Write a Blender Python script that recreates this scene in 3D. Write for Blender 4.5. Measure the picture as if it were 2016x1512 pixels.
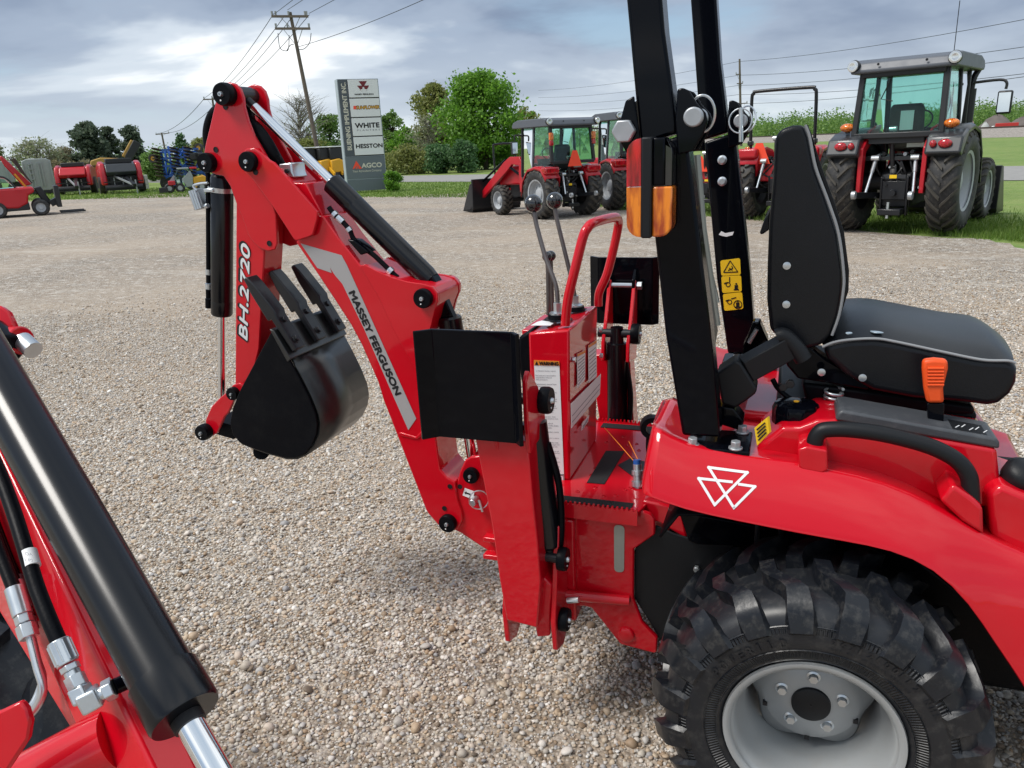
import bpy, bmesh, math, random
from mathutils import Vector, Matrix, noise
random.seed(7)
rad = math.radians
for o in list(bpy.data.objects): bpy.data.objects.remove(o)
S = bpy.context.scene
col = S.collection
V = Vector

# ---------------------------------------------------------------- camera
# world frame: origin on the ground under the near tractor's rear axle, +X its front, +Y its left side, Z up
F_PX = 1514.0
ROLL, PITCH, YAW = rad(2.65), rad(17.2), rad(20.25)
CAM = V((-0.10, -2.01, 1.51))
R0 = V((math.cos(YAW), math.sin(YAW), 0)); F0 = V((-math.sin(YAW), math.cos(YAW), 0)); U0 = V((0, 0, 1))
FWD = F0 * math.cos(PITCH) - U0 * math.sin(PITCH)
UPP = F0 * math.sin(PITCH) + U0 * math.cos(PITCH)
RGT = R0 * math.cos(ROLL) - UPP * math.sin(ROLL)
UP = R0 * math.sin(ROLL) + UPP * math.cos(ROLL)
cam = bpy.data.cameras.new('camera'); camo = bpy.data.objects.new('camera', cam); col.objects.link(camo)
camo.matrix_world = Matrix(((RGT.x, UP.x, -FWD.x, CAM.x), (RGT.y, UP.y, -FWD.y, CAM.y), (RGT.z, UP.z, -FWD.z, CAM.z), (0, 0, 0, 1)))
cam.sensor_fit = 'HORIZONTAL'; cam.sensor_width = 36; cam.lens = 36 * F_PX / 2016
cam.clip_start = 0.05; cam.clip_end = 3000
S.camera = camo
S.render.resolution_x = 1024; S.render.resolution_y = 768

# ---------------------------------------------------------------- sky, sun, exposure
SUN_EL, SUN_AZ = rad(54), rad(-125)          # azimuth measured from +Y, negative = to the left
w = bpy.data.worlds.new('World'); S.world = w; w.use_nodes = True
nt = w.node_tree; nt.nodes.clear()
N = nt.nodes.new; L = nt.links.new
out = N('ShaderNodeOutputWorld'); bg = N('ShaderNodeBackground'); bg.inputs[1].default_value = 0.1
L(bg.outputs[0], out.inputs[0])
sky = N('ShaderNodeTexSky'); sky.sky_type = 'NISHITA'; sky.sun_disc = False
sky.sun_elevation = SUN_EL; sky.sun_rotation = SUN_AZ; sky.air_density = 1.0; sky.dust_density = 1.5; sky.ozone_density = 1.2
tc = N('ShaderNodeTexCoord'); sep = N('ShaderNodeSeparateXYZ'); L(tc.outputs['Generated'], sep.inputs[0])
def wm(op, a, b=None, c=None):
    n = N('ShaderNodeMath'); n.operation = op
    for i, v in enumerate((a, b, c)):
        if v is None: continue
        if isinstance(v, (int, float)): n.inputs[i].default_value = v
        else: L(v, n.inputs[i])
    return n.outputs[0]
zc = wm('MAXIMUM', sep.outputs[2], 0.0)
den = wm('ADD', zc, 0.16)
comb = N('ShaderNodeCombineXYZ')
L(wm('DIVIDE', sep.outputs[0], den), comb.inputs[0]); L(wm('DIVIDE', sep.outputs[1], den), comb.inputs[1])
def wnoise(scale, detail, rough, off, dist=0.0):
    mp = N('ShaderNodeMapping'); mp.inputs['Location'].default_value = off; mp.inputs['Scale'].default_value = (1, 1, 1)
    L(comb.outputs[0], mp.inputs[0])
    n = N('ShaderNodeTexNoise'); n.inputs['Scale'].default_value = scale; n.inputs['Detail'].default_value = detail
    n.inputs['Roughness'].default_value = rough; n.inputs['Distortion'].default_value = dist
    L(mp.outputs[0], n.inputs['Vector']); return n.outputs[0]
def wramp(fac, stops):
    r = N('ShaderNodeValToRGB'); r.color_ramp.interpolation = 'EASE'
    e = r.color_ramp.elements
    while len(e) < len(stops): e.new(0.5)
    for i, (p, c) in enumerate(stops): e[i].position = p; e[i].color = (*c, 1)
    L(fac, r.inputs[0]); return r.outputs[0]
SKY_OFF_A, SKY_OFF_B = (4.869127950273878, -18.3147302679518, 0), (27.915066423666673, 25.438584100607656, 0)
cover = wnoise(0.60, 7, 0.54, SKY_OFF_A, 0.30)
shade = wnoise(0.50, 6, 0.52, SKY_OFF_B, 0.25)
K = 10.0                                    # cloud radiances below are written as seen in the picture; the Background strength is 0.1
cl = wramp(shade, [(0.37, (0.21*K, 0.27*K, 0.38*K)), (0.47, (0.33*K, 0.40*K, 0.51*K)), (0.545, (0.56*K, 0.63*K, 0.71*K)), (0.62, (1.0*K, 1.02*K, 1.03*K))])
mask = wramp(cover, [(0.34, (0, 0, 0)), (0.50, (1, 1, 1))])
tint = N('ShaderNodeMix'); tint.data_type = 'RGBA'; tint.inputs[0].default_value = 0.65
L(sky.outputs[0], tint.inputs[6]); tint.inputs[7].default_value = (0.33*K, 0.48*K, 0.64*K, 1)
mix = N('ShaderNodeMix'); mix.data_type = 'RGBA'
L(mask, mix.inputs[0]); L(tint.outputs[2], mix.inputs[6]); L(cl, mix.inputs[7])
# thin bright veil low over the horizon all the way round
veil = wramp(zc, [(0.0, (1, 1, 1)), (0.14, (0, 0, 0))])
vs = wm('MULTIPLY', veil, 0.55)
mix2 = N('ShaderNodeMix'); mix2.data_type = 'RGBA'; L(vs, mix2.inputs[0]); L(mix.outputs[2], mix2.inputs[6]); mix2.inputs[7].default_value = (0.68*K, 0.74*K, 0.77*K, 1)
L(mix2.outputs[2], bg.inputs[0])

sun = bpy.data.lights.new('sun', 'SUN'); sun.energy = 2.7; sun.angle = rad(22); sun.color = (1.0, 0.96, 0.90)
suno = bpy.data.objects.new('sun', sun); col.objects.link(suno)
sd = V((math.sin(SUN_AZ) * math.cos(SUN_EL), math.cos(SUN_AZ) * math.cos(SUN_EL), math.sin(SUN_EL)))
suno.rotation_euler = (-sd).to_track_quat('-Z', 'Y').to_euler(); suno.location = (-20, -10, 30)
S.view_settings.view_transform = 'Standard'; S.view_settings.look = 'None'
S.view_settings.exposure = 0.28; S.view_settings.gamma = 1.0; S.view_settings.use_curve_mapping = False
S.render.engine = 'CYCLES'

# ---------------------------------------------------------------- helpers: photograph pixel -> point on a known plane
def ray(px, py):
    return FWD + RGT * ((px - 1008) / F_PX) - UP * ((py - 756) / F_PX)
def P(px, py, x=None, y=None, z=None, d=None):
    r = ray(px, py)
    if d is not None: t = d
    elif x is not None: t = (x - CAM.x) / r.x
    elif y is not None: t = (y - CAM.y) / r.y
    else: t = (z - CAM.z) / r.z
    return CAM + r * t
def T(pts, **k): return [P(a, b, **k) for a, b in pts]
def depth(p): return (p - CAM).dot(FWD)
def RP(px, p): return px * depth(p) / F_PX                 # metres for px pixels at p
def above(base, px, py):                                   # on the upright plane through base that faces the camera
    r = ray(px, py); t = (base - CAM).dot(F0) / r.dot(F0); return CAM + r * t
def Z1(*a): return [(360 + x / 3.36, 140 + y / 3.36) for x, y in a]
def Z2(*a): return [(360 + x / 3.36, 520 + y / 3.36) for x, y in a]
def Z3(*a): return [(800 + x / 3.877, 380 + y / 3.877) for x, y in a]
def Z4(*a): return [(800 + x / 2.8, 760 + y / 2.8) for x, y in a]
def Z5(*a): return [(1180 + x / 3.877, 150 + y / 3.877) for x, y in a]
def Z6(*a): return [(1240 + x / 2.598, 500 + y / 2.598) for x, y in a]
def Z7(*a): return [(1240 + x / 2.598, 950 + y / 2.598) for x, y in a]
def ZA(*a): return [(640 + x / 2.88, 780 + y / 2.88) for x, y in a]

# ---------------------------------------------------------------- helpers: meshes
class MB:
    def __init__(s): s.v = []; s.f = []
    def add(s, vs, fs):
        o = len(s.v); s.v += [V(q) for q in vs]; s.f += [tuple(i + o for i in f) for f in fs]; return s
    def prism(s, pts, ext):
        ext = V(ext); n = len(pts)
        s.add(list(pts) + [V(p) + ext for p in pts], [tuple(range(n)), tuple(range(2*n-1, n-1, -1))] + [(i, i+n, (i+1) % n + n, (i+1) % n) for i in range(n)]); return s
    def box(s, c, sx, sy, sz, m=None):
        vs = [V((x*sx/2, y*sy/2, z*sz/2)) for z in (-1, 1) for y in (-1, 1) for x in (-1, 1)]
        if m: vs = [m @ q for q in vs]
        return s.add([V(c) + q for q in vs], [(0, 2, 3, 1), (4, 5, 7, 6), (0, 1, 5, 4), (2, 6, 7, 3), (0, 4, 6, 2), (1, 3, 7, 5)])
    def bar(s, a, b, w_, h, up=(0, 0, 1)):
        a, b = V(a), V(b); d = (b - a).normalized(); u = V(up); x = d.cross(u)
        if x.length < 1e-4: x = d.cross(V((1, 0, 0)))
        x.normalize(); u = x.cross(d)
        vs = [p + x * (i * w_ / 2) + u * (j * h / 2) for p in (a, b) for j in (-1, 1) for i in (-1, 1)]
        return s.add(vs, [(0, 1, 3, 2), (4, 6, 7, 5), (0, 4, 5, 1), (2, 3, 7, 6), (0, 2, 6, 4), (1, 5, 7, 3)])
    def cyl(s, a, b, r1, r2=None, n=20):
        return s.tube([V(a), V(b)], [r1, r1 if r2 is None else r2], n)
    def tube(s, pts, r, n=10, cap=True):
        pts = [V(p) for p in pts]
        rs = r if isinstance(r, (list, tuple)) else [r] * len(pts)
        rings = []; x = None
        for i, p in enumerate(pts):
            d = (pts[min(i+1, len(pts)-1)] - pts[max(i-1, 0)]).normalized()
            if x is None:
                x = d.cross(V((0, 0, 1)))
                if x.length < 1e-3: x = d.cross(V((1, 0, 0)))
            x = (x - d * x.dot(d)).normalized(); y = d.cross(x)
            rings.append([p + (x * math.cos(2*math.pi*k/n) + y * math.sin(2*math.pi*k/n)) * rs[i] for k in range(n)])
        vs = [q for g in rings for q in g]; fs = []
        for i in range(len(pts) - 1):
            for k in range(n):
                fs.append((i*n+k, i*n+(k+1) % n, (i+1)*n+(k+1) % n, (i+1)*n+k))
        if cap: fs += [tuple(range(n-1, -1, -1)), tuple((len(pts)-1)*n + k for k in range(n))]
        return s.add(vs, fs)
    def lathe(s, prof, o, ax, n=32, closed=False):
        """prof: (distance along axis, radius)"""
        o, ax = V(o), V(ax).normalized(); x = ax.cross(V((0, 0, 1)))
        if x.length < 1e-3: x = V((1, 0, 0))
        x.normalize(); y = ax.cross(x); vs = []; fs = []; m = len(prof)
        for k in range(n):
            a = 2*math.pi*k/n; e = x*math.cos(a) + y*math.sin(a)
            vs += [o + ax*h + e*r for h, r in prof]
        for k in range(n):
            k2 = (k+1) % n
            for i in range(m - (0 if closed else 1)):
                j = (i+1) % m
                fs.append((k*m+i, k*m+j, k2*m+j, k2*m+i))
        return s.add(vs, fs)
    def grid(s, rows):
        m = len(rows[0]); vs = [q for r in rows for q in r]
        return s.add(vs, [(i*m+j, i*m+j+1, (i+1)*m+j+1, (i+1)*m+j) for i in range(len(rows)-1) for j in range(m-1)])
    def build(s, name, mat, parent=None, bevel=0.0, seg=2, smooth=35, local=False, solid=0.0, sub=0):
        me = bpy.data.meshes.new(name); me.from_pydata([tuple(q) for q in s.v], [], s.f)
        bm = bmesh.new(); bm.from_mesh(me); bmesh.ops.remove_doubles(bm, verts=bm.verts, dist=1e-6)
        bmesh.ops.recalc_face_normals(bm, faces=bm.faces); bm.to_mesh(me); bm.free()
        return link(name, me, mat, parent, bevel, seg, smooth, local, solid, sub)
def link(name, me, mat, parent=None, bevel=0.0, seg=2, smooth=35, local=False, solid=0.0, sub=0):
    if mat: me.materials.append(M[mat] if isinstance(mat, str) else mat)
    if smooth:
        me.shade_smooth(); me.set_sharp_from_angle(angle=rad(smooth))
    o = bpy.data.objects.new(name, me); col.objects.link(o)
    if parent:
        o.parent = parent
        if not local: o.matrix_parent_inverse = world_of(parent).inverted()
    if solid:
        m = o.modifiers.new('thickness', 'SOLIDIFY'); m.thickness = solid; m.offset = -1
    if sub:
        m = o.modifiers.new('subdivide', 'SUBSURF'); m.levels = sub; m.render_levels = sub
    if bevel:
        m = o.modifiers.new('bevel', 'BEVEL'); m.width = bevel; m.segments = seg; m.limit_method = 'ANGLE'; m.angle_limit = rad(32); m.harden_normals = False
    return o
def world_of(o):
    m = o.matrix_basis.copy()
    if o.parent: m = world_of(o.parent) @ o.matrix_parent_inverse @ m
    return m
def tag(o, label, cat, group=None, kind=None):
    if label: o['label'] = label
    if cat: o['category'] = cat
    if group: o['group'] = group
    if kind: o['kind'] = kind
    return o
def thing(name, label, cat, loc=(0, 0, 0), rz=0.0, group=None, scale=1.0):
    o = bpy.data.objects.new(name, None); col.objects.link(o); o.empty_display_size = 0.2
    o.location = loc; o.rotation_euler = (0, 0, rz); o.scale = (scale,) * 3
    return tag(o, label, cat, group)
def setting(o): o['kind'] = 'structure'; return o
def copy_tree(o, parent=None):
    c = o.copy(); col.objects.link(c)
    if parent: c.parent = parent; c.matrix_parent_inverse = o.matrix_parent_inverse.copy()
    for ch in list(o.children): copy_tree(ch, c)
    return c
def smooth_path(pts, n=8):
    pts = [V(p) for p in pts]; res = []
    for i in range(len(pts) - 1):
        p0, p1, p2, p3 = pts[max(i-1, 0)], pts[i], pts[i+1], pts[min(i+2, len(pts)-1)]
        for k in range(n):
            t = k / n; res.append(0.5*((2*p1) + (p2-p0)*t + (2*p0-5*p1+4*p2-p3)*t*t + (3*p1-p0-3*p2+p3)*t**3))
    res.append(pts[-1]); return res
def fillet(pts, r, seg=4):
    """round the corners of a closed loop"""
    pts = [V(p) for p in pts]; n = len(pts); res = []
    for i in range(n):
        a, b, c = pts[i-1], pts[i], pts[(i+1) % n]
        u, v = (a-b), (c-b); k = min(r, u.length*0.45, v.length*0.45)
        p, q = b + u.normalized()*k, b + v.normalized()*k
        for j in range(seg + 1):
            t = j / seg; res.append(p*(1-t)**2 + b*2*t*(1-t) + q*t*t)
    return res
from mathutils.bvhtree import BVHTree
def surface_of(o):
    dg = bpy.context.evaluated_depsgraph_get(); dg.update()
    return BVHTree.FromObject(o, dg)
def hit(bvh, px, py, off=0.0015):
    r = ray(px, py).normalized(); loc, nrm, i, d = bvh.ray_cast(CAM, r)
    if loc is None: return None
    return loc + (nrm if nrm.dot(r) < 0 else -nrm) * off
def lettering(name, body, o, u, v, mat, parent, width=None, height=None, bold=0.0, shear=0.0, ext=0.0006, local=False, space=1.0, center=False, line=1.0, thick=0.0):
    """flat print: o lower left corner, u reading direction, v up"""
    c = bpy.data.curves.new(name, 'FONT'); c.body = body; c.offset = bold; c.shear = shear; c.space_character = space; c.extrude = 0; c.space_line = line
    if center: c.align_x = 'CENTER'
    t = bpy.data.objects.new(name, c); col.objects.link(t)
    dg = bpy.context.evaluated_depsgraph_get(); dg.update()
    me = bpy.data.meshes.new_from_object(t.evaluated_get(dg)); bpy.data.objects.remove(t); bpy.data.curves.remove(c)
    xs = [q.co.x for q in me.vertices]; ys = [q.co.y for q in me.vertices]
    x0, x1, y0, y1 = min(xs), max(xs), min(ys), max(ys)
    sx = (width / (x1-x0)) if width else None; sy = (height / (y1-y0)) if height else None
    sx = sx or sy; sy = sy or sx
    u, v, o = V(u).normalized(), V(v).normalized(), V(o); nrm = u.cross(v)
    for q in me.vertices: q.co = o + u*((q.co.x-x0)*sx) + v*((q.co.y-y0)*sy) + nrm*ext
    if thick:
        vs = [q.co.copy() for q in me.vertices]; fs = [tuple(p.vertices) for p in me.polygons]; n = len(vs); nv, nf = [], []
        for k, (a, b) in enumerate(((0, 0), (1, 0), (-1, 0), (0, 1), (0, -1))):
            off = (u*a + v*b)*thick + nrm*(0.00012*k); nv += [q + off for q in vs]; nf += [tuple(i + n*k for i in f) for f in fs]
        me = bpy.data.meshes.new(name); me.from_pydata([tuple(q) for q in nv], [], nf)
    return link(name, me, mat, parent, smooth=0, local=local)

# ---------------------------------------------------------------- materials
M = {}
def mat(name, colr, rough=0.45, metal=0.0, coat=0.0, var=0.10, scale=6.0, bump=0.0, bscale=120.0, dirt=None, dirt_amt=0.0, spec=0.5, coat_rough=0.06, trans=0.0, ior=1.45, emit=None):
    m = bpy.data.materials.new(name); m.use_nodes = True; t = m.node_tree; b = t.nodes['Principled BSDF']
    tcn = t.nodes.new('ShaderNodeTexCoord')
    n = t.nodes.new('ShaderNodeTexNoise'); n.inputs['Scale'].default_value = scale; n.inputs['Detail'].default_value = 5
    t.links.new(tcn.outputs['Object'], n.inputs['Vector'])
    mx = t.nodes.new('ShaderNodeMix'); mx.data_type = 'RGBA'
    t.links.new(n.outputs[0], mx.inputs[0])
    mx.inputs[6].default_value = (*[min(1, c*(1-var)) for c in colr], 1); mx.inputs[7].default_value = (*[min(1, c*(1+var)) for c in colr], 1)
    src = mx.outputs[2]
    if dirt:
        n2 = t.nodes.new('ShaderNodeTexNoise'); n2.inputs['Scale'].default_value = scale*2.3; n2.inputs['Detail'].default_value = 9; n2.inputs['Roughness'].default_value = 0.72
        t.links.new(tcn.outputs['Object'], n2.inputs['Vector'])
        rp = t.nodes.new('ShaderNodeValToRGB'); rp.color_ramp.elements[0].position = 0.50; rp.color_ramp.elements[1].position = 0.78
        rp.color_ramp.elements[1].color = (dirt_amt,)*3 + (1,)
        t.links.new(n2.outputs[0], rp.inputs[0])
        m2 = t.nodes.new('ShaderNodeMix'); m2.data_type = 'RGBA'; t.links.new(rp.outputs[0], m2.inputs[0]); t.links.new(src, m2.inputs[6]); m2.inputs[7].default_value = (*dirt, 1)
        src = m2.outputs[2]
    t.links.new(src, b.inputs['Base Color'])
    mr = t.nodes.new('ShaderNodeMapRange'); mr.inputs['To Min'].default_value = max(0.02, rough*0.8); mr.inputs['To Max'].default_value = min(1, rough*1.2)
    t.links.new(n.outputs[0], mr.inputs['Value']); t.links.new(mr.outputs[0], b.inputs['Roughness'])
    b.inputs['Metallic'].default_value = metal; b.inputs['Coat Weight'].default_value = coat; b.inputs['Coat Roughness'].default_value = coat_rough
    b.inputs['Specular IOR Level'].default_value = spec; b.inputs['IOR'].default_value = ior; b.inputs['Transmission Weight'].default_value = trans
    if emit: b.inputs['Emission Color'].default_value = (*emit, 1); b.inputs['Emission Strength'].default_value = 1
    if bump:
        n3 = t.nodes.new('ShaderNodeTexNoise'); n3.inputs['Scale'].default_value = bscale; n3.inputs['Detail'].default_value = 4
        t.links.new(tcn.outputs['Object'], n3.inputs['Vector'])
        bp = t.nodes.new('ShaderNodeBump'); bp.inputs['Strength'].default_value = bump; bp.inputs['Distance'].default_value = 0.004
        t.links.new(n3.outputs[0], bp.inputs['Height']); t.links.new(bp.outputs[0], b.inputs['Normal'])
    M[name] = m; return m
mat('red', (0.56, 0.0010, 0.011), 0.42, coat=0.9, var=0.07, scale=3, coat_rough=0.05, bump=0.02, bscale=45, spec=0.15, dirt=(0.40, 0.10, 0.09), dirt_amt=0.05)
mat('red_far', (0.46, 0.006, 0.016), 0.35, coat=0.4, var=0.08)
mat('black_paint', (0.0015, 0.002, 0.004), 0.22, coat=0.22, var=0.15, scale=5, bump=0.015, bscale=50, spec=0.05, coat_rough=0.05)
mat('black_matte', (0.0028, 0.0032, 0.005), 0.42, var=0.2, bump=0.08, bscale=220, dirt=(0.05, 0.05, 0.045), dirt_amt=0.10, spec=0.12)
mat('dark_steel', (0.012, 0.013, 0.016), 0.38, coat=0.2, var=0.2, scale=4, spec=0.4)
mat('plastic', (0.008, 0.009, 0.011), 0.45, var=0.15, bump=0.10, bscale=420, spec=0.35)
mat('grey_plastic', (0.055, 0.060, 0.068), 0.42, var=0.12, scale=9, bump=0.08, bscale=500, dirt=(0.25, 0.25, 0.25), dirt_amt=0.25)
mat('vinyl', (0.0045, 0.0055, 0.008), 0.33, var=0.15, bump=0.12, bscale=420, spec=0.38, dirt=(0.03, 0.03, 0.035), dirt_amt=0.10)
mat('piping', (0.26, 0.27, 0.28), 0.5)
mat('rubber', (0.008, 0.0095, 0.013), 0.30, var=0.25, scale=16, bump=0.10, bscale=90, dirt=(0.20, 0.19, 0.17), dirt_amt=0.28, spec=0.5)
mat('rubber_far', (0.026, 0.026, 0.027), 0.62, var=0.25, scale=5, dirt=(0.24, 0.21, 0.17), dirt_amt=0.45)
mat('lug_far', (0.060, 0.054, 0.046), 0.75, var=0.3, scale=6)
mat('rim', (0.36, 0.375, 0.38), 0.38, metal=0.2, coat=0.2, var=0.10, scale=10, dirt=(0.35, 0.32, 0.28), dirt_amt=0.35)
mat('rim_far', (0.40, 0.42, 0.44), 0.45, var=0.08)
mat('chrome', (0.82, 0.84, 0.86), 0.10, metal=1.0, var=0.03)
mat('zinc', (0.62, 0.66, 0.69), 0.30, metal=0.85, var=0.12, scale=40)
mat('zinc_dull', (0.40, 0.42, 0.44), 0.45, metal=0.6, var=0.2, scale=30)
mat('lever_steel', (0.17, 0.155, 0.15), 0.35, metal=0.8, var=0.2, scale=30)
mat('silver_decal', (0.36, 0.35, 0.35), 0.42, var=0.03)
mat('ink', (0.008, 0.008, 0.010), 0.5)
mat('white', (0.78, 0.79, 0.80), 0.45, var=0.03)
mat('print_grey', (0.22, 0.22, 0.25), 0.6)
mat('warn_orange', (0.75, 0.24, 0.03), 0.45)
mat('yellow_label', (0.90, 0.58, 0.015), 0.45)
mat('orange_plastic', (0.80, 0.085, 0.012), 0.42, bump=0.05, bscale=300)
mat('orange_strap', (0.85, 0.22, 0.02), 0.5)
mat('grip', (0.020, 0.021, 0.023), 0.92, var=0.4, scale=80, bump=0.9, bscale=700)
mat('lens_red', (0.45, 0.004, 0.012), 0.10, coat=1.0, var=0.5, scale=18)
mat('lens_amber', (0.72, 0.13, 0.004), 0.10, coat=1.0, var=0.55, scale=18)
mat('lens_dark', (0.016, 0.017, 0.019), 0.12, coat=1.0)
mat('glass', (0.62, 0.90, 0.82), 0.02, trans=1.0, ior=1.35, var=0.02, spec=0.6)
mat('mirror', (0.70, 0.75, 0.78), 0.05, metal=1.0)
mat('lamp_glass', (0.75, 0.77, 0.78), 0.15, metal=0.7)
mat('smv', (0.90, 0.075, 0.03), 0.5)
mat('cab_dark', (0.020, 0.021, 0.023), 0.45, var=0.2)
mat('roof_grey', (0.10, 0.11, 0.13), 0.45, var=0.06)
mat('grey_panel', (0.030, 0.033, 0.038), 0.40, coat=0.3)
mat('gloss_black', (0.0025, 0.003, 0.005), 0.35, coat=0.55, var=0.1, coat_rough=0.20, spec=0.1)
M['gloss_black'].node_tree.nodes['Principled BSDF'].inputs['Coat IOR'].default_value = 1.6
mat('sheet_metal', (0.34, 0.36, 0.33), 0.35, metal=0.5, var=0.15, scale=12)
mat('yellow', (0.66, 0.34, 0.015), 0.45, coat=0.3)
mat('harvest_yellow', (0.42, 0.25, 0.06), 0.6, var=0.2)
mat('blue', (0.012, 0.09, 0.36), 0.42, coat=0.3, var=0.15)
mat('trailer_grey', (0.30, 0.33, 0.33), 0.5, var=0.12, dirt=(0.2, 0.17, 0.13), dirt_amt=0.3)
mat('rust_dark', (0.055, 0.040, 0.032), 0.7, var=0.35)
mat('concrete', (0.40, 0.41, 0.40), 0.8, var=0.15)
mat('wood_pole', (0.13, 0.105, 0.085), 0.85, var=0.35, scale=3, bump=0.4, bscale=40)
mat('wire', (0.035, 0.038, 0.042), 0.6)
mat('insulator', (0.30, 0.31, 0.32), 0.3)
mat('sign_grey', (0.13, 0.155, 0.175), 0.5, var=0.06)
mat('sign_dark', (0.075, 0.090, 0.105), 0.5, var=0.06)
mat('sign_edge', (0.36, 0.42, 0.45), 0.5)
mat('sign_panel', (0.72, 0.74, 0.75), 0.45, var=0.03)
mat('maroon', (0.16, 0.012, 0.02), 0.5)
mat('sign_cream', (0.62, 0.60, 0.50), 0.5)
mat('bark', (0.075, 0.060, 0.045), 0.9, var=0.3, bump=0.4, bscale=30)
mat('bark_pale', (0.26, 0.24, 0.21), 0.9, var=0.3)
mat('truck_red', (0.45, 0.03, 0.03), 0.5)
def lensmat(name, c1, c2):
    m = M[name]; t = m.node_tree; b = t.nodes['Principled BSDF']; tcn = t.nodes.new('ShaderNodeTexCoord'); mp = t.nodes.new('ShaderNodeMapping'); mp.inputs['Scale'].default_value = (70, 70, 14)
    n = t.nodes.new('ShaderNodeTexNoise'); n.inputs['Scale'].default_value = 1.0; n.inputs['Detail'].default_value = 4; r = t.nodes.new('ShaderNodeValToRGB')
    r.color_ramp.elements[0].position = 0.38; r.color_ramp.elements[1].position = 0.62; r.color_ramp.elements[0].color = (*c1, 1); r.color_ramp.elements[1].color = (*c2, 1)
    t.links.new(tcn.outputs['Object'], mp.inputs[0]); t.links.new(mp.outputs[0], n.inputs['Vector']); t.links.new(n.outputs[0], r.inputs[0]); t.links.new(r.outputs[0], b.inputs['Base Color'])
    b.inputs['Transmission Weight'].default_value = 0.12; b.inputs['Subsurface Weight'].default_value = 0.0
lensmat('lens_amber', (0.42, 0.05, 0.002), (0.95, 0.27, 0.010)); lensmat('lens_red', (0.22, 0.002, 0.006), (0.70, 0.008, 0.02))
# tyre carcass with fine radial sidewall ribs (wheel axis along Y through the rear axle)
mat('rubber_side', (0.012, 0.0135, 0.017), 0.38, var=0.25, scale=16, dirt=(0.20, 0.19, 0.17), dirt_amt=0.22, spec=0.5)
def ribs(name, n_rib):
    t = M[name].node_tree; b = t.nodes['Principled BSDF']; tcn = t.nodes.new('ShaderNodeTexCoord'); sx = t.nodes.new('ShaderNodeSeparateXYZ'); t.links.new(tcn.outputs['Object'], sx.inputs[0])
    def mt(op, *a):
        q = t.nodes.new('ShaderNodeMath'); q.operation = op
        for i, v in enumerate(a):
            if isinstance(v, (int, float)): q.inputs[i].default_value = v
            else: t.links.new(v, q.inputs[i])
        return q.outputs[0]
    z = mt('SUBTRACT', sx.outputs[2], 0.325); ang = mt('ARCTAN2', z, sx.outputs[0]); w_ = mt('SINE', mt('MULTIPLY', ang, n_rib)); rr = mt('SQRT', mt('ADD', mt('MULTIPLY', z, z), mt('MULTIPLY', sx.outputs[0], sx.outputs[0])))
    band = mt('MULTIPLY', mt('GREATER_THAN', rr, 0.252), mt('LESS_THAN', rr, 0.268)); band2 = mt('MULTIPLY', mt('GREATER_THAN', rr, 0.192), mt('LESS_THAN', rr, 0.212)); bb = mt('ADD', band, band2)
    bp = t.nodes.new('ShaderNodeBump'); bp.inputs['Strength'].default_value = 0.9; bp.inputs['Distance'].default_value = 0.0015; t.links.new(mt('MULTIPLY', w_, bb), bp.inputs['Height']); t.links.new(bp.outputs[0], b.inputs['Normal'])
ribs('rubber_side', 210)
def leafmat(name, c1, c2, c3):
    m = bpy.data.materials.new(name); m.use_nodes = True; t = m.node_tree; b = t.nodes['Principled BSDF']
    g = t.nodes.new('ShaderNodeNewGeometry'); r = t.nodes.new('ShaderNodeValToRGB'); e = r.color_ramp.elements; e.new(0.5)
    for i, c in enumerate((c1, c2, c3)): e[i].color = (*c, 1); e[i].position = i * 0.5
    t.links.new(g.outputs['Random Per Island'], r.inputs[0]); t.links.new(r.outputs[0], b.inputs['Base Color'])
    b.inputs['Roughness'].default_value = 0.55
    tr = t.nodes.new('ShaderNodeBsdfTranslucent'); t.links.new(r.outputs[0], tr.inputs[0])
    ms = t.nodes.new('ShaderNodeMixShader'); ms.inputs[0].default_value = 0.48
    t.links.new(b.outputs[0], ms.inputs[1]); t.links.new(tr.outputs[0], ms.inputs[2]); t.links.new(ms.outputs[0], t.nodes['Material Output'].inputs[0])
    M[name] = m
leafmat('leaf_bright', (0.079, 0.193, 0.019), (0.145, 0.314, 0.031), (0.23, 0.435, 0.054))
leafmat('leaf_mid', (0.094, 0.187, 0.043), (0.156, 0.281, 0.066), (0.25, 0.374, 0.094))
leafmat('leaf_olive', (0.15, 0.18, 0.053), (0.24, 0.27, 0.075), (0.345, 0.36, 0.112))
leafmat('leaf_dark', (0.052, 0.121, 0.048), (0.086, 0.182, 0.069), (0.138, 0.25, 0.095))
leafmat('leaf_pine', (0.068, 0.101, 0.068), (0.108, 0.149, 0.095), (0.155, 0.196, 0.121))
leafmat('leaf_pale', (0.206, 0.242, 0.133), (0.29, 0.327, 0.182), (0.387, 0.399, 0.242))
leafmat('leaf_brown', (0.176, 0.154, 0.088), (0.242, 0.22, 0.121), (0.308, 0.275, 0.165))
leafmat('blade', (0.077, 0.154, 0.018), (0.132, 0.231, 0.031), (0.22, 0.297, 0.066))
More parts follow.
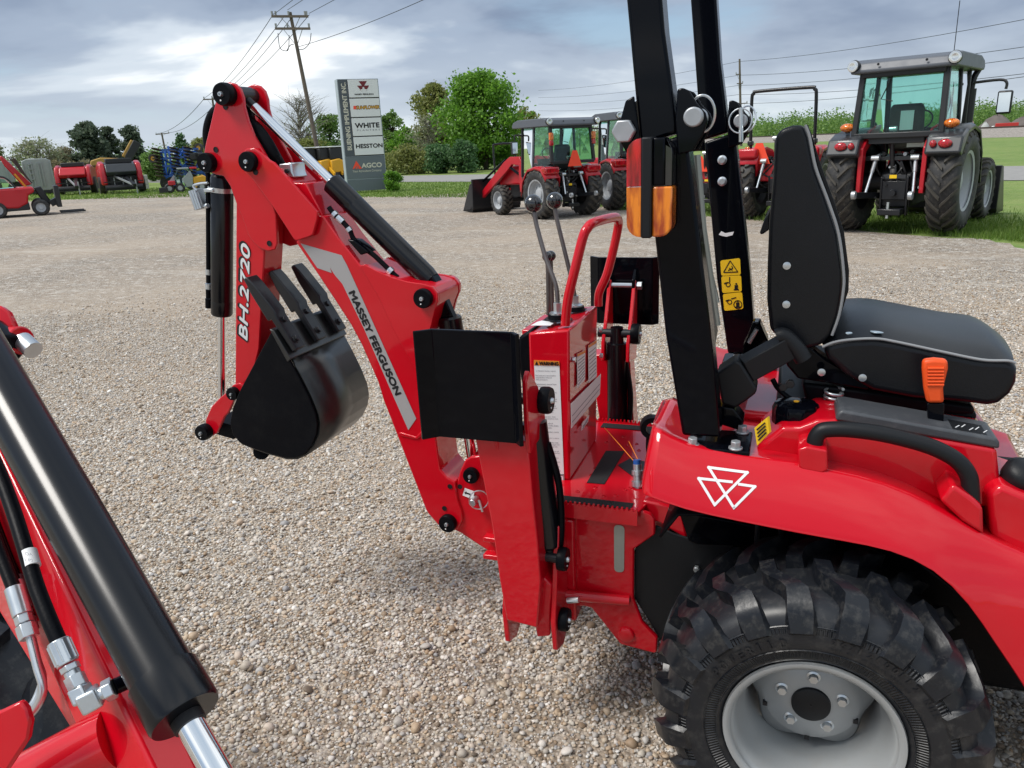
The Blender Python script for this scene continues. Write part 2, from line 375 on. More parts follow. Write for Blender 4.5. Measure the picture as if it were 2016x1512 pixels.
# ================================================================ ground
def G(px, py): return P(px, py, z=0.0)
def groundmat(name, kind):
    m = bpy.data.materials.new(name); m.use_nodes = True; t = m.node_tree; b = t.nodes['Principled BSDF']; l = t.links.new
    tcn = t.nodes.new('ShaderNodeTexCoord')
    def nz(sc, det=5, ro=0.55, mapv=None):
        n = t.nodes.new('ShaderNodeTexNoise'); n.inputs['Scale'].default_value = sc; n.inputs['Detail'].default_value = det; n.inputs['Roughness'].default_value = ro
        if mapv:
            mp = t.nodes.new('ShaderNodeMapping'); mp.inputs['Scale'].default_value = mapv; mp.inputs['Rotation'].default_value = (0, 0, rad(-24)); l(tcn.outputs['Object'], mp.inputs[0]); l(mp.outputs[0], n.inputs['Vector'])
        else: l(tcn.outputs['Object'], n.inputs['Vector'])
        return n.outputs[0]
    def ramp(f, st):
        r = t.nodes.new('ShaderNodeValToRGB'); e = r.color_ramp.elements
        while len(e) < len(st): e.new(0.5)
        for i, (p, c) in enumerate(st): e[i].position = p; e[i].color = (*c, 1)
        l(f, r.inputs[0]); return r.outputs[0]
    def mixc(f, a, bb, mode='MIX'):
        x = t.nodes.new('ShaderNodeMix'); x.data_type = 'RGBA'; x.blend_type = mode
        if isinstance(f, float): x.inputs[0].default_value = f
        else: l(f, x.inputs[0])
        for s_, q in ((6, a), (7, bb)):
            if isinstance(q, tuple): x.inputs[s_].default_value = (*q, 1)
            else: l(q, x.inputs[s_])
        return x.outputs[2]
    b.inputs['Roughness'].default_value = 0.85
    if kind == 'gravel':
        vo = t.nodes.new('ShaderNodeTexVoronoi'); vo.inputs['Scale'].default_value = 75; l(tcn.outputs['Object'], vo.inputs['Vector'])
        hs = t.nodes.new('ShaderNodeSeparateColor'); l(vo.outputs['Color'], hs.inputs[0])
        stone = ramp(hs.outputs[0], [(0.0, (0.28, 0.21, 0.145)), (0.25, (0.50, 0.41, 0.31)), (0.5, (0.60, 0.55, 0.47)), (0.75, (0.46, 0.45, 0.43)), (1.0, (0.80, 0.77, 0.71))])
        gap = ramp(vo.outputs['Distance'], [(0.24, (1, 1, 1)), (0.56, (0.17, 0.145, 0.125))])
        c = mixc(1.0, stone, gap, 'MULTIPLY')
        c = mixc(ramp(nz(26, 6, 0.85), [(0.40, (0.75, 0.75, 0.75)), (0.50, (0, 0, 0))]), c, (0.26, 0.20, 0.14))
        c = mixc(ramp(nz(17, 7, 0.9), [(0.54, (0, 0, 0)), (0.64, (0.75, 0.75, 0.75))]), c, (0.84, 0.81, 0.75))
        c = mixc(ramp(nz(9, 9, 0.88), [(0.41, (0.75, 0.75, 0.75)), (0.50, (0, 0, 0))]), c, (0.30, 0.235, 0.17))
        c = mixc(ramp(nz(7, 9, 0.88), [(0.51, (0, 0, 0)), (0.61, (0.65, 0.65, 0.65))]), c, (0.84, 0.80, 0.74))
        big = nz(0.35, 6, 0.6)
        c = mixc(ramp(big, [(0.42, (0, 0, 0)), (0.62, (0.55, 0.55, 0.55))]), c, (0.44, 0.36, 0.28))
        trk = nz(0.42, 7, 0.62, (0.30, 1.5, 1))
        c = mixc(ramp(trk, [(0.50, (0, 0, 0)), (0.66, (0.60, 0.60, 0.60))]), c, (0.36, 0.285, 0.21))
        trk2 = nz(0.55, 7, 0.66, (0.40, 1.5, 1))
        c = mixc(ramp(trk2, [(0.55, (0, 0, 0)), (0.70, (0.40, 0.40, 0.40))]), c, (0.62, 0.58, 0.52))
        l(c, b.inputs['Base Color'])
        bp = t.nodes.new('ShaderNodeBump'); bp.inputs['Strength'].default_value = 0.8; bp.inputs['Distance'].default_value = 0.010; bp.invert = True
        l(vo.outputs['Distance'], bp.inputs['Height']); l(bp.outputs[0], b.inputs['Normal'])
    elif kind == 'grass':
        c = ramp(nz(0.8, 8, 0.65), [(0.30, (0.085, 0.16, 0.022)), (0.50, (0.135, 0.23, 0.034)), (0.70, (0.21, 0.28, 0.07))])
        c = mixc(ramp(nz(2.2, 7, 0.75), [(0.45, (0, 0, 0)), (0.68, (0.6, 0.6, 0.6))]), c, (0.27, 0.26, 0.10))
        c = mixc(ramp(nz(0.05, 3), [(0.4, (0, 0, 0)), (0.65, (0.5, 0.5, 0.5))]), c, (0.25, 0.29, 0.075))
        c = mixc(ramp(nz(14, 4), [(0.45, (0, 0, 0)), (0.7, (0.45, 0.45, 0.45))]), c, (0.07, 0.14, 0.02))
        l(c, b.inputs['Base Color'])
        bp = t.nodes.new('ShaderNodeBump'); bp.inputs['Strength'].default_value = 0.7; bp.inputs['Distance'].default_value = 0.05
        l(nz(22, 6), bp.inputs['Height']); l(bp.outputs[0], b.inputs['Normal'])
    elif kind == 'road':
        c = ramp(nz(3, 8, 0.7), [(0.3, (0.22, 0.215, 0.205)), (0.7, (0.31, 0.30, 0.285))]); l(c, b.inputs['Base Color'])
    elif kind == 'pebble':
        oi = t.nodes.new('ShaderNodeObjectInfo')
        c = ramp(oi.outputs['Random'], [(0.0, (0.11, 0.08, 0.055)), (0.13, (0.40, 0.27, 0.16)), (0.24, (0.58, 0.47, 0.34)), (0.36, (0.40, 0.37, 0.335)), (0.50, (0.62, 0.56, 0.47)), (0.62, (0.30, 0.30, 0.31)), (0.74, (0.70, 0.66, 0.60)), (0.86, (0.52, 0.39, 0.28)), (1.0, (0.84, 0.82, 0.78))])
        c = mixc(ramp(nz(60, 5, 0.7), [(0.35, (0.35, 0.35, 0.35)), (0.65, (0, 0, 0))]), c, (0.30, 0.25, 0.20))
        l(c, b.inputs['Base Color']); b.inputs['Roughness'].default_value = 0.62
    elif kind == 'ballast':
        c = ramp(nz(6, 6, 0.8), [(0.35, (0.16, 0.14, 0.12)), (0.65, (0.36, 0.33, 0.30))]); l(c, b.inputs['Base Color'])
    M[name] = m
for nm in ('gravel', 'grass', 'road', 'pebble', 'ballast'): groundmat(nm, nm)

# wide meadow sheet out to the horizon
mb = MB(); mb.add([(-1400, -600, -0.012), (1400, -600, -0.012), (1400, 1800, -0.012), (-1400, 1800, -0.012)], [(0, 1, 2, 3)])
setting(mb.build('grass_ground', 'grass', smooth=0))
# gravel yard with an uneven far edge
edge = [(-700, 470), (-400, 436), (-100, 405), (110, 394), (200, 390), (280, 384), (400, 379), (560, 386), (705, 387), (800, 386), (900, 381), (960, 374), (1040, 376), (1100, 395), (1215, 411), (1300, 419), (1480, 430), (1600, 441), (1700, 456), (1870, 468), (1960, 471), (2016, 478), (2300, 545)]
far = [G(*e) for e in edge]
loop = []
for a, b in zip(far[:-1], far[1:]):
    n = max(2, int((b - a).length / 0.35))
    for k in range(n):
        p = a.lerp(b, k / n); j = noise.noise(p * 0.9) * 0.45 + noise.noise(p * 3.1) * 0.22
        dirv = V((b.y - a.y, a.x - b.x, 0)).normalized(); loop.append(p + dirv * j)
loop += [far[-1], V((60, -60, 0)), V((-120, -60, 0))]
mb = MB(); mb.add([(p.x, p.y, 0.0) for p in loop], [tuple(range(len(loop)))])
setting(mb.build('gravel_yard', 'gravel', smooth=0))
# country road
n0, n1 = G(850, 358), G(2000, 355); f0, f1 = G(850, 345), G(2000, 327)
dn, df = (n1 - n0), (f1 - f0)
mb = MB(); q = [n0 - dn*4, n1 + dn*4, f1 + df*4, f0 - df*4]
mb.add([(p.x, p.y, 0.004) for p in q], [(0, 1, 2, 3)]); setting(mb.build('road', 'road', smooth=0))

# ---- loose stones over the near yard: one uncountable mass
protos = bpy.data.collections.new('stone_shapes')
for k in range(7):
    bm = bmesh.new(); bmesh.ops.create_icosphere(bm, subdivisions=2, radius=0.5)
    sx, sy, sz = random.uniform(0.85, 1.25), random.uniform(0.7, 1.0), random.uniform(0.45, 0.8)
    for v in bm.verts:
        d = 1 + 0.30 * noise.noise(v.co * 2.2 + V((k*9, 0, 0))) + 0.10 * noise.noise(v.co * 6 + V((0, k*5, 0)))
        v.co = V((v.co.x*sx, v.co.y*sy, v.co.z*sz)) * d
    me = bpy.data.meshes.new('stone'); bm.to_mesh(me); bm.free(); me.materials.append(M['pebble']); me.shade_smooth()
    protos.objects.link(bpy.data.objects.new('stone', me))
import numpy as np
rng = np.random.default_rng(3)
NP = 820000
d2 = rng.uniform(0.75**2, 10.5**2, NP); dist = np.sqrt(d2); az = rng.uniform(-rad(47), rad(47), NP)
keep = rng.uniform(0, 1, NP) < np.clip((10.5 - dist) / 6.0, 0.0, 1.0)**1.3
dist, az = dist[keep], az[keep]; NP = len(dist)
px_ = CAM.x + dist * (F0.x*np.cos(az) + R0.x*np.sin(az)); py_ = CAM.y + dist * (F0.y*np.cos(az) + R0.y*np.sin(az))
size = np.clip(np.exp(rng.normal(math.log(0.0092), 0.38, NP)), 0.005, 0.036)
size = np.where(rng.uniform(0, 1, NP) < 0.0018, rng.uniform(0.022, 0.036, NP), size)
co = np.stack([px_, py_, size * rng.uniform(0.05, 0.33, NP)], axis=1)
me = bpy.data.meshes.new('loose_gravel'); me.vertices.add(NP); me.vertices.foreach_set('co', co.ravel())
at = me.attributes.new('size', 'FLOAT', 'POINT'); at.data.foreach_set('value', size)
rot = np.stack([rng.uniform(-0.5, 0.5, NP), rng.uniform(-0.5, 0.5, NP), rng.uniform(0, 6.28, NP)], axis=1)
at = me.attributes.new('turn', 'FLOAT_VECTOR', 'POINT'); at.data.foreach_set('vector', rot.ravel())
go = bpy.data.objects.new('loose_gravel', me); col.objects.link(go)
ng = bpy.data.node_groups.new('scatter_stones', 'GeometryNodeTree')
ng.interface.new_socket('Geometry', in_out='INPUT', socket_type='NodeSocketGeometry'); ng.interface.new_socket('Geometry', in_out='OUTPUT', socket_type='NodeSocketGeometry')
gi, gout = ng.nodes.new('NodeGroupInput'), ng.nodes.new('NodeGroupOutput')
ip = ng.nodes.new('GeometryNodeInstanceOnPoints'); ci = ng.nodes.new('GeometryNodeCollectionInfo'); ci.inputs[0].default_value = protos; ci.inputs['Separate Children'].default_value = True; ci.inputs['Reset Children'].default_value = True
m2p = ng.nodes.new('GeometryNodeMeshToPoints')
a1 = ng.nodes.new('GeometryNodeInputNamedAttribute'); a1.data_type = 'FLOAT'; a1.inputs[0].default_value = 'size'
a2 = ng.nodes.new('GeometryNodeInputNamedAttribute'); a2.data_type = 'FLOAT_VECTOR'; a2.inputs[0].default_value = 'turn'
ng.links.new(gi.outputs[0], m2p.inputs[0]); ng.links.new(m2p.outputs[0], ip.inputs['Points']); ng.links.new(ci.outputs[0], ip.inputs['Instance']); ip.inputs['Pick Instance'].default_value = True
ng.links.new(a1.outputs[0], ip.inputs['Scale']); ng.links.new(a2.outputs[0], ip.inputs['Rotation']); ng.links.new(ip.outputs[0], gout.inputs[0])
mod = go.modifiers.new('scatter', 'NODES'); mod.node_group = ng
tag(go, 'tan and grey rounded gravel stones covering the yard', 'gravel', kind='stuff')
# ================================================================ backhoe (behind the near tractor, aligned with it)
bh = thing('backhoe', 'red backhoe with raised boom and curled black bucket behind the near tractor', 'backhoe', (-0.62, 0, 0))
def washer(c, ax, r, parent=bh, th=0.020, dot=True, nm='pin_washer'):
    """black pin washer with a bolt in its middle; c = centre of the face it sits on, ax points outwards"""
    ax = V(ax).normalized(); b = MB()
    b.lathe([(0, 0), (0, r*0.96), (th*0.25, r), (th*0.75, r), (th, r*0.92), (th, r*0.30), (th*0.7, r*0.27), (th*0.7, 0)], c, ax, 28)
    w_ = b.build(nm, 'black_matte', parent, smooth=40)
    b = MB(); b.lathe([(th*0.68, 0), (th*0.68, r*0.24), (th*1.1, r*0.24), (th*1.25, r*0.18), (th*1.25, r*0.10), (th*1.05, r*0.09), (th*1.05, 0)], c, ax, 12)
    b.build('bolt', 'zinc', w_, smooth=40)
    if dot:
        e = ax.cross(V((0, 0, 1))).normalized(); p = V(c) + ax*th - V((0, 0, r*0.52)) + e*(r*0.12)
        b = MB(); b.cyl(p - ax*0.002, p + ax*0.0015, r*0.075, n=8); b.build('vent', 'white', w_)
    return w_
def hexbolt(c, ax, r, h, parent, name='bolt', m='zinc', wash=0.0):
    ax = V(ax).normalized(); b = MB()
    if wash: b.cyl(V(c), V(c) + ax*h*0.25, wash, n=18)
    b.cyl(V(c), V(c) + ax*h, r, r, n=6); return b.build(name, m, parent, bevel=r*0.12, smooth=30)
YB = 0.07        # half width of boom
# --- boom beam
boom_out = Z1((880, 950), (930, 962), (1030, 1105), (1185, 1300)) + Z2((1205, 5), (1290, 45), (1400, 90), (1500, 118), (1600, 132), (1660, 150), (1692, 190), (1695, 240), (1672, 300), (1648, 400), (1600, 560), (1590, 650), (1600, 720)) + ZA((605, 60), (640, 330), (652, 415), (690, 462), (738, 488), (742, 540), (752, 590), (775, 650), (780, 705), (752, 756), (700, 772), (655, 748), (585, 668), (572, 648), (330, 22)) + Z2((1290, 780), (1180, 530), (1110, 400), (1000, 230), (900, 80)) + Z1((745, 1130), (770, 1112))
pts = T(boom_out, y=-YB)
mb = MB(); mb.prism(pts, (0, 2*YB, 0)); boom = mb.build('boom', 'red', bh, bevel=0.004)
# weld-on foot reinforcement lip
mb = MB(); pl = T(ZA((415, 212), (425, 205), (515, 232), (575, 165), (595, 158), (605, 175), (590, 190), (520, 246), (430, 226)), y=-YB - 0.004); mb.prism(pl, (0, 0.006, 0)); mb.build('weld_bead', 'red', boom, bevel=0.002)
# lug plate that carries the boom cylinder (proud of the beam)
lug = Z1((1178, 1300), (1190, 1282), (1215, 1275)) + Z2((1290, 40), (1400, 85), (1500, 113), (1600, 127), (1662, 146), (1696, 188), (1699, 242), (1676, 302), (1652, 402), (1604, 560), (1590, 680), (1560, 695), (1530, 660), (1400, 420), (1300, 200), (1190, 20))
for s in (-1, 1):
    mb = MB(); mb.prism([V((p.x, s*(YB + 0.001), p.z)) for p in T(lug, y=-YB)], (0, s*0.010, 0)); mb.build('lug_plate', 'red', boom, bevel=0.003)
pc = P(836, 586, y=-YB - 0.012); washer(pc, (0, -1, 0), RP(19.5, pc))
mb = MB(); mb.cyl((pc.x, -YB, pc.z), (pc.x, YB + 0.04, pc.z), 0.016); mb.build('pivot_pin', 'dark_steel', bh)
mb = MB(); mb.lathe([(0, 0), (0, 0.034), (0.02, 0.034), (0.03, 0.026), (0.03, 0)], (pc.x, YB + 0.012, pc.z), (0, 1, 0), 28); mb.build('pivot_boss', 'red', bh, smooth=40)
# --- cheek plates at the elbow
cheek = Z1((372, 600), (385, 545), (420, 512), (470, 508), (520, 540), (570, 590), (600, 605), (892, 932), (886, 985), (858, 1085), (830, 1098), (748, 1124), (732, 1112), (600, 905), (465, 720), (400, 660))
ck = T(cheek, y=-0.088)
for s in (-1, 1):
    mb = MB(); mb.prism([V((p.x, s*0.076, p.z)) for p in ck], (0, s*0.012, 0)); mb.build('elbow_cheek', 'red', boom, bevel=0.003)
pe = P(493, 318, y=-0.088); washer(pe, (0, -1, 0), RP(19.5, pe))
# boom top opening: dark well plus the red top tray between the cheeks
mb = MB(); mb.prism(T(Z1((640, 640), (735, 740), (812, 742), (900, 905), (925, 955), (890, 985), (700, 800)), y=-0.060), (0, 0.12, 0)); mb.build('top_tray', 'red', boom, bevel=0.003)
# --- dipper head plates and dipper stick
head = Z1((238, 130), (255, 92), (300, 72), (345, 84), (378, 118), (398, 175), (405, 240), (430, 330), (470, 430), (530, 530), (590, 640), (560, 760), (615, 950), (624, 1140), (608, 1182), (560, 1192), (510, 1172), (470, 1140), (430, 1080), (395, 975), (350, 868), (312, 760), (268, 694), (215, 684), (160, 660), (128, 620), (122, 580), (140, 540), (150, 480), (175, 380), (205, 250))
hd = T(head, y=-0.062)
for s in (-1, 1):
    mb = MB(); mb.prism([V((p.x, s*0.062, p.z)) for p in hd], (0, -s*0.012, 0)); mb.build('head_plate', 'red', bh, bevel=0.003)
pt = P(*Z1((302, 155))[0], y=-0.062); washer(pt, (0, -1, 0), RP(22, pt), th=0.032)
pdp = P(413, 320, y=-0.062); washer(pdp, (0, -1, 0), RP(19, pdp), th=0.024)
mb = MB(); mb.cyl((pt.x, -0.05, pt.z), (pt.x, 0.05, pt.z), RP(15, pt)); mb.build('pivot_pin', 'dark_steel', bh)
for px in ((218, 520), (282, 236), (518, 665), (572, 1140)):
    c = P(*Z1(px)[0], y=-0.063)
    if px[0] > 500 and px[1] < 700: c.y = -0.0885
    mb = MB(); mb.lathe([(0, 0), (0, 0.0085), (0.0012, 0.0085), (0.0012, 0.007)], c, (0, -1, 0), 14); mb.build('hole_shade', 'ink', bh, smooth=0)  # dark disc painting the shade inside a drilled hole
dip = T(Z1((352, 860), (540, 860), (540, 1192)) + Z2((505, 560), (470, 700), (430, 830), (400, 900), (360, 905), (345, 800)), y=-0.048)
mb = MB(); mb.prism(dip, (0, 0.096, 0)); dipper = mb.build('dipper', 'red', bh, bevel=0.004)
a_, b_ = P(*Z2((423, 505))[0], y=-0.049), P(*Z1((440, 1150))[0], y=-0.049)
u = (b_ - a_).normalized(); v = V((0, -1, 0)).cross(u).normalized(); v = -v if v.x > 0 else v
o_ = P(*Z2((428, 505))[0], y=-0.0485)
lettering('model_number_outline', 'BH.2720', o_ - u*0.004, u, v, 'ink', dipper, width=(b_-a_).length + 0.008, height=RP(23, o_), bold=0.010, shear=0.25, ext=0.0006, thick=0.0035)
lettering('model_number', 'BH.2720', o_, u, v, 'sign_panel', dipper, width=(b_-a_).length, height=RP(19, o_), shear=0.25, ext=0.0016, thick=0.0014)
# --- decal on the boom
dec = Z1((780, 1140), (1050, 1218)) + Z2((1085, 5), (1190, 235), (1544, 1022), (1492, 1098), (1400, 890), (1200, 430), (1055, 130), (1008, 75)) + Z1((985, 1318), (972, 1296), (985, 1335), (890, 1302))
mb = MB(); mb.prism(T(dec, y=-YB - 0.0006), (0, -0.0006, 0)); mb.build('silver_stripe', 'silver_decal', boom, smooth=0)
a_, b_ = P(*Z2((1098, 190))[0], y=-YB - 0.0014), P(*Z2((1408, 868))[0], y=-YB - 0.0014)
u = (b_ - a_).normalized(); v = V((0, -1, 0)).cross(u).normalized(); v = v if v.z > 0 else -v
lettering('brand_lettering', 'MASSEY FERGUSON', a_, u, v, 'ink', boom, width=(b_-a_).length, height=RP(14, a_), ext=0.0004, thick=0.0016)
# --- boom cylinder
ca, cb = P(*Z1((982, 735))[0], y=0), P(*Z1((1640, 1385))[0], y=0)
r_ = RP(21.5, ca); ax = (cb - ca).normalized()
mb = MB(); mb.lathe([(0, 0), (0, r_*0.86), (0.004, r_), (0.095, r_), (0.097, r_*0.985), (0.100, r_), ((cb-ca).length - 0.02, r_), ((cb-ca).length, r_*0.9), ((cb-ca).length, 0)], ca, ax, 36)
cyl = mb.build('boom_cylinder', 'gloss_black', bh, smooth=30)
mb = MB(); mb.cyl(V((pt.x, 0, pt.z)) + ax*0.05, ca + ax*0.01, RP(10.5, pt)); mb.build('piston_rod', 'chrome', cyl)
mb = MB(); mb.cyl(V((pt.x, 0, pt.z)), V((pt.x, 0, pt.z)) + ax*0.06, RP(8.5, pt), RP(9.5, pt)); mb.cyl((pt.x, -0.032, pt.z), (pt.x, 0.032, pt.z), RP(17, pt)); mb.build('rod_eye', 'dark_steel', cyl)
mb = MB(); mb.bar(cb - ax*0.01, V((pc.x, 0, pc.z)), 0.045, 0.05); mb.cyl((pc.x, -0.035, pc.z), (pc.x, 0.035, pc.z), 0.03); mb.build('cylinder_eye', 'black_paint', cyl, bevel=0.004)
# boom-lift cylinder dropping from the lug to the swing tower
la, lb = V((pc.x + 0.035, 0.0, pc.z - 0.07)), P(*ZA((845, 420))[0], y=0.0)
axl = (lb - la).normalized(); ll = (lb - la).length
mb = MB(); mb.lathe([(0, 0), (0, 0.030), (0.006, 0.035), (ll*0.72, 0.035), (ll*0.72, 0.028), (ll*0.74, 0.0)], la, axl, 28); lc = mb.build('lift_cylinder', 'gloss_black', bh, smooth=30)
mb = MB(); mb.cyl(la + axl*ll*0.7, lb, 0.016); mb.build('piston_rod', 'chrome', lc)
mb = MB(); mb.bar(V((pc.x, 0.0, pc.z)), la + axl*0.02, 0.03, 0.045); mb.build('cylinder_eye', 'black_paint', lc, bevel=0.004)
# --- dipper cylinder hanging from the head
da, db = P(*Z1((258, 690))[0], y=0), P(*Z2((258, 335))[0], y=0)
r_ = RP(22, da); axd = (db - da).normalized(); ll = (db - da).length
mb = MB(); mb.lathe([(0, 0), (0, r_*0.9), (0.006, r_), (ll - 0.052, r_), (ll - 0.050, r_*0.985), (ll - 0.047, r_), (ll - 0.006, r_), (ll, r_*0.9), (ll, 0)], da, axd, 36)
dc = mb.build('dipper_cylinder', 'gloss_black', bh, smooth=30)
de = P(*Z2((257, 880))[0], y=0)
mb = MB(); mb.cyl(db - axd*0.02, de, RP(7.5, db)); mb.build('piston_rod', 'chrome', dc)
mb = MB(); mb.cyl(V((pdp.x, 0, pdp.z)), da + axd*0.02, 0.025, 0.03); mb.cyl((pdp.x, -0.045, pdp.z), (pdp.x, 0.045, pdp.z), 0.03); mb.build('cylinder_eye', 'black_paint', dc)
mb = MB(); c = P(*Z1((252, 782))[0], y=0); mb.lathe([(-0.007, r_+0.001), (-0.007, r_+0.004), (0.007, r_+0.004), (0.007, r_+0.001)], c, axd, 32, closed=True); mb.build('hose_clamp', 'zinc', dc, smooth=30)
mb = MB(); mb.box(c + V((-0.012, -r_ - 0.006, 0)), 0.035, 0.008, 0.011); mb.build('clamp_screw', 'zinc', dc, bevel=0.002)
# hoses along the dipper cylinder
hx = P(*Z1((168, 700))[0], y=-0.01)
mb = MB(); mb.tube([P(*Z1((160, 660))[0], y=-0.01), hx, P(*Z1((170, 1310))[0], y=-0.01)], RP(5, hx), 10); mb.build('hose', 'black_matte', dc)
for z0, z1_, rr, mm in ((1310, 1345, 6, 'zinc'), (1350, 1400, 5, 'black_matte'), (1405, 1440, 6.5, 'zinc'), (1445, 1500, 5.5, 'black_matte'), (1505, 1565, 6.5, 'black_matte')):
    p0, p1 = P(*Z1((170, z0))[0], y=-0.01), P(*Z1((171, z1_))[0], y=-0.01)
    mb = MB(); mb.cyl(p0, p1, RP(rr, p0), n=12); mb.build('hose_fitting', mm, dc)
# hanging metal linkage block on a strap, left of the cylinder
s0, s1, s2 = P(*Z1((165, 740))[0], y=-0.03), P(*Z1((110, 745))[0], y=-0.03), P(*Z1((70, 760))[0], y=-0.03)
mb = MB(); mb.tube(smooth_path([s0, s1, s2, P(*Z1((95, 790))[0], y=-0.03)]), 0.004, 8); mb.build('wire_hook', 'zinc', dc)
mb = MB(); mb.prism(T(Z1((30, 795), (92, 775), (135, 905), (75, 922)), y=-0.03), (0, 0.03, 0)); blk = mb.build('metal_tag_block', 'zinc_dull', dc, bevel=0.003)
for k in (0.25, 0.5, 0.75):
    p0 = P(*Z1((30 + 62*k, 797 - 20*k))[0], y=-0.0312); p1 = P(*Z1((75 + 60*k, 920 - 17*k))[0], y=-0.0312); mb = MB(); mb.cyl(p0, p1, 0.0045, n=8); mb.build('rod', 'zinc', blk)
c = P(*Z1((150, 895))[0], y=-0.03); hexbolt(c, (1, -0.3, 0.2), 0.008, 0.014, blk)
# --- sleeved hose bundle over the elbow
mb = MB(); hp = smooth_path([P(*Z1(q)[0], y=yy) for q, yy in (((430, 230), 0.02), ((440, 330), 0.0), ((500, 395), -0.02), ((560, 480), -0.025), ((610, 570), -0.02), ((650, 640), 0.0), ((690, 720), 0.0))])
mb.tube(hp, RP(13, pe), 12); mb.build('hose_sleeve', 'black_matte', bh)
mb = MB(); hp = smooth_path([P(*Z1(q)[0], y=0.0) for q in ((300, 215), (215, 265), (175, 340), (162, 430), (175, 520))])
mb.tube(hp, RP(10, pt), 12); mb.build('hose_sleeve', 'black_matte', bh)
mb = MB(); mb.prism(T(Z1((632, 615), (715, 605), (722, 665), (738, 705), (650, 690)), y=-0.05), (0, 0.07, 0)); cl_ = mb.build('hose_bracket', 'zinc', bh, bevel=0.004)
hexbolt(P(*Z1((690, 660))[0], y=-0.052), (0, -1, 0), 0.007, 0.006, cl_, m='dark_steel')
# hose and fittings on the boom's top face
pp = [P(*Z1(q)[0], y=-0.048) for q in ((965, 900), (1000, 945), (1060, 1000), (1105, 1055), (1130, 1110), (1190, 1165), (1260, 1215), (1330, 1280), (1375, 1325), (1420, 1365))]
mb = MB(); mb.tube(smooth_path(pp, 6), RP(5, pp[3]), 10); hs_ = mb.build('boom_hose', 'black_matte', bh)
for i0, i1, rr in ((0.9, 1.25, 8), (1.4, 2.0, 7), (2.7, 3.1, 6.5), (7.7, 8.2, 8)):
    def at_(t): k = min(int(t), len(pp)-2); return pp[k].lerp(pp[k+1], t-k)
    mb = MB(); mb.cyl(at_(i0), at_(i1), RP(rr, pp[2]), n=10); mb.build('hose_fitting', 'zinc', hs_)
mb = MB(); mb.prism(T(Z1((1085, 1115), (1130, 1120), (1228, 1200), (1175, 1218)), y=-0.066), (0, 0.05, 0)); mb.build('hose_guide', 'black_paint', bh, bevel=0.003)
# --- bucket
YK = 0.155
sidep = Z2((590, 440), (640, 530), (700, 632), (760, 740), (830, 880), (875, 990), (888, 1060), (880, 1130), (850, 1200), (800, 1258), (740, 1284), (680, 1284), (600, 1262), (560, 1252), (470, 1222), (375, 1182), (330, 1128), (312, 1050), (330, 950), (380, 830), (460, 680), (540, 530))
sp = T(sidep, y=-YK)
bk = MB(); bk.prism(sp, (0, 0.010, 0)); mat('bucket_black', (0.010, 0.011, 0.012), 0.33, coat=0.5, var=0.3, scale=7, coat_rough=0.25, dirt=(0.10, 0.10, 0.09), dirt_amt=0.15, bump=0.05, bscale=30)
bucket = bk.build('bucket', 'black_matte', bh, bevel=0.002)
mb = MB(); mb.prism([p + V((0, 2*YK - 0.010, 0)) for p in sp], (0, 0.010, 0)); mb.build('side_plate', 'black_matte', bucket, bevel=0.002)
back = sp[2:16]
mb = MB(); mb.grid([[p + V((0, 0.009, 0)) for p in back], [p + V((0, 2*YK - 0.009, 0)) for p in back]])
mb.build('back_sheet', 'bucket_black', bucket, solid=0.008, smooth=12)
lipn = T(Z2((572, 430), (600, 440), (715, 628), (690, 648)), y=-YK - 0.004)
mb = MB(); lip = [lipn[0], lipn[1], lipn[2], lipn[3]]; mb.prism(lip, (0, 2*YK + 0.008, 0)); mb.build('cutting_edge', 'bucket_black', bucket, bevel=0.002)
ld = (lipn[2] - lipn[1]).normalized(); lo = V((ld.z, 0, -ld.x)); lo = lo if lo.x > 0 else -lo
for k, yy in enumerate((-0.118, 0.0, 0.118)):
    tip = lipn[0] - ld*0.165 + V((0, yy + YK, 0)); root = lipn[2] - ld*0.015 + V((0, yy + YK, 0))
    n_ = lo
    L_ = (root - tip).length; d_ = (root - tip).normalized()
    prof = [tip + n_*0.004, tip + n_*0.018, tip + d_*L_*0.10 + n_*0.024, tip + d_*L_*0.50 + n_*0.036, tip + d_*L_*0.55 + n_*0.030, root + n_*0.026, root + n_*0.008, tip + d_*L_*0.55 + n_*0.008, tip + d_*L_*0.55 - n_*0.006, tip + d_*L_*0.2 - n_*0.004]
    mb = MB(); mb.prism([q - V((0, 0.025, 0)) for q in prof], (0, 0.050, 0)); th_ = mb.build('bucket_tooth', 'dark_steel', bucket, bevel=0.004)
    for t_ in (0.62, 0.88): hexbolt(tip + d_*L_*t_ + n_*0.027, n_, 0.010, 0.010, th_, m='dark_steel', wash=0.013)
    uu = V((0, 1, 0)); lettering('cast_number', ('22166019', '22166019', 'BWL00191')[k], tip + d_*L_*0.50 + n_*0.0355 - V((0, 0.007, 0)), -d_, uu if (uu.cross(d_).dot(n_) > 0) else -uu, 'dark_steel', th_, width=L_*0.26, height=0.013, ext=0.0012)
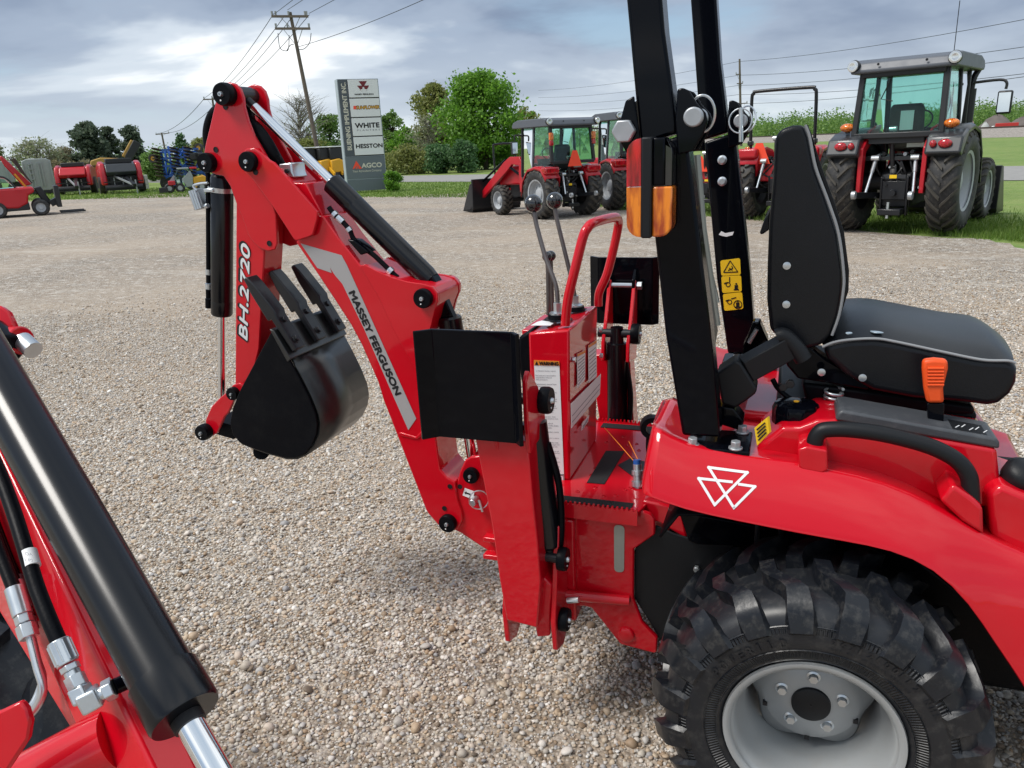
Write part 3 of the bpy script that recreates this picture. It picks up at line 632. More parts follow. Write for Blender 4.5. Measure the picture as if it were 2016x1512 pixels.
# bucket hinge and link
lk = T(Z2((330, 800), (372, 785), (400, 800), (395, 850), (340, 900), (300, 985), (275, 1010), (225, 1120), (190, 1140), (150, 1120), (150, 1030), (190, 940), (250, 880), (300, 840)), y=-0.085)
for s in (-1, 1):
    mb = MB(); mb.prism([V((p.x, s*0.073, p.z)) for p in lk], (0, s*0.012, 0)); mb.build('bucket_link', 'red', bh, bevel=0.003)
c = P(*Z2((345, 850))[0], y=-0.085); washer(c, (0, -1, 0), RP(13, c))
c2 = P(*Z2((160, 1100))[0], y=-0.085); washer(c2, (0, -1, 0), RP(16, c2), th=0.03)
mb = MB(); mb.cyl((c.x, -0.08, c.z), (c.x, 0.08, c.z), 0.014); mb.build('link_pin', 'dark_steel', bh)
mb = MB(); mb.cyl((c2.x, -0.08, c2.z), (c2.x, 0.08, c2.z), 0.014); mb.bar(V((c2.x, 0, c2.z)), P(*Z2((400, 1080))[0], y=0), 0.10, 0.05); mb.build('bucket_bracket', 'black_matte', bucket)
mb = MB(); mb.cyl(P(*Z2((520, 1240))[0], y=-0.10), P(*Z2((520, 1240))[0], y=0.10), RP(16, c)); mb.build('bucket_hinge_tube', 'black_matte', bucket)
# --- swing tower
tow = ZA((752, 640), (740, 560), (745, 500), (762, 430), (792, 365), (825, 345), (870, 342), (980, 342), (1050, 600), (1050, 925), (985, 918), (872, 848), (770, 780), (700, 745))
tw = T(tow, y=-0.064)
for s in (-1, 1):
    mb = MB(); mb.prism([V((p.x, s*0.062, p.z)) for p in tw], (0, -s*0.016, 0)); mb.build('swing_plate', 'red', bh, bevel=0.004)
c = P(*ZA((835, 442))[0], y=-0.063); washer(c, (0, -1, 0), RP(16, c))
c = P(*ZA((703, 712))[0], y=-YB - 0.001); washer(c, (0, -1, 0), RP(18, c))
for px in ((708, 512), (765, 513), (677, 636)):
    c = P(*ZA(px)[0], y=-YB - 0.001); mb = MB(); mb.lathe([(0, 0), (0, 0.008), (0.001, 0.008), (0.001, 0.0065)], c, (0, -1, 0), 14); mb.build('hole_shade', 'ink', bh, smooth=0)  # flat dark disc for hole shade, the plate is not pierced
for zy in (800, 897):
    p0 = P(*ZA((905, zy))[0], y=-0.075); mb = MB(); mb.bar(p0, p0 + V((0.10, 0, 0)), 0.03, 0.016); mb.build('swing_lug', 'red', bh, bevel=0.003)
# swing lock pin with its arrow decal
ar = T(ZA((792, 520), (848, 540), (838, 585), (780, 562)), y=-0.066); mb = MB(); mb.prism(ar, (0, -0.0006, 0)); dcl = mb.build('arrow_decal', 'white', bh, smooth=0)
mb = MB(); mb.prism(T(ZA((790, 546), (802, 540), (801, 545), (828, 554), (826, 561), (799, 552), (797, 557)), y=-0.067), (0, -0.0006, 0)); mb.build('arrow', 'ink', dcl, smooth=0)
c = P(*ZA((858, 580))[0], y=-0.064); mb = MB(); mb.cyl(c, c - V((0, 0.035, 0)), 0.011, n=16); lp = mb.build('lock_pin', 'zinc', bh, bevel=0.002)
mb = MB(); cr = P(*ZA((872, 588))[0], y=-0.10); mb.tube([cr + V((math.cos(a)*0.026, 0.012*math.cos(a), math.sin(a)*0.030)) for a in [k*math.pi/12 for k in range(25)]], 0.0018, 6); mb.build('split_ring', 'zinc', lp)
mb = MB(); mb.bar(cr, cr + V((0.012, -0.005, -0.035)), 0.003, 0.008); mb.build('pin_tail', 'zinc', lp)
# --- main frame: transverse slide box, side plates, pin plates
mb = MB(); mb.box((-0.66, 0, 0.44), 0.16, 0.60, 0.30); mb.build('cross_frame', 'red', bh, bevel=0.006)
for s in (-1, 1):
    sidepl = Z4((905, 680), (1285, 685), (1345, 705), (1370, 740), (1370, 820), (1255, 900), (1252, 1170), (1300, 1300), (1385, 1390), (1380, 1470), (1365, 1475), (1180, 1425), (1020, 1225), (980, 1215), (905, 1215), (860, 1180), (868, 720))
    sq = T(sidepl, y=-0.28)
    mb = MB(); mb.prism([V((p.x, s*0.28, p.z)) for p in sq], (0, -s*0.014, 0)); sp_ = mb.build('side_plate', 'red', bh, bevel=0.004)
    if s < 0:
        for px in ((1030, 1150), (1223, 1178)):
            c = P(*Z4(px)[0], y=-0.2805); mb = MB(); mb.box(c, 0.011, 0.001, 0.011); mb.build('square_hole_shade', 'ink', sp_, smooth=0)  # dark square patch painting the shade of a hole
        c = P(*Z4((1213, 1368))[0], y=-0.28); mb = MB(); mb.lathe([(0, 0), (0, RP(16, c)), (0.006, RP(16, c)), (0.009, RP(13, c)), (0.009, 0)], c, (0, -1, 0), 28); mb.build('pivot_boss', 'red', sp_, smooth=40)
        st = fillet(T(Z4((1145, 763), (1203, 770), (1200, 1027), (1146, 1022)), y=-0.2808), 0.02); mb = MB(); mb.prism(st, (0, -0.0012, 0)); mb.build('reflector_strip', 'sheet_metal', sp_, smooth=0)
    # pin plate (normal along X) with stabilizer pins
    base = [(-0.615, -0.26, 0.62), (-0.615, -0.36, 0.60), (-0.615, -0.415, 0.36), (-0.615, -0.405, 0.27), (-0.615, -0.35, 0.25), (-0.615, -0.27, 0.30)]
    mb = MB(); mb.prism([V((x, -s*y, z)) for x, y, z in base], (0.014, 0, 0)); mb.build('pin_plate', 'red', bh, bevel=0.003)
    mb = MB(); mb.prism([V((x - 0.13, -s*y, z)) for x, y, z in base], (0.014, 0, 0)); mb.build('pin_plate', 'red', bh, bevel=0.003)
    for z_, y_ in ((0.52, 0.375), (0.345, 0.375)):
        washer((-0.600, s*y_, z_), (1, 0, 0), 0.030, th=0.022)
        mb = MB(); mb.cyl((-0.76, s*y_, z_), (-0.6, s*y_, z_), 0.013); mb.build('pivot_pin', 'dark_steel', bh)
c = V((-0.585, -0.36, 0.392)); mb = MB(); mb.cyl(c, c + V((0.03, 0, 0.008)), 0.008, n=10); mb.build('hose_fitting', 'zinc', bh)
mb = MB(); mb.cyl((-0.61, -0.31, 0.375), (-0.44, -0.285, 0.37), 0.014, n=14); mb.build('cross_tube', 'red', bh)
# --- stabilizers: red leg folded up, black cylinder, black pad at the top
def stabilizer(s, dx_, cl_, x0, x1, ztop):
    yo = s*0.43
    leg = [P(*q, y=-0.43) for q in Z4((378, 285), (668, 305), (700, 640), (725, 860), (742, 1080), (722, 1335), (552, 1292), (515, 1080), (470, 760))]
    leg = [V((p.x + dx_, yo, p.z)) for p in leg]
    mb = MB(); mb.prism(leg, (0, -s*0.075, 0)); lg = mb.build('stabilizer_leg', 'red', bh, bevel=0.004)
    foot = [P(*q, y=-0.40) for q in Z4((735, 1030), (800, 1100), (790, 1380), (720, 1385), (675, 1130), (690, 1090))]
    mb = MB(); mb.prism([V((p.x + dx_, s*0.40, p.z)) for p in foot], (0, -s*0.09, 0)); mb.build('leg_foot', 'red', lg, bevel=0.004)
    cx_ = -0.69 + dx_; yt = s*0.345
    if s < 0: ta_, tb_ = P(1046, 790, y=-0.335), P(1086, 1100, y=-0.355)
    else: ta_, tb_ = V((cx_, yt, 0.945)), V((cx_, yt, 0.495))
    tl_ = (tb_ - ta_).length
    mb = MB(); mb.lathe([(0, 0), (0, 0.020), (0.05, 0.022), (0.052, 0.032), (tl_*0.90, 0.032), (tl_*0.92, 0.025), (tl_, 0.02), (tl_, 0)], ta_, tb_ - ta_, 28)
    sc = mb.build('stabilizer_cylinder', 'gloss_black', bh, smooth=30)
    hx_ = V((0.040, 0, 0)); mb = MB(); mb.tube(smooth_path([ta_.lerp(tb_, 0.25) + hx_*0.7, ta_.lerp(tb_, 0.5) + hx_*1.1, ta_.lerp(tb_, 0.8) + hx_*0.9, tb_ + hx_*0.4]), 0.009, 8); mb.build('hose', 'black_matte', sc)
    # lugs above the leg that hold the cylinder top and the pad
    for dx in (-0.045, 0.035):
        lugp = [V((cx_ + dx, yo, 0.82)), V((cx_ + dx, yo - s*0.12, 0.84)), V((cx_ + dx, yo - s*0.115, 0.90)), V((cx_ + dx, yo - s*0.07, 0.965)), V((cx_ + dx, yo - s*0.01, ztop)), V((cx_ + dx, yo + s*0.012, ztop - 0.02)), V((cx_ + dx, yo + s*0.012, 0.9))]
        mb = MB(); mb.prism(lugp, (0.012, 0, 0)); mb.build('leg_lug', 'red', lg, bevel=0.003)
    washer((cx_ + 0.048, yt, 0.925), (1, 0, 0), 0.033, th=0.026)
    mb = MB(); mb.cyl((cx_ - 0.06, yt, 0.925), (cx_ + 0.05, yt, 0.925), 0.014); mb.build('pivot_pin', 'dark_steel', bh)
    zb_ = ztop - 0.02; b0, b1 = cx_ - 0.07, min(cx_ + 0.065, x1 - 0.012)
    mb = MB(); mb.cyl((b0, yo - s*0.006, zb_), (b1, yo - s*0.006, zb_), 0.008, n=10); pb = mb.build('pad_bolt', 'zinc', bh)
    for q in (b0, b1 - 0.014): mb = MB(); mb.cyl((q, yo - s*0.006, zb_), (q + 0.014, yo - s*0.006, zb_), 0.014, n=6); mb.build('nut', 'zinc', pb)
    # pad: shallow channel plate
    yp = s*0.452
    zt, zl = (1.118, 0.855) if s < 0 else (1.150, 0.93)
    sec = [(x0 - 0.034, yp + s*0.030), (x0, yp), (x1, yp), (x1 + 0.020, yp + s*0.020)]
    rows = [[V((x, y, z)) for x, y in sec] for z in (zt, zl)]
    mb = MB(); mb.grid(rows); pd = mb.build('stabilizer_pad', 'black_paint', bh, solid=0.010, bevel=0.002, smooth=0)
    for dx in (b0 + 0.02 - cx_, b1 - 0.03 - cx_):
        mb = MB(); mb.prism([V((cx_ + dx, yp - s*0.012, ztop + 0.03)), V((cx_ + dx, yp - s*0.045, ztop)), V((cx_ + dx, yp - s*0.045, ztop - 0.03)), V((cx_ + dx, yp - s*0.012, ztop - 0.07))], (0.010, 0, 0)); mb.build('pad_lug', 'black_paint', pd, bevel=0.002)
stabilizer(-1, 0.0, -0.73, -0.865, -0.665, 1.02); stabilizer(1, 0.085, -0.60, -0.690, -0.512, 1.085)
# --- operator platform
ZD = 0.634
deck = [(-0.74, -0.302), (-0.416, -0.302), (-0.39, -0.20), (-0.43, -0.06), (-0.43, 0.10), (-0.39, 0.20), (-0.416, 0.31), (-0.74, 0.31)]
mb = MB(); mb.prism([V((x, y, ZD)) for x, y in deck], (0, 0, -0.008)); pf = mb.build('platform', 'red', bh, bevel=0.002)
for y0, s in ((-0.302, -1), (0.310, 1)):
    ser = [V((-0.74, y0, ZD - 0.034)), V((-0.416, y0, ZD - 0.034))]
    for k in range(27):
        x = -0.416 - 0.012*k
        if x < -0.74: break
        ser += [V((x, y0, ZD + 0.011)), V((x - 0.0045, y0, ZD + 0.011)), V((x - 0.006, y0, ZD + 0.003)), V((x - 0.0105, y0, ZD + 0.003))]
    mb = MB(); mb.prism(ser, (0, s*0.006, 0)); mb.build('serrated_edge', 'red', pf, smooth=0)
def pad_strip(pts): mb = MB(); mb.prism([V((x, y, ZD + 0.0008)) for x, y in pts], (0, 0, 0.0015)); mb.build('grip_strip', 'grip', pf, smooth=0)
gs = [P(*q, z=ZD) for q in Z4((1100, 360), (1203, 362), (1092, 543), (995, 535))]; pad_strip([(p.x, p.y) for p in gs])
pad_strip([(-0.70, -0.292), (-0.435, -0.292), (-0.435, -0.258), (-0.70, -0.258)]); pad_strip([(-0.64, 0.255), (-0.44, 0.255), (-0.44, 0.295), (-0.64, 0.295)])
for k in range(26):
    x, y = random.uniform(-0.60, -0.43), random.uniform(-0.25, 0.2)
    if -0.56 < x < -0.47 and -0.15 < y < 0.08: continue
    mb = MB(); mb.lathe([(0, 0.0065), (0.002, 0.0055), (0.002, 0.004), (0.0, 0.0035)], (x, y, ZD), (0, 0, 1), 12); mb.build('grip_dimple', 'red', pf)
hole_shade = [P(*q, z=ZD + 0.0012) for q in Z4((1165, 435), (1240, 395), (1330, 420), (1330, 520), (1262, 510))]
mb = MB(); mb.prism(hole_shade, (0, 0, -0.001)); mb.build('deck_opening_shade', 'ink', pf, smooth=0)  # dark patch laid on the deck for the shade in its opening
# control console
cx0, cx1, cy0, cy1, cz1 = -0.735, -0.624, -0.160, 0.148, 1.052
mb = MB(); mb.prism([V((cx0 + 0.0, cy0, ZD)), V((cx1 - 0.004, cy0, ZD)), V((cx1 + 0.004, cy0, cz1 + 0.003)), V((cx0 + 0.004, cy0, cz1 - 0.010))], (0, cy1 - cy0, 0)); cs = mb.build('control_console', 'red', bh, bevel=0.006)
bc = T(Z3((960, 1040), (855, 1100), (850, 1180), (870, 1440), (985, 1512)), y=-0.15); mb = MB(); mb.prism(bc, (0, 0.28, 0)); mb.build('console_back_cover', 'black_matte', cs, bevel=0.008)
def flat(name, q, y, m, parent, th=0.0008): mb = MB(); mb.prism(T(q, y=y), (0, -th, 0)); return mb.build(name, m, parent, smooth=0)
yl = cy0 - 0.0008
wl = flat('warning_label', [(1051, 709), (1101, 711), (1111, 950), (1065, 948)], yl, 'white', cs)
flat('warning_header', [(1051, 709), (1101, 711), (1101.6, 720), (1051.7, 719)], yl - 0.001, 'warn_orange', wl)
def txt_on(name, body, a, b, y, hpx, m, parent, **k):
    p, q = P(*a, y=y), P(*b, y=y); lettering(name, body, p, q - p, V((0, -1, 0)).cross((q-p).normalized()) if V((0, -1, 0)).cross((q-p).normalized()).z > 0 else -V((0, -1, 0)).cross((q-p).normalized()), m, parent, width=(q-p).length, height=RP(hpx, p), ext=0.0004, **k)
txt_on('warning_word', 'WARNING', (1062, 718.6), (1099.5, 719.6), yl - 0.0022, 7.0, 'ink', wl, thick=0.0007)
mb = MB(); mb.prism(T([(1053, 718.3), (1060, 718.6), (1056.6, 711)], y=yl - 0.0022), (0, -0.0003, 0)); mb.build('warning_triangle', 'ink', wl, smooth=0)
rows_ = ['TO PREVENT BODILY INJURY', "Read operator's manual before\nusing backhoe. Follow all\nsafety precautions.", 'Replacement manual from\nauthorized dealer.', 'Inspect backhoe daily for\ndamaged parts or worn parts.', 'Before transporting attach\nslow moving vehicle sign and\nhave mirror and safety locks.', 'Know lifts of tractor and\nbackhoe weights. Install or\nuse front weights with\nbackhoe in transport.', 'Seat and operator. Only\noperate from backhoe seat.', 'No digging is safe of\nbank or under walls, slopes\nand embankments.', 'Keep bystanders away\nonly.', 'Keep all guards in place.', 'When operating backhoe, keep\nothers away from outriggers and\nmaximum bucket swing areas.', 'Never remove off backhoe and\ntractor while operating backhoe.', 'Contact local utilities before\ndigging. Follow damage of\nunderground cables and pipes.', 'Do not repair or service backhoe\nwhile tractor is running or under\npressure. Lack of care could result.', 'Do not use backhoe for lifting,\ncarrying or providing a work\nplatform for personnel.', 'Before leaving equipment,\nlower bucket to ground and\ninstall transport locks. Turn off\nengine and remove key.']
yy_ = 729
for r_ in rows_:
    nl = r_.count('\n') + 1; h_ = 3.0 + (nl - 1) * 4.6; k_ = (yy_ - 720) / 230
    txt_on('warning_text', r_, (1054 + 12*k_, yy_ + h_), (1054 + 12*k_ + 40, yy_ + h_ + 0.6), yl - 0.001, h_, 'print_grey', wl)
    yy_ += h_ + 5.0
flat('label_rule', [(1064.5, 933), (1110.2, 934), (1110.3, 935), (1064.6, 934)], yl - 0.001, 'ink', wl)
txt_on('warning_text', 'Failure to comply may\nresult in death or\nserious injury.', (1066.5, 946), (1094, 947), yl - 0.001, 10.5, 'ink', wl)
bx_ = [(1096, 935.5), (1109, 936), (1109.6, 948), (1096.6, 947.6)]
for a, b in zip(bx_, bx_[1:] + bx_[:1]):
    mb = MB(); mb.cyl(P(*a, y=yl - 0.001), P(*b, y=yl - 0.001), 0.0006, n=5); mb.build('pictogram_line', 'ink', wl)
mb = MB(); mb.box(P(1103, 942, y=yl - 0.001), 0.008, 0.0005, 0.009); mb.build('pictogram', 'print_grey', wl, smooth=0)
# right face (towards the tractor) decals and bolts
def onx(q): return [P(a, b, x=cx1 + 0.0045 - 0.0) for a, b in q]
def flatx(name, q, m, parent, off=0.001): mb = MB(); pts_ = [p + V((off, 0, 0)) for p in onx(q)]; mb.prism(pts_, (0.0006, 0, 0)); return mb.build(name, m, parent, smooth=0)
for q, hd_ in (([(1135, 697), (1151, 689), (1151, 747), (1136, 764)], 1), ([(1157, 680), (1173, 670), (1174, 740), (1158, 754)], 1), ([(1123, 795), (1182, 736), (1180, 776), (1124, 843)], 0), ([(1145, 833), (1159, 817), (1157, 830), (1144, 848)], 0)):
    d0 = flatx('instruction_decal', q, 'white', cs)
    if hd_:
        q2 = [q[0], q[1], (q[1][0], q[1][1] + 5), (q[0][0], q[0][1] + 5)]; flatx('decal_header', q2, 'warn_orange', d0, 0.0022)
    n_ = 10 if hd_ else 4
    for k in range(2, n_):
        t = k / n_; a = (q[0][0]*(1-t) + q[3][0]*t + 1.5, q[0][1]*(1-t) + q[3][1]*t); b = (q[1][0]*(1-t) + q[2][0]*t - 1.5, q[1][1]*(1-t) + q[2][1]*t)
        pa, pb = onx([a, b]); mb = MB(); mb.bar(pa + V((0.002, 0, 0)), pb + V((0.002, 0, 0)), 0.0006, 0.0016); mb.build('print_line', 'print_grey', d0, smooth=0)
for px in ((1180, 649), (1181, 700), (1127, 708)):
    c = P(*px, x=cx1 + 0.003); hexbolt(c, (1, 0, 0), 0.008, 0.009, cs)
# handrail on the console
hr = [P(1113, 640, y=-0.13), P(1118, 590, y=-0.13), P(1132, 530, y=-0.128), P(1147, 470, y=-0.12), P(1156, 450, y=-0.11), P(1170, 438, y=-0.08), P(1208, 428, y=0.06), P(1216, 432, y=0.10), P(1217, 446, y=0.12), P(1208, 490, y=0.125), P(1195, 540, y=0.125), P(1180, 575, y=0.125), P(1178, 602, y=0.125)]
mb = MB(); mb.tube(smooth_path(hr, 6), 0.0125, 14); mb.build('grab_rail', 'red', bh, smooth=50)
# control levers with ball knobs
def lever(path, yk, rk, boot):
    pts_ = [P(*q, y=yy) for q, yy in path]; mb = MB(); mb.tube(smooth_path(pts_, 6), 0.0062, 10); lv = mb.build('control_lever', 'lever_steel', bh, smooth=50)
    c = pts_[0]; bm_ = MB(); prof = [(-rk*math.cos(a), max(1e-4, rk*math.sin(a))) for a in [math.pi*k/14 for k in range(15)]]
    bm_.lathe(prof, c, (0, 0, 1), 24); bm_.build('knob', 'lens_dark', lv, smooth=60)
    if boot:
        e = pts_[-1]; m2 = MB(); m2.cyl(e + V((0, 0, -0.002)), e + V((0, 0, 0.026)), 0.011, n=6); m2.cyl(e - V((0, 0, 0.004)), e, 0.022, n=20); m2.build('lever_nut', 'zinc', lv)
        m2 = MB(); m2.cyl(e - V((0, 0, 0.016)), e - V((0, 0, 0.004)), 0.028, 0.026, n=20); m2.build('rubber_boot', 'black_matte', lv)
lever([((1050, 401), -0.02), ((1053, 425), -0.025), ((1058, 450), -0.03), ((1075, 510), -0.05), ((1095, 565), -0.07), ((1098, 615), -0.08)], 0, 0.024, True)
lever([((1092, 395), 0.10), ((1094, 420), 0.095), ((1102, 455), 0.09), ((1118, 520), 0.08), ((1130, 575), 0.07), ((1132, 600), 0.07)], 0, 0.0235, True)
lever([((1077, 505), 0.02), ((1079, 540), 0.02), ((1080, 620), 0.02)], 0, 0.014, False)
lever([((1084, 504), 0.06), ((1085, 540), 0.06), ((1088, 618), 0.06)], 0, 0.015, False)
mb = MB(); mb.prism([P(*q, z=cz1 + 0.004) for q in Z3((1000, 985), (1035, 975), (1130, 990), (1100, 1012), (950, 1012))], (0, 0, 0.0008)); mb.build('top_decal', 'white', cs, smooth=0)
mb = MB(); mb.prism([P(*q, z=cz1 + 0.003) for q in Z3((1060, 960), (1190, 945), (1270, 960), (1240, 985), (1080, 985))], (0, 0, 0.0015)); mb.build('lever_slot_shade', 'ink', cs, smooth=0)  # dark patch painting the shade in a lever slot
mb = MB(); mb.prism([P(*q, z=cz1 + 0.003) for q in Z3((1240, 880), (1300, 868), (1380, 885), (1340, 905), (1250, 905))], (0, 0, 0.0015)); mb.build('lever_slot_shade', 'ink', cs, smooth=0)  # second dark patch painted for slot shade
mb = MB(); mb.box((-0.745, 0.0, 1.02), 0.05, 0.20, 0.03); mb.build('valve_block', 'red', cs, bevel=0.004)
# orange tie strings and quick couplers beside the tractor
mb = MB(); mb.tube([P(1190, 842, y=-0.05), P(1222, 878, y=-0.1), P(1250, 910, y=-0.13)], 0.0011, 6); mb.build('orange_tie', 'orange_strap', bh)
mb = MB(); mb.tube([P(1238, 869, y=-0.08), P(1256, 905, y=-0.12)], 0.0011, 6); mb.build('orange_tie', 'orange_strap', bh)
qa, qb = P(1254, 905, y=-0.14), P(1256, 975, y=-0.16)
for t0, t1, r_, mm in ((0, 0.12, 0.010, 'blue'), (0.12, 0.3, 0.011, 'zinc'), (0.3, 0.42, 0.015, 'zinc'), (0.42, 0.6, 0.012, 'zinc'), (0.6, 0.74, 0.016, 'zinc'), (0.74, 0.95, 0.011, 'zinc')):
    mb = MB(); mb.cyl(qa.lerp(qb, t0), qa.lerp(qb, t1), r_, n=12); mb.build('hose_coupler', mm, bh)
for k in range(3):
    q0 = qa.lerp(qb, 0.9) + V((0.012*k, 0.02*k, 0)); mb = MB(); mb.tube(smooth_path([q0, q0 + V((0.02, 0.02, -0.05)), q0 + V((0.07, 0.05, -0.09))]), 0.011, 10); mb.build('hose', 'black_matte', bh)
    mb = MB(); mb.cyl(q0 + V((0.02, 0.02, -0.05)), q0 + V((0.035, 0.025, -0.065)), 0.014, n=8); mb.build('hose_fitting', 'zinc', bh)
# ================================================================ near compact tractor
tr = thing('compact_tractor', 'red compact tractor in the foreground with black roll bar, black seat and chunky rear tyre', 'tractor', (0, 0, 0))
# --- fender shell (near side), lofted through measured crease and lower edge
cre = [(1298, 842), (1340, 874), (1463, 897), (1571, 909), (1633, 924), (1740, 944), (1840, 990), (1933, 1048), (2010, 1088), (2100, 1120), (2200, 1150)]
bot = [(1272, 976), (1344, 1004), (1455, 1027), (1575, 1051), (1660, 1066), (1756, 1083), (1840, 1119), (1910, 1189), (1960, 1269), (2016, 1348), (2060, 1430)]
YC, YBm = -0.415, -0.490
def fender(s, name):
    cols = []
    for i, (c, b) in enumerate(zip(cre, bot)):
        C_, B_ = P(*c, y=YC), P(*b, y=YBm)
        inn = V((C_.x - 0.004, -0.12, C_.z - 0.018)); t0 = V((C_.x, -0.36, C_.z - 0.012)); t1 = V((C_.x, YC + 0.016, C_.z - 0.003))
        n1 = C_.lerp(B_, 0.05) + V((0, -0.004, 0.001)); n2 = C_.lerp(B_, 0.16) + V((0, -0.008, 0.002)); mid = C_.lerp(B_, 0.5) + V((0, -0.010, 0.004)); n3 = C_.lerp(B_, 0.94) + V((0, -0.001, 0))
        lip = B_ + V((0, 0.005, -0.003)); lip2 = B_ + V((0, 0.030, 0.004))
        cols.append([inn, t0, t1, C_, n1, n2, mid, n3, B_, lip, lip2])
    # rounded rear end
    f = cols[0]; ends = []
    for dx, dy, dz in ((-0.014, 0.012, -0.003), (-0.022, 0.035, -0.008), (-0.026, 0.10, -0.014), (-0.028, 0.25, -0.018)):
        q = [p + V((dx*(1.0 if k < 8 else 0.6), dy, dz)) for k, p in enumerate(f)]
        q[0] = V((q[0].x, -0.12, q[0].z)); q[1] = V((q[1].x, min(q[1].y, -0.13), q[1].z)); ends.append(q)
    cols = ends[::-1] + cols
    cols = [[V((p.x, p.y if s < 0 else -p.y, p.z)) for p in c] for c in cols]
    mb = MB(); mb.grid(cols); return mb.build(name, 'red', tr, solid=0.006, sub=1, smooth=40)
fd = fender(-1, 'fender'); fender(1, 'fender')
# black sheet added inside the fender so that the wheel well stays dark
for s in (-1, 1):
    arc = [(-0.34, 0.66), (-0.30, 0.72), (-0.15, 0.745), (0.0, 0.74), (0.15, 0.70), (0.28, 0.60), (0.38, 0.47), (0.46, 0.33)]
    mb = MB(); mb.grid([[V((x, s*0.455, z)) for x, z in arc], [V((x, s*0.24, z)) for x, z in arc]]); mb.build('wheel_well_dark_sheet', 'black_matte', tr, solid=0.006)
# transaxle block
mb = MB(); mb.prism([V((-0.34, -0.22, 0.22)), V((-0.36, -0.22, 0.70)), V((0.55, -0.22, 0.66)), V((0.60, -0.22, 0.24))], (0, 0.44, 0)); mb.build('transaxle', 'black_matte', tr, bevel=0.02)
mb = MB(); mb.cyl((0, -0.44, 0.32), (0, 0.44, 0.32), 0.07); mb.build('axle', 'black_matte', tr)
mud = Z4((1378, 768), (1480, 815), (1600, 850), (1800, 870), (1800, 1300), (1480, 1420), (1395, 1400), (1335, 1295), (1255, 1170), (1258, 900))
mb = MB(); mb.prism(T(mud, y=-0.262), (0, 0.006, 0)); mb.build('mud_guard', 'plastic', tr, bevel=0.003)
for px in ((1372, 1118), (1404, 1118)):
    c = P(*px, y=-0.266); hexbolt(c, (0, -1, 0), 0.008, 0.012, tr)
# red frame ends between backhoe and fender
mb = MB(); mb.prism(T(Z7((60, 90), (260, 130), (300, 300), (150, 210), (60, 190)), y=-0.25), (0, 0.5, 0)); mb.build('rear_frame', 'red', tr, bevel=0.006)
mb = MB(); mb.prism(T(Z7((250, 150), (560, 205), (700, 240), (680, 330), (350, 320), (300, 300)), y=-0.27), (0, 0.01, 0)); mb.build('frame_bracket', 'black_paint', tr, bevel=0.003)
for px in ((650, 270), (770, 270)):
    c = P(*Z7(px)[0], y=-0.30); mb = MB(); mb.cyl(c + V((0, 0, 0.03)), c - V((0, 0, 0.03)), 0.006, n=10); mb.build('fender_bolt', 'dark_steel', tr)
# --- raised body behind the grab handle
hump = Z6((640, 1000), (700, 950), (780, 885), (870, 885), (960, 850), (1050, 850), (1880, 995), (1900, 1190), (1830, 1230), (1830, 1300), (1700, 1300), (1560, 1262), (1300, 1150), (1020, 1100), (860, 1065), (700, 1050))
mb = MB(); mb.prism(T(hump, y=-0.345), (0, 0.20, 0)); body = mb.build('body_console', 'red', tr, bevel=0.010, seg=3)
boss = Z6((858, 1000), (905, 985), (1010, 1005), (1015, 1105), (985, 1125), (880, 1105), (862, 1090)); mb = MB(); mb.prism(T(boss, y=-0.425), (0, 0.085, 0)); mb.build('handle_boss', 'red', tr, bevel=0.008, seg=3)
boss = Z6((1585, 1262), (1655, 1178), (1760, 1255), (1808, 1300), (1812, 1440), (1700, 1370)); mb = MB(); mb.prism(T(boss, y=-0.425), (0, 0.085, 0)); mb.build('handle_boss', 'red', tr, bevel=0.008, seg=3)
hp = [P(*q, y=-0.395) for q in Z6((945, 1030), (945, 985), (950, 945), (972, 912), (1010, 898), (1120, 898), (1300, 922), (1500, 972), (1620, 1022), (1690, 1072), (1730, 1130), (1742, 1190), (1745, 1290))]
mb = MB(); mb.tube(smooth_path(hp, 5), 0.0165, 16); mb.build('grab_handle', 'plastic', tr, smooth=50)
# front body sheet right of the handle
fr = Z6((1830, 1230), (1900, 1180), (2016, 1230), (2200, 1290), (2300, 1700), (2000, 1560), (1850, 1450)); mb = MB(); mb.prism(T(fr, y=-0.385), (0, 0.2, 0)); mb.build('front_body', 'red', tr, bevel=0.012, seg=3)
kb = P(2012, 935, y=-0.33); mb = MB(); mb.lathe([(-0.03, 0.0), (-0.03, 0.026), (-0.012, 0.036), (0.012, 0.036), (0.024, 0.026), (0.028, 0)], kb, (0.2, -0.5, 0.9), 24); mb.build('pedal_knob', 'plastic', tr, smooth=50)
# grey tray beside the seat
trq = [P(*q, y=-0.345) for q in Z6((1050, 852), (1062, 815), (1085, 800), (1880, 945), (1893, 968), (1893, 1000))]
mb = MB(); mb.prism(trq, (0, 0.105, 0)); ty = mb.build('armrest_tray', 'grey_plastic', tr, bevel=0.006, seg=3)
gd = [P(*q, y=-0.335) for q in Z6((1650, 908), (1850, 945))]
p0, p1 = gd[0] + V((0, 0, 0.004)), gd[1] + V((0, 0, 0.004)); mb = MB(); mb.prism([p0, p1, p1 + V((0, 0.06, 0)), p0 + V((0, 0.06, 0))], (0, 0, 0.0015)); gg = mb.build('gear_plate', 'plastic', ty, smooth=0)
for k in range(5):
    t0 = 0.1 + k*0.18; q0 = p0.lerp(p1, t0) + V((0, 0.012 + 0.01*(k % 2), 0.0022)); q1 = p0.lerp(p1, t0 + 0.14) + V((0, 0.03 + 0.012*(k % 2), 0.0022)); mb = MB(); mb.bar(q0, q1, 0.002, 0.0006); mb.build('gear_line', 'white', gg, smooth=0)
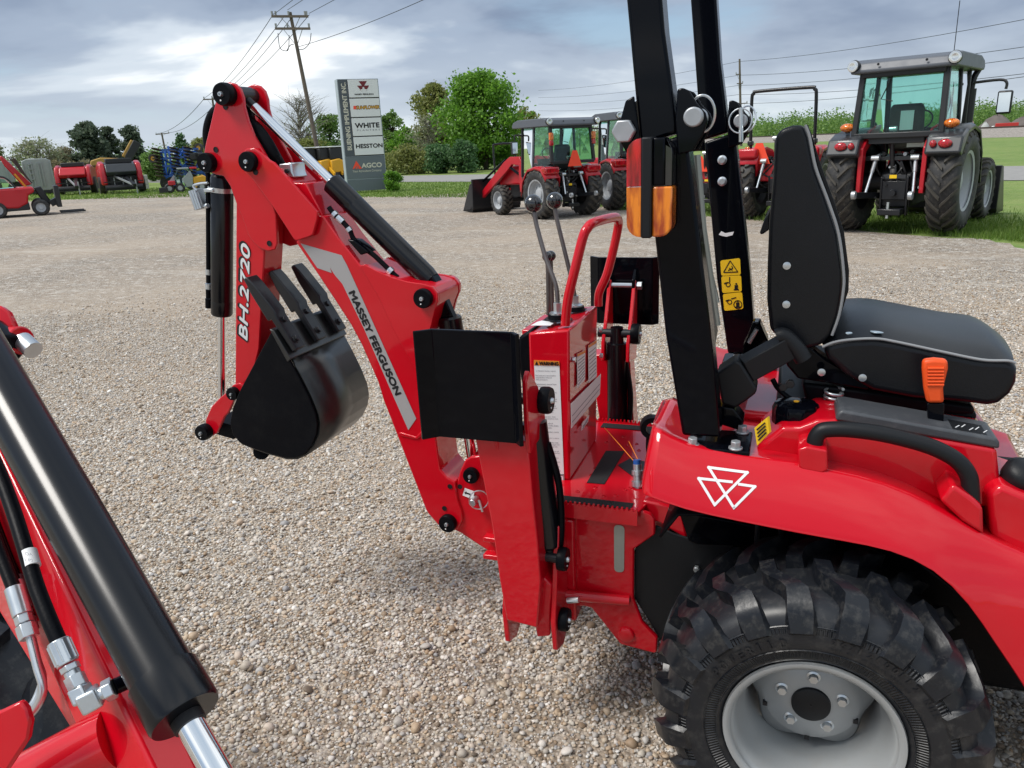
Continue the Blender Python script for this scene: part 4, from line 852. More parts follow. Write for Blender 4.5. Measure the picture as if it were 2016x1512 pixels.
# orange lever through the tray
lv = [P(*q, y=-0.30) for q in Z6((1500, 545), (1560, 538), (1628, 545), (1630, 590), (1605, 690), (1610, 765), (1520, 765), (1505, 690), (1497, 590))]
mb = MB(); mb.prism(lv, (0, 0.022, 0)); ol = mb.build('range_lever', 'orange_plastic', tr, bevel=0.007, seg=3)
for k in range(6):
    a, b = P(*Z6((1522, 585 + k*17))[0], y=-0.301), P(*Z6((1606, 585 + k*17))[0], y=-0.301); mb = MB(); mb.cyl(a, b, 0.0028, n=8); mb.build('lever_rib', 'orange_plastic', ol)
mb = MB(); mb.prism(T(Z6((1520, 765), (1610, 765), (1605, 860), (1525, 850)), y=-0.295), (0, 0.012, 0)); mb.build('lever_shaft', 'black_paint', ol, bevel=0.002)
# filler cap
fc = P(*Z6((848, 800))[0], y=-0.31); fc = P(*Z6((848, 815))[0], z=0.905)
rc = RP(43, fc); mb = MB(); n_ = 60; prof = []
vs = []
for k in range(n_):
    a = 2*math.pi*k/n_; rr = rc*(1 + 0.035*math.cos(10*a))
    for z_, f in ((-0.026, 0.92), (-0.020, 1.0), (0.014, 1.0), (0.024, 0.92), (0.028, 0.55), (0.028, 0.0)): vs.append(fc + V((math.cos(a)*rr*f, math.sin(a)*rr*f, z_)))
mb.add(vs, [(k*6+i, ((k+1) % n_)*6+i, ((k+1) % n_)*6+i+1, k*6+i+1) for k in range(n_) for i in range(5)]); cap = mb.build('filler_cap', 'black_paint', tr, smooth=40)
mb = MB(); mb.cyl(fc + V((0.0, 0, 0.028)), fc + V((0.0, 0, 0.0295)), 0.006, n=12); mb.build('cap_dot', 'yellow', cap)
mb = MB(); mb.cyl(fc - V((0, 0, 0.09)), fc - V((0, 0, 0.024)), rc*1.15, rc*0.9, n=36); mb.build('filler_neck', 'red', tr)
yl_ = [P(*q, y=-0.40) for q in Z6((637, 890), (703, 835), (713, 915), (650, 980))]; mb = MB(); mb.prism(yl_, (0.004, 0.004, 0.002)); dl = mb.build('fuel_decal', 'yellow_label', tr, smooth=0)
for k in range(4):
    a = yl_[0].lerp(yl_[3], 0.2 + 0.2*k).lerp(yl_[1].lerp(yl_[2], 0.2 + 0.2*k), 0.15); b = yl_[0].lerp(yl_[3], 0.2 + 0.2*k).lerp(yl_[1].lerp(yl_[2], 0.2 + 0.2*k), 0.8)
    mb = MB(); mb.bar(a - V((0, 0.001, 0)), b - V((0, 0.001, 0)), 0.001, 0.003); mb.build('print_line', 'ink', dl, smooth=0)
# brand emblem on the fender: three interlocked open triangles
fsurf = surface_of(fd)
def on_fender(px, py): return hit(fsurf, px, py, 0.0012)
def stroke(a, b, w=2.6):
    n = 6; dx, dy = b[0]-a[0], b[1]-a[1]; l_ = math.hypot(dx, dy); nx, ny = -dy/l_*w, dx/l_*w; ex, ey = dx/l_*w*0.9, dy/l_*w*0.9
    a = (a[0]-ex, a[1]-ey); b = (b[0]+ex, b[1]+ey); rows_ = []
    for k in range(n+1):
        t = k/n; x, y = a[0]+(b[0]-a[0])*t, a[1]+(b[1]-a[1])*t; rows_.append([on_fender(x+nx, y+ny), on_fender(x-nx, y-ny)])
    return rows_
tri = Z6((402, 1092), (602, 1118), (490, 1232)), Z6((352, 1148), (515, 1168), (432, 1285)), Z6((475, 1165), (640, 1188), (532, 1300))
em = MB()
A_, B1, C1, D1, E1, F1, G1 = Z6((403, 1092), (601, 1118), (434, 1283), (352, 1148), (640, 1190), (532, 1298), (490, 1225))
for a, b in ((A_, B1), (B1, C1), (C1, D1), (D1, Z6((520, 1166))[0]), (Z6((560, 1178))[0], E1), (E1, F1), (F1, A_)): em.grid(stroke(a, b))
em.build('brand_emblem', 'white', tr, smooth=0)
# --- rear wheels
def tyre(R, r, wd, nl, lug_h, path, lw, name, mat_, parent, c, s, lug_mat=None, side_mat=None, local=False, sidelug=0.35, join=True, nseg=72):
    """c wheel centre, s=-1: outer side faces -Y. path: list of (t across half width 0..1, angle shift)"""
    hw = wd/2; Rc = R - lug_h
    prof = [(-hw*0.80, r), (-hw*0.92, r + (Rc-r)*0.12), (-hw*1.0, r + (Rc-r)*0.42), (-hw*0.99, r + (Rc-r)*0.62), (-hw*0.93, Rc - (Rc-r)*0.17), (-hw*0.80, Rc - (Rc-r)*0.04), (-hw*0.4, Rc + 0.0), (0, Rc + 0.003), (hw*0.4, Rc), (hw*0.80, Rc - (Rc-r)*0.04), (hw*0.93, Rc - (Rc-r)*0.17), (hw*0.99, r + (Rc-r)*0.62), (hw*1.0, r + (Rc-r)*0.42), (hw*0.92, r + (Rc-r)*0.12), (hw*0.80, r)]
    mb = MB(); mb.lathe(prof, c, (0, 1, 0), nseg); ty_ = mb.build(name, side_mat or mat_, parent, smooth=50, local=local)
    lm = MB()
    def sur(y, h):
        k = abs(y)/hw
        base = Rc + 0.002 if k < 0.6 else Rc - (Rc-r)*0.17*max(0, (k-0.6)/0.34)**2
        return base + h
    for side in (-1, 1):
        for i in range(nl):
            a0 = 2*math.pi*(i + (0.5 if side > 0 else 0))/nl
            secs = []
            for (t, da, ww) in path:
                y = side*t*hw*1.0
                top = lug_h*(1.0 if t < 0.85 else 0.80); kk = min(t, 0.985)
                rb, rt = sur(side*kk*hw, -0.006), sur(side*kk*hw, top if t < 0.95 else top*0.75)
                if t > 0.93: y = side*hw*(0.93 + (t-0.93)*0.55)
                row = []
                for (rad_, dw) in ((rb, ww*1.25), (rt, ww), (rt, -ww), (rb, -ww*1.25)):
                    a = a0 + da + dw/rad_
                    row.append(V((math.sin(a)*rad_, y, math.cos(a)*rad_)) + V(c))
                secs.append(row)
            # run-down onto the sidewall
            if sidelug:
                y = side*hw*1.0; r1 = r + (Rc-r)*(1-sidelug); (t, da, ww) = path[-1]; row = []
                for (rad_, dw, yo) in ((r1 - 0.01, ww*1.1, -0.006), (r1, ww*0.85, 0.010), (r1, -ww*0.85, 0.010), (r1 - 0.01, -ww*1.1, -0.006)):
                    a = a0 + da + dw/rad_; row.append(V((math.sin(a)*rad_, y + side*yo*0.6, math.cos(a)*rad_)) + V(c))
                secs.append(row)
            vs = [q for g in secs for q in g]; fs = [(j*4+k, j*4+k+1, (j+1)*4+k+1, (j+1)*4+k) for j in range(len(secs)-1) for k in range(3)]
            fs += [(0, 1, 2, 3), tuple((len(secs)-1)*4 + k for k in (3, 2, 1, 0))]
            lm.add(vs, fs)
    o = lm.build('tread', lug_mat or mat_, ty_, smooth=30, local=local)
    o['kind'] = 'stuff'
    return ty_
R4 = [(0.02, 0.0, 0.016), (0.30, 0.02, 0.016), (0.46, 0.07, 0.017), (0.60, 0.145, 0.019), (0.72, 0.185, 0.021), (0.86, 0.195, 0.023), (0.93, 0.195, 0.024), (1.0, 0.195, 0.024)]
def near_wheel(s):
    c = V((0, s*0.467, 0.325)); oy = s     # outward sign
    wh = bpy.data.objects.new('rear_wheel', None); col.objects.link(wh); wh.parent = tr
    ty_ = tyre(0.335, 0.170, 0.305, 19, 0.030, R4, 0, 'tyre', 'rubber', tr, c, s, side_mat='rubber_side', nseg=144)
    # fine concentric sidewall rings
    for r_, wd_ in ((0.268, 0.0014), (0.264, 0.0010), (0.214, 0.0012), (0.190, 0.0012)):
        y0 = c.y + s*0.1515; mb = MB(); mb.lathe([(0, r_ - wd_), (0.002, r_), (0, r_ + wd_)], (c.x, y0 - s*(0.004 if r_ > 0.26 else (0.002 if r_ > 0.2 else 0.006)), c.z), (0, s, 0), 96); mb.build('sidewall_ring', 'rubber', ty_, smooth=40)
    rim = MB(); f = lambda q: [(s*a, b) for a, b in q]
    prof = [(0.136, 0.160), (0.142, 0.170), (0.142, 0.176), (0.136, 0.178), (0.130, 0.176), (0.126, 0.166), (0.118, 0.158), (0.085, 0.155), (0.060, 0.140), (0.0, 0.138), (-0.06, 0.140), (-0.12, 0.155), (-0.14, 0.172)]
    rim.lathe([(a*1.0, b) for a, b in prof], c, (0, s, 0), 72); rm = rim.build('rim', 'rim', tr, smooth=45, solid=0.003)
    # dished disc with scalloped edge
    yd = 0.028; mb = MB(); n_ = 100; ringr = []
    vs, fs = [], []
    for k in range(n_):
        a = 2*math.pi*k/n_ + 0.3; sc = 0.128 + 0.011*math.cos(5*a)
        for rr, yy in ((0.0, yd + 0.004), (0.050, yd + 0.004), (0.058, yd), (0.094, yd - 0.004), (0.104, yd - 0.016), (sc - 0.006, yd - 0.030), (sc, yd - 0.040)): vs.append(c + V((math.sin(a)*rr, s*yy, math.cos(a)*rr)))
    fs = [(k*7+i, k*7+i+1, ((k+1) % n_)*7+i+1, ((k+1) % n_)*7+i) for k in range(n_) for i in range(6)]
    mb.add(vs, fs); mb.build('wheel_disc', 'rim', rm, smooth=45, solid=0.005)
    hc = c + V((0, s*(yd + 0.001), 0)); mb = MB(); mb.lathe([(0, 0), (0, 0.041), (0.010, 0.040), (0.012, 0.037), (0.012, 0)], hc, (0, s, 0), 40); mb.build('hub_cap', 'plastic', rm, smooth=40)
    mb = MB(); mb.cyl(hc + V((0, s*0.012, 0)), hc + V((0, s*0.0135, 0)), 0.0022, n=8); mb.build('cap_dimple', 'ink', rm)
    for k in range(5):
        a = 2*math.pi*k/5 + 0.02; b = c + V((math.sin(a)*0.064, s*(yd - 0.004), math.cos(a)*0.064))
        mb = MB(); mb.lathe([(0, 0.0155), (0.004, 0.0145), (0.006, 0.010)], b, (0, s, 0), 20); mb.cyl(b, b + V((0, s*0.015, 0)), 0.0105, 0.0095, n=6); mb.build('wheel_bolt', 'zinc', rm, smooth=30)
    for k in range(5):
        a = 2*math.pi*(k + 0.5)/5 + 0.02; b = c + V((math.sin(a)*0.098, s*(yd - 0.006), math.cos(a)*0.098)); mb = MB(); mb.box(b, 0.010, 0.008, 0.010); mb.build('square_hole_shade', 'ink', rm, smooth=0)  # small dark block painting hole shade on the disc
    # raised lettering round the sidewall
    def ring_text(body, r_, a_start, h, step, nm):
        m = MB()
        for i, ch in enumerate(body):
            if ch == ' ': continue
            a = a_start + i*step; e = V((math.sin(a), 0, math.cos(a))); tdir = V((math.cos(a), 0, -math.sin(a)))
            o = lettering(nm, ch, c + e*(r_ - h/2) + V((0, s*(0.1550 if r_ < 0.24 else 0.1530), 0)) - tdir*h*0.35, tdir, e, 'rubber', ty_, height=h, width=h*(0.28 if ch in '1.-I' else 0.72), bold=0.03)
    if s < 0:
        ring_text('26X12.00-12 NHS', 0.243, 0.10, 0.014, 0.070, 'size_mark')
        ring_text('NOT FOR HIGHWAY SERVICE', 0.226, 0.10, 0.006, 0.032, 'small_mark')
        ring_text('POWER-LD', 0.232, -0.98, 0.020, 0.098, 'tyre_mark')
    bpy.data.objects.remove(wh)
near_wheel(-1); near_wheel(1)
# --- folding roll bar
XT = [P(1340, 868, y=-0.405), P(1437, 868, y=-0.405)]
FARX = 0.042
def rops(s):
    yo, yi = s*0.392, s*0.317
    # outer face outline of the lower post, traced at the near post
    low = [P(*q, y=-0.392) for q in ((1269, 290), (1352, 262), (1398, 640), (1418, 862), (1343, 858), (1310, 660))]
    up = [P(*q, y=-0.392) for q in ((1229, -60), (1300, -60), (1308, 60), (1333, 243), (1333, 262), (1262, 285), (1258, 268))]
    fx = FARX if s > 0 else 0.0; low = [V((p.x + fx, yo, p.z)) for p in low]; up = [V((p.x + fx, yo, p.z)) for p in up]
    # extend the upper post towards its top bow
    d_ = (up[0] - up[5]).normalized(); up[0] = up[0] + d_*0.42; up[1] = up[1] + d_*0.42
    mb = MB(); mb.prism(low, (0, yi - yo, 0)); lo_ = mb.build('roll_bar_post', 'black_paint', tr, bevel=0.007, seg=3)
    mb = MB(); mb.prism(up, (0, yi - yo, 0)); up_ = mb.build('roll_bar_upper', 'black_paint', tr, bevel=0.007, seg=3)
    # hinge cheeks
    hk = Z5((270, 150), (205, 190), (165, 340), (125, 400), (130, 470), (165, 500), (230, 620), (330, 640), (640, 590), (720, 570), (800, 440), (830, 340), (815, 280), (750, 210), (690, 110), (640, 90), (600, 100))
    for yy in (yo, yi):
        out_ = s if yy == yo else -s
        hq = [V((p.x, yy + out_*0.0005, p.z)) for p in T(hk, y=-0.392)]
        # leave the tube free: split in two lugs
        left = [hq[i] for i in (0, 1, 2, 3, 4, 5, 6, 7)] + [P(*Z5((310, 420))[0], y=-0.392), P(*Z5((275, 200))[0], y=-0.392)]
        right = [hq[i] for i in (9, 10, 11, 12, 13, 14, 15, 16)] + [P(*Z5((600, 100))[0], y=-0.392), P(*Z5((585, 340))[0], y=-0.392), P(*Z5((600, 600))[0], y=-0.392)]
        for part in (left, right):
            pp_ = [V((p.x + fx, yy + out_*0.0005, p.z)) for p in part]; mb = MB(); mb.prism(pp_, (0, out_*0.009, 0)); mb.build('hinge_cheek', 'black_paint', lo_, bevel=0.003)
    c = P(*Z5((188, 420))[0], y=-0.41); c = V((c.x + fx, yo + s*0.009, c.z)); hexbolt(c, (0, s, 0), 0.024, 0.020, lo_, m='zinc_dull')
    c = P(*Z5((720, 312))[0], y=-0.41); c = V((c.x + fx, yo + s*0.009, c.z))
    mb = MB(); mb.cyl(V((c.x, yi - s*0.03, c.z)), c + V((0, s*0.022, 0)), 0.0185, n=28); mb.build('hinge_pin', 'zinc_dull', lo_, bevel=0.003)
    mb = MB(); cr = c + V((0.012, -s*0.03, 0.006)); mb.tube([cr + V((math.cos(a)*0.024, s*0.01*math.sin(a), math.sin(a)*0.034)) for a in [k*math.pi/14 for k in range(-8, 12)]], 0.0026, 8); mb.build('pin_ring', 'zinc', lo_)
    # linch pin on the inner side
    if s > 0:
      ci = V((c.x, yi - s*0.030, c.z)); mb = MB(); mb.tube([ci + V((math.cos(a)*0.030, 0, math.sin(a)*0.032)) for a in [k*math.pi/12 for k in range(25)]], 0.0022, 8); mb.build('linch_ring', 'zinc', lo_)
      mb = MB(); mb.cyl(ci + V((0, 0, 0.034)), ci + V((0.004, 0, -0.055)), 0.006, n=10); mb.build('linch_pin', 'zinc', lo_)
    # base plate and bolts
    zb_ = P(1395, 870, y=-0.354).z - 0.002
    bx0, bx1 = P(1337, 880, y=-0.41).x, P(1470, 880, y=-0.33).x
    mb = MB(); mb.box(((bx0 + bx1)/2 + fx, s*0.352, zb_ + 0.004), bx1 - bx0 + 0.02, 0.125, 0.012); bp_ = mb.build('base_plate', 'black_paint', tr, bevel=0.003)
    for xx, yy in ((bx0 + 0.028, 0.402), (bx1 - 0.02, 0.402), (bx1 - 0.012, 0.302), (bx0 + 0.03, 0.302)):
        hexbolt((xx + fx, s*yy, zb_ + 0.010), (0, 0, 1), 0.011, 0.018, bp_, m='zinc_dull', wash=0.015)
    return lo_
rops(-1); rf = rops(1)
# top bow joining both uppers (above the picture)
e0 = P(1265, -60, y=-0.392); tdir = (P(1265, -60, y=-0.392) - P(1297, 270, y=-0.392)).normalized(); e0 = e0 + tdir*0.40
mb = MB(); mb.tube(smooth_path([V((e0.x, -0.354, e0.z)), V((e0.x - 0.01, -0.33, e0.z + 0.06)), V((e0.x - 0.015, -0.27, e0.z + 0.10)), V((e0.x - 0.015, 0.27, e0.z + 0.10)), V((e0.x - 0.01, 0.33, e0.z + 0.06)), V((e0.x, 0.354, e0.z))], 5), 0.036, 12); mb.build('roll_bar_bow', 'black_paint', tr)
# folded bracket on the near post next to the seat: belt retractor housing
mb = MB(); mb.prism(T(Z6((440, 610), (540, 545), (570, 560), (650, 690), (645, 715), (600, 750), (540, 790), (470, 770)), y=-0.30), (0, 0.07, 0)); rt_ = mb.build('belt_retractor', 'plastic', tr, bevel=0.012, seg=3)
mb = MB(); mb.bar(P(*Z6((590, 590))[0], y=-0.27), P(*Z6((810, 470))[0], y=-0.24), 0.05, 0.052); mb.build('belt_webbing', 'plastic', rt_, bevel=0.003)
mb = MB(); mb.tube(smooth_path([P(*q, y=-0.25) for q in Z6((758, 425), (790, 420), (850, 480), (890, 540))], 4), 0.019, 12); mb.build('belt_buckle', 'plastic', rt_)
mb = MB(); mb.prism(T(Z6((440, 780), (530, 790), (585, 860), (560, 905), (450, 870)), y=-0.30), (0, 0.06, 0)); mb.build('post_gusset', 'black_paint', tr, bevel=0.004)
# far post: warning decals and bolts on its near (inner) face
yi = 0.3165
def fy(q): return T(q, y=yi)
for px in ((1422, 315), (1422, 357)):
    c = P(*px, y=yi); mb = MB(); mb.lathe([(0, 0), (0, 0.013), (0.004, 0.013), (0.006, 0.008), (0.010, 0.008), (0.010, 0)], c, (0, -1, 0), 16); mb.build('bolt', 'zinc', rf, smooth=40)
mb = MB(); mb.prism(fy([(1415, 462), (1420, 455), (1428, 459), (1445, 456), (1442, 463), (1430, 466), (1420, 464)]), (0, -0.0008, 0)); mb.build('paint_chip', 'white', rf, smooth=0)
for i, q in enumerate(([(1418, 513), (1457, 508), (1458.5, 541), (1420, 543)], [(1420, 544), (1459, 542), (1460.5, 574), (1422, 577)], [(1423, 579), (1461, 575), (1463.5, 608), (1426, 612)])):
    d0 = None; mb = MB(); mb.prism(fillet(fy(q), 0.006, 3), (0, -0.0008, 0)); d0 = mb.build('roll_bar_decal', 'yellow_label', rf, smooth=0)
    mk = MB()
    def seg_(a, b, w=1.1):
        p0, p1 = P(*a, y=yi - 0.0014), P(*b, y=yi - 0.0014); mk.bar(p0, p1, 0.0006, RP(w*1.6, p0))
    cx_, cy_ = sum(a for a, b in q)/4, sum(b for a, b in q)/4
    if i == 0:
        for a, b in (((-14, 10), (14, 9)), ((14, 9), (-1, -13)), ((-1, -13), (-14, 10)), ((-5, 6), (4, 2)), ((4, 2), (2, -3)), ((-3, 1), (3, 6))): seg_((cx_+a[0], cy_+a[1]), (cx_+b[0], cy_+b[1]))
    else:
        def ring_(x, y, r, n=12):
            for k in range(n): seg_((x + r*math.cos(6.283*k/n), y + r*math.sin(6.283*k/n)), (x + r*math.cos(6.283*(k+1)/n), y + r*math.sin(6.283*(k+1)/n)), 1.0)
        ring_(cx_ - 7, cy_ + 1, 4.2); seg_((cx_ - 15, cy_ - 1), (cx_ - 8, cy_ - 3), 1.6)
        if i == 1: seg_((cx_ - 4, cy_ - 4), (cx_ - 4, cy_ - 14), 1.2)
        else: seg_((cx_ - 4, cy_ - 5), (cx_ + 6, cy_ - 8), 1.2); ring_(cx_ + 9, cy_ + 6, 8)
        seg_((cx_ + 9, cy_ + 2), (cx_ + 9, cy_ + 10), 4.0); seg_((cx_ + 4, cy_ + 11), (cx_ + 14, cy_ + 11), 1.4); seg_((cx_ + 9, cy_ - 2), (cx_ + 9, cy_ + 1), 2.0)
    mk.build('pictogram', 'ink', d0, smooth=0)
# --- tail light on the near post
tl = bpy.data.objects.new('tmp', None)
XL0, XL1 = P(*Z5((232, 800))[0], y=-0.43).x, P(*Z5((590, 800))[0], y=-0.40).x
zt_, zm_, zb_ = P(*Z5((400, 470))[0], y=-0.43).z, P(*Z5((400, 835))[0], y=-0.43).z, P(*Z5((400, 1215))[0], y=-0.43).z
def lens(pts, y0, y1, name, m, parent, bev=0.004):
    mb = MB(); mb.prism([V((x, y0, z)) for x, z in pts], (0, y1 - y0, 0)); return mb.build(name, m, parent, bevel=bev, seg=3)
xa, xb, xc = (P(*Z5((q, 800))[0], y=-0.455).x for q in (322, 405, 500))
def rr_(x0, x1, z0, z1, ra, rb_, rc_, rd):
    """rectangle with its own radius at each corner (left-top, right-top, right-bottom, left-bottom)"""
    res = []
    for cx_, cz_, a0, r in ((x0, z1, 180, ra), (x1, z1, 90, rb_), (x1, z0, 0, rc_), (x0, z0, -90, rd)):
        if r == 0: res.append((cx_, cz_)); continue
        sx = 1 if cx_ == x0 else -1; sz = 1 if cz_ == z0 else -1
        for k in range(6):
            a = rad(a0 - 90*k/5); res.append((cx_ + sx*r + r*math.cos(a), cz_ + sz*r + r*math.sin(a)))
    return res
hs0 = lens(rr_(xa, XL1 - 0.012, zb_ + 0.01, zt_ - 0.002, 0, 0.02, 0.02, 0), -0.398, -0.452, 'tail_light', 'lens_dark', tr)
lens(rr_(XL0, xa, zm_ + 0.0006, zt_, 0.028, 0, 0, 0), -0.402, -0.462, 'red_lens', 'lens_red', hs0)
lens(rr_(XL0, xa, zb_, zm_ - 0.0006, 0, 0, 0, 0.028), -0.402, -0.462, 'amber_lens', 'lens_amber', hs0)
lens([(xa + 0.0006, zb_ - 0.002), (xb, zb_ - 0.002), (xb, zt_ + 0.002), (xa + 0.0006, zt_ + 0.002)], -0.398, -0.466, 'lamp_band', 'plastic', hs0)
lens(rr_(xb + 0.0006, XL1, zb_, zm_ - 0.0006, 0, 0, 0.024, 0), -0.400, -0.460, 'amber_lens', 'lens_amber', hs0)
lens(rr_(xb + 0.0006, xc, zm_ + 0.0006, zt_, 0, 0, 0, 0), -0.400, -0.460, 'dark_lens', 'black_paint', hs0)
lens(rr_(xc + 0.0006, XL1 - 0.002, zm_ + 0.0006, zt_ - 0.004, 0, 0.024, 0, 0), -0.400, -0.456, 'clear_lens', 'lens_dark', hs0)
# --- slow-moving emblem carrier between the posts: folded grey sheet seen from behind
pq = [P(1362, 300, y=-0.24), P(1371, 303, y=-0.24), P(1392, 500, y=-0.24), P(1404, 660, y=-0.24), P(1395, 668, y=-0.24)]
mb = MB(); x_ = -0.315
sh = [V((x_, -0.21, 1.44)), V((x_ + 0.03, 0.20, 0.98)), V((x_ + 0.045, -0.22, 0.93))]
mb.prism(sh, (0.004, 0, 0)); em_ = mb.build('emblem_plate', 'sheet_metal', tr, bevel=0.002)
mb = MB(); mb.tube([P(1372, 305, y=-0.26), P(1384, 450, y=-0.26), P(1412, 640, y=-0.25)], 0.008, 10); mb.build('emblem_edge', 'sheet_metal', em_)
mb = MB(); mb.tube([P(1369, 409, y=-0.2), P(1390, 500, y=-0.2), P(1412, 596, y=-0.2)], 0.006, 8); mb.build('emblem_rib', 'sheet_metal', em_)
hexbolt(P(1383, 477, y=-0.22), (0.4, -1, 0), 0.009, 0.010, em_); hexbolt(P(1396, 577, y=-0.22), (0.4, -1, 0), 0.009, 0.010, em_)
# --- seat
bkp = [(1524, 300), (1526, 270), (1538, 254), (1560, 247), (1583, 246), (1592, 270), (1604, 330), (1628, 395), (1649, 460), (1659, 537), (1658, 575), (1650, 620), (1636, 660), (1618, 680), (1580, 690), (1540, 672), (1516, 650), (1510, 590), (1511, 520), (1514, 440), (1521, 360)]
bq = T(bkp, y=-0.215)
bk_ = MB(); bk_.prism(bq, (0, 0.43, 0)); sb = bk_.build('seat_back', 'vinyl', tr, bevel=0.022, seg=4, smooth=60)
fr_ = [bq[i] for i in range(4, 13)]
mb = MB(); mb.tube(smooth_path([p + V((0.002, -0.001, 0)) for p in fr_], 5), 0.0030, 8); mb.build('piping', 'piping', sb)
# padded front face bulging past the piping
mb = MB(); bul = [p + V((0.006, 0.02, 0)) for p in fr_] + [p + V((0.014 if 1 < i < 7 else 0.008, 0.02, 0)) for i, p in reversed(list(enumerate(fr_)))]
mb.prism(bul, (0, 0.39, 0)); mb.build('back_cushion', 'vinyl', sb, bevel=0.018, seg=4, smooth=60)
for px in ((1549, 523), (1548, 599)):
    c = P(*px, y=-0.216); mb = MB(); mb.lathe([(0, 0), (0, 0.0085), (0.003, 0.0085), (0.004, 0.004), (0.004, 0)], c, (0, -1, 0), 14); mb.build('screw', 'zinc', sb)
mb = MB(); mb.prism(T(Z5((1300, 1030), (1260, 1090), (1222, 1200), (1240, 1212), (1300, 1170)), y=-0.10), (0, 0.2, 0)); mb.build('back_flap', 'vinyl', sb, bevel=0.004)
cu = Z6((985, 475), (1040, 452), (1120, 438), (1250, 432), (1350, 446), (1600, 500), (1800, 540), (1930, 545), (1972, 556), (1986, 590), (1982, 660), (1950, 720), (1890, 768), (1830, 780), (1700, 762), (1450, 742), (1240, 702), (1100, 620), (1010, 540))
cq = T(cu, y=-0.225); mb = MB(); mb.prism(cq, (0, 0.45, 0)); sc_ = mb.build('seat_cushion', 'vinyl', tr, bevel=0.020, seg=4, smooth=60)
# crowned top pad
topc = [cq[i] for i in range(0, 9)]; rows_ = []
for k in range(11):
    t = k/10; yy = -0.222 + 0.444*t; cr = 0.030*math.sin(math.pi*t)**0.6
    rows_.append([V((p.x + (0.02 if i == 8 else 0)*math.sin(math.pi*t), yy, p.z + (cr if 0 < i < 8 else cr*0.2) - 0.002)) for i, p in enumerate(topc)])
mb = MB(); mb.grid(rows_); mb.build('seat_top', 'vinyl', sc_, sub=1, smooth=180)
mb = MB(); mb.tube(smooth_path([p + V((0, -0.002, 0.0)) for p in topc], 5), 0.0030, 8); mb.build('piping', 'piping', sc_)
mat('water', (0.30, 0.38, 0.44), 0.06, var=0.1, coat=1.0)
for q in (((1200, 345), (1290, 350), (1380, 358), (1290, 368), (1230, 370), (1210, 358)), ((1195, 366), (1235, 366), (1225, 376)), ((1222, 398), (1270, 400), (1305, 408), (1250, 408)), ((1098, 406), (1130, 404), (1142, 410), (1110, 414)), ((1075, 312), (1105, 316), (1090, 322)), ((1130, 326), (1155, 326), (1145, 332))):
    pts_ = [P(a, b, z=1.082 - 0.0) for a, b in Z6(*q)]
    pts_ = fillet(pts_, 0.006, 3); mb = MB(); mb.prism(pts_, (0, 0, 0.003)); mb.build('rain_drop', 'water', sc_, bevel=0.001, smooth=60)
# seat frame, hinge plates, springs
mb = MB(); mb.prism(T(Z6((800, 280), (880, 300), (900, 460), (1010, 540), (1220, 660), (1225, 700), (1000, 660), (860, 640), (800, 570)), y=-0.2), (0, 0.05, 0)); mb.build('seat_bracket', 'black_paint', tr, bevel=0.005)
mb = MB(); mb.prism(T(Z6((880, 660), (1230, 700), (1760, 775), (1770, 825), (1250, 800), (900, 760)), y=-0.19), (0, 0.38, 0)); mb.build('seat_base', 'black_matte', tr, bevel=0.008)
for px in ((980, 604), (1190, 632)):
    c = P(*Z6(px)[0], y=-0.228); mb = MB(); mb.lathe([(0, 0), (0, 0.0085), (0.003, 0.0085), (0.004, 0.004), (0.004, 0)], c, (0, -1, 0), 14); mb.build('screw', 'zinc', sc_)
sc0 = P(*Z6((1045, 690))[0], y=-0.20); ln = P(*Z6((1045, 780))[0], y=-0.20); mb = MB(); n_ = 70
mb.tube([V((sc0.x + 0.019*math.cos(k*0.5), sc0.y + 0.019*math.sin(k*0.5), sc0.z + (ln.z - sc0.z - 0.02)*k/n_)) for k in range(n_+1)], 0.0035, 8); mb.build('seat_spring', 'zinc', tr, smooth=60)
mb = MB(); mb.box((0.10, 0.0, 0.88), 0.42, 0.34, 0.05); mb.build('seat_pan', 'black_matte', tr, bevel=0.01)
# latch parts and hoses behind the seat
mb = MB(); mb.prism(T(Z6((572, 560), (580, 470), (600, 430), (630, 350), (665, 350), (690, 410), (710, 450), (640, 500), (620, 560)), y=-0.10), (0, 0.05, 0)); mb.build('seat_latch', 'black_paint', tr, bevel=0.004)
mb = MB(); mb.cyl(P(*Z6((610, 455))[0], y=-0.11), P(*Z6((650, 385))[0], y=-0.11), 0.006, n=10); mb.build('latch_pin', 'zinc', tr)
mb = MB(); mb.tube(smooth_path([P(*q, y=-0.22) for q in Z6((730, 640), (760, 690), (820, 740), (900, 770), (960, 800))], 5), 0.006, 8); mb.build('cable', 'black_matte', tr)
for px in ((785, 675), (820, 660)):
    hexbolt(P(*Z6(px)[0], y=-0.24), (0, -1, 0), 0.010, 0.012, tr, m='dark_steel')
# rubber eye at the tractor's back end
c = P(1283, 840, y=-0.14); mb = MB(); ro = RP(23, c); mb.lathe([(-0.018, ro*0.52), (-0.018, ro*0.95), (-0.010, ro), (0.010, ro), (0.018, ro*0.95), (0.018, ro*0.52)], c, (0.25, -1, 0.05), 36, closed=True); mb.build('rubber_eye', 'black_matte', tr, smooth=35)
mb = MB(); mb.tube(smooth_path([c + V((0, 0.01, -ro*0.9)), c + V((0.005, 0.01, -0.09)), c + V((0.06, 0.01, -0.13))], 5), 0.016, 12); mb.build('rubber_eye_stem', 'black_matte', tr)
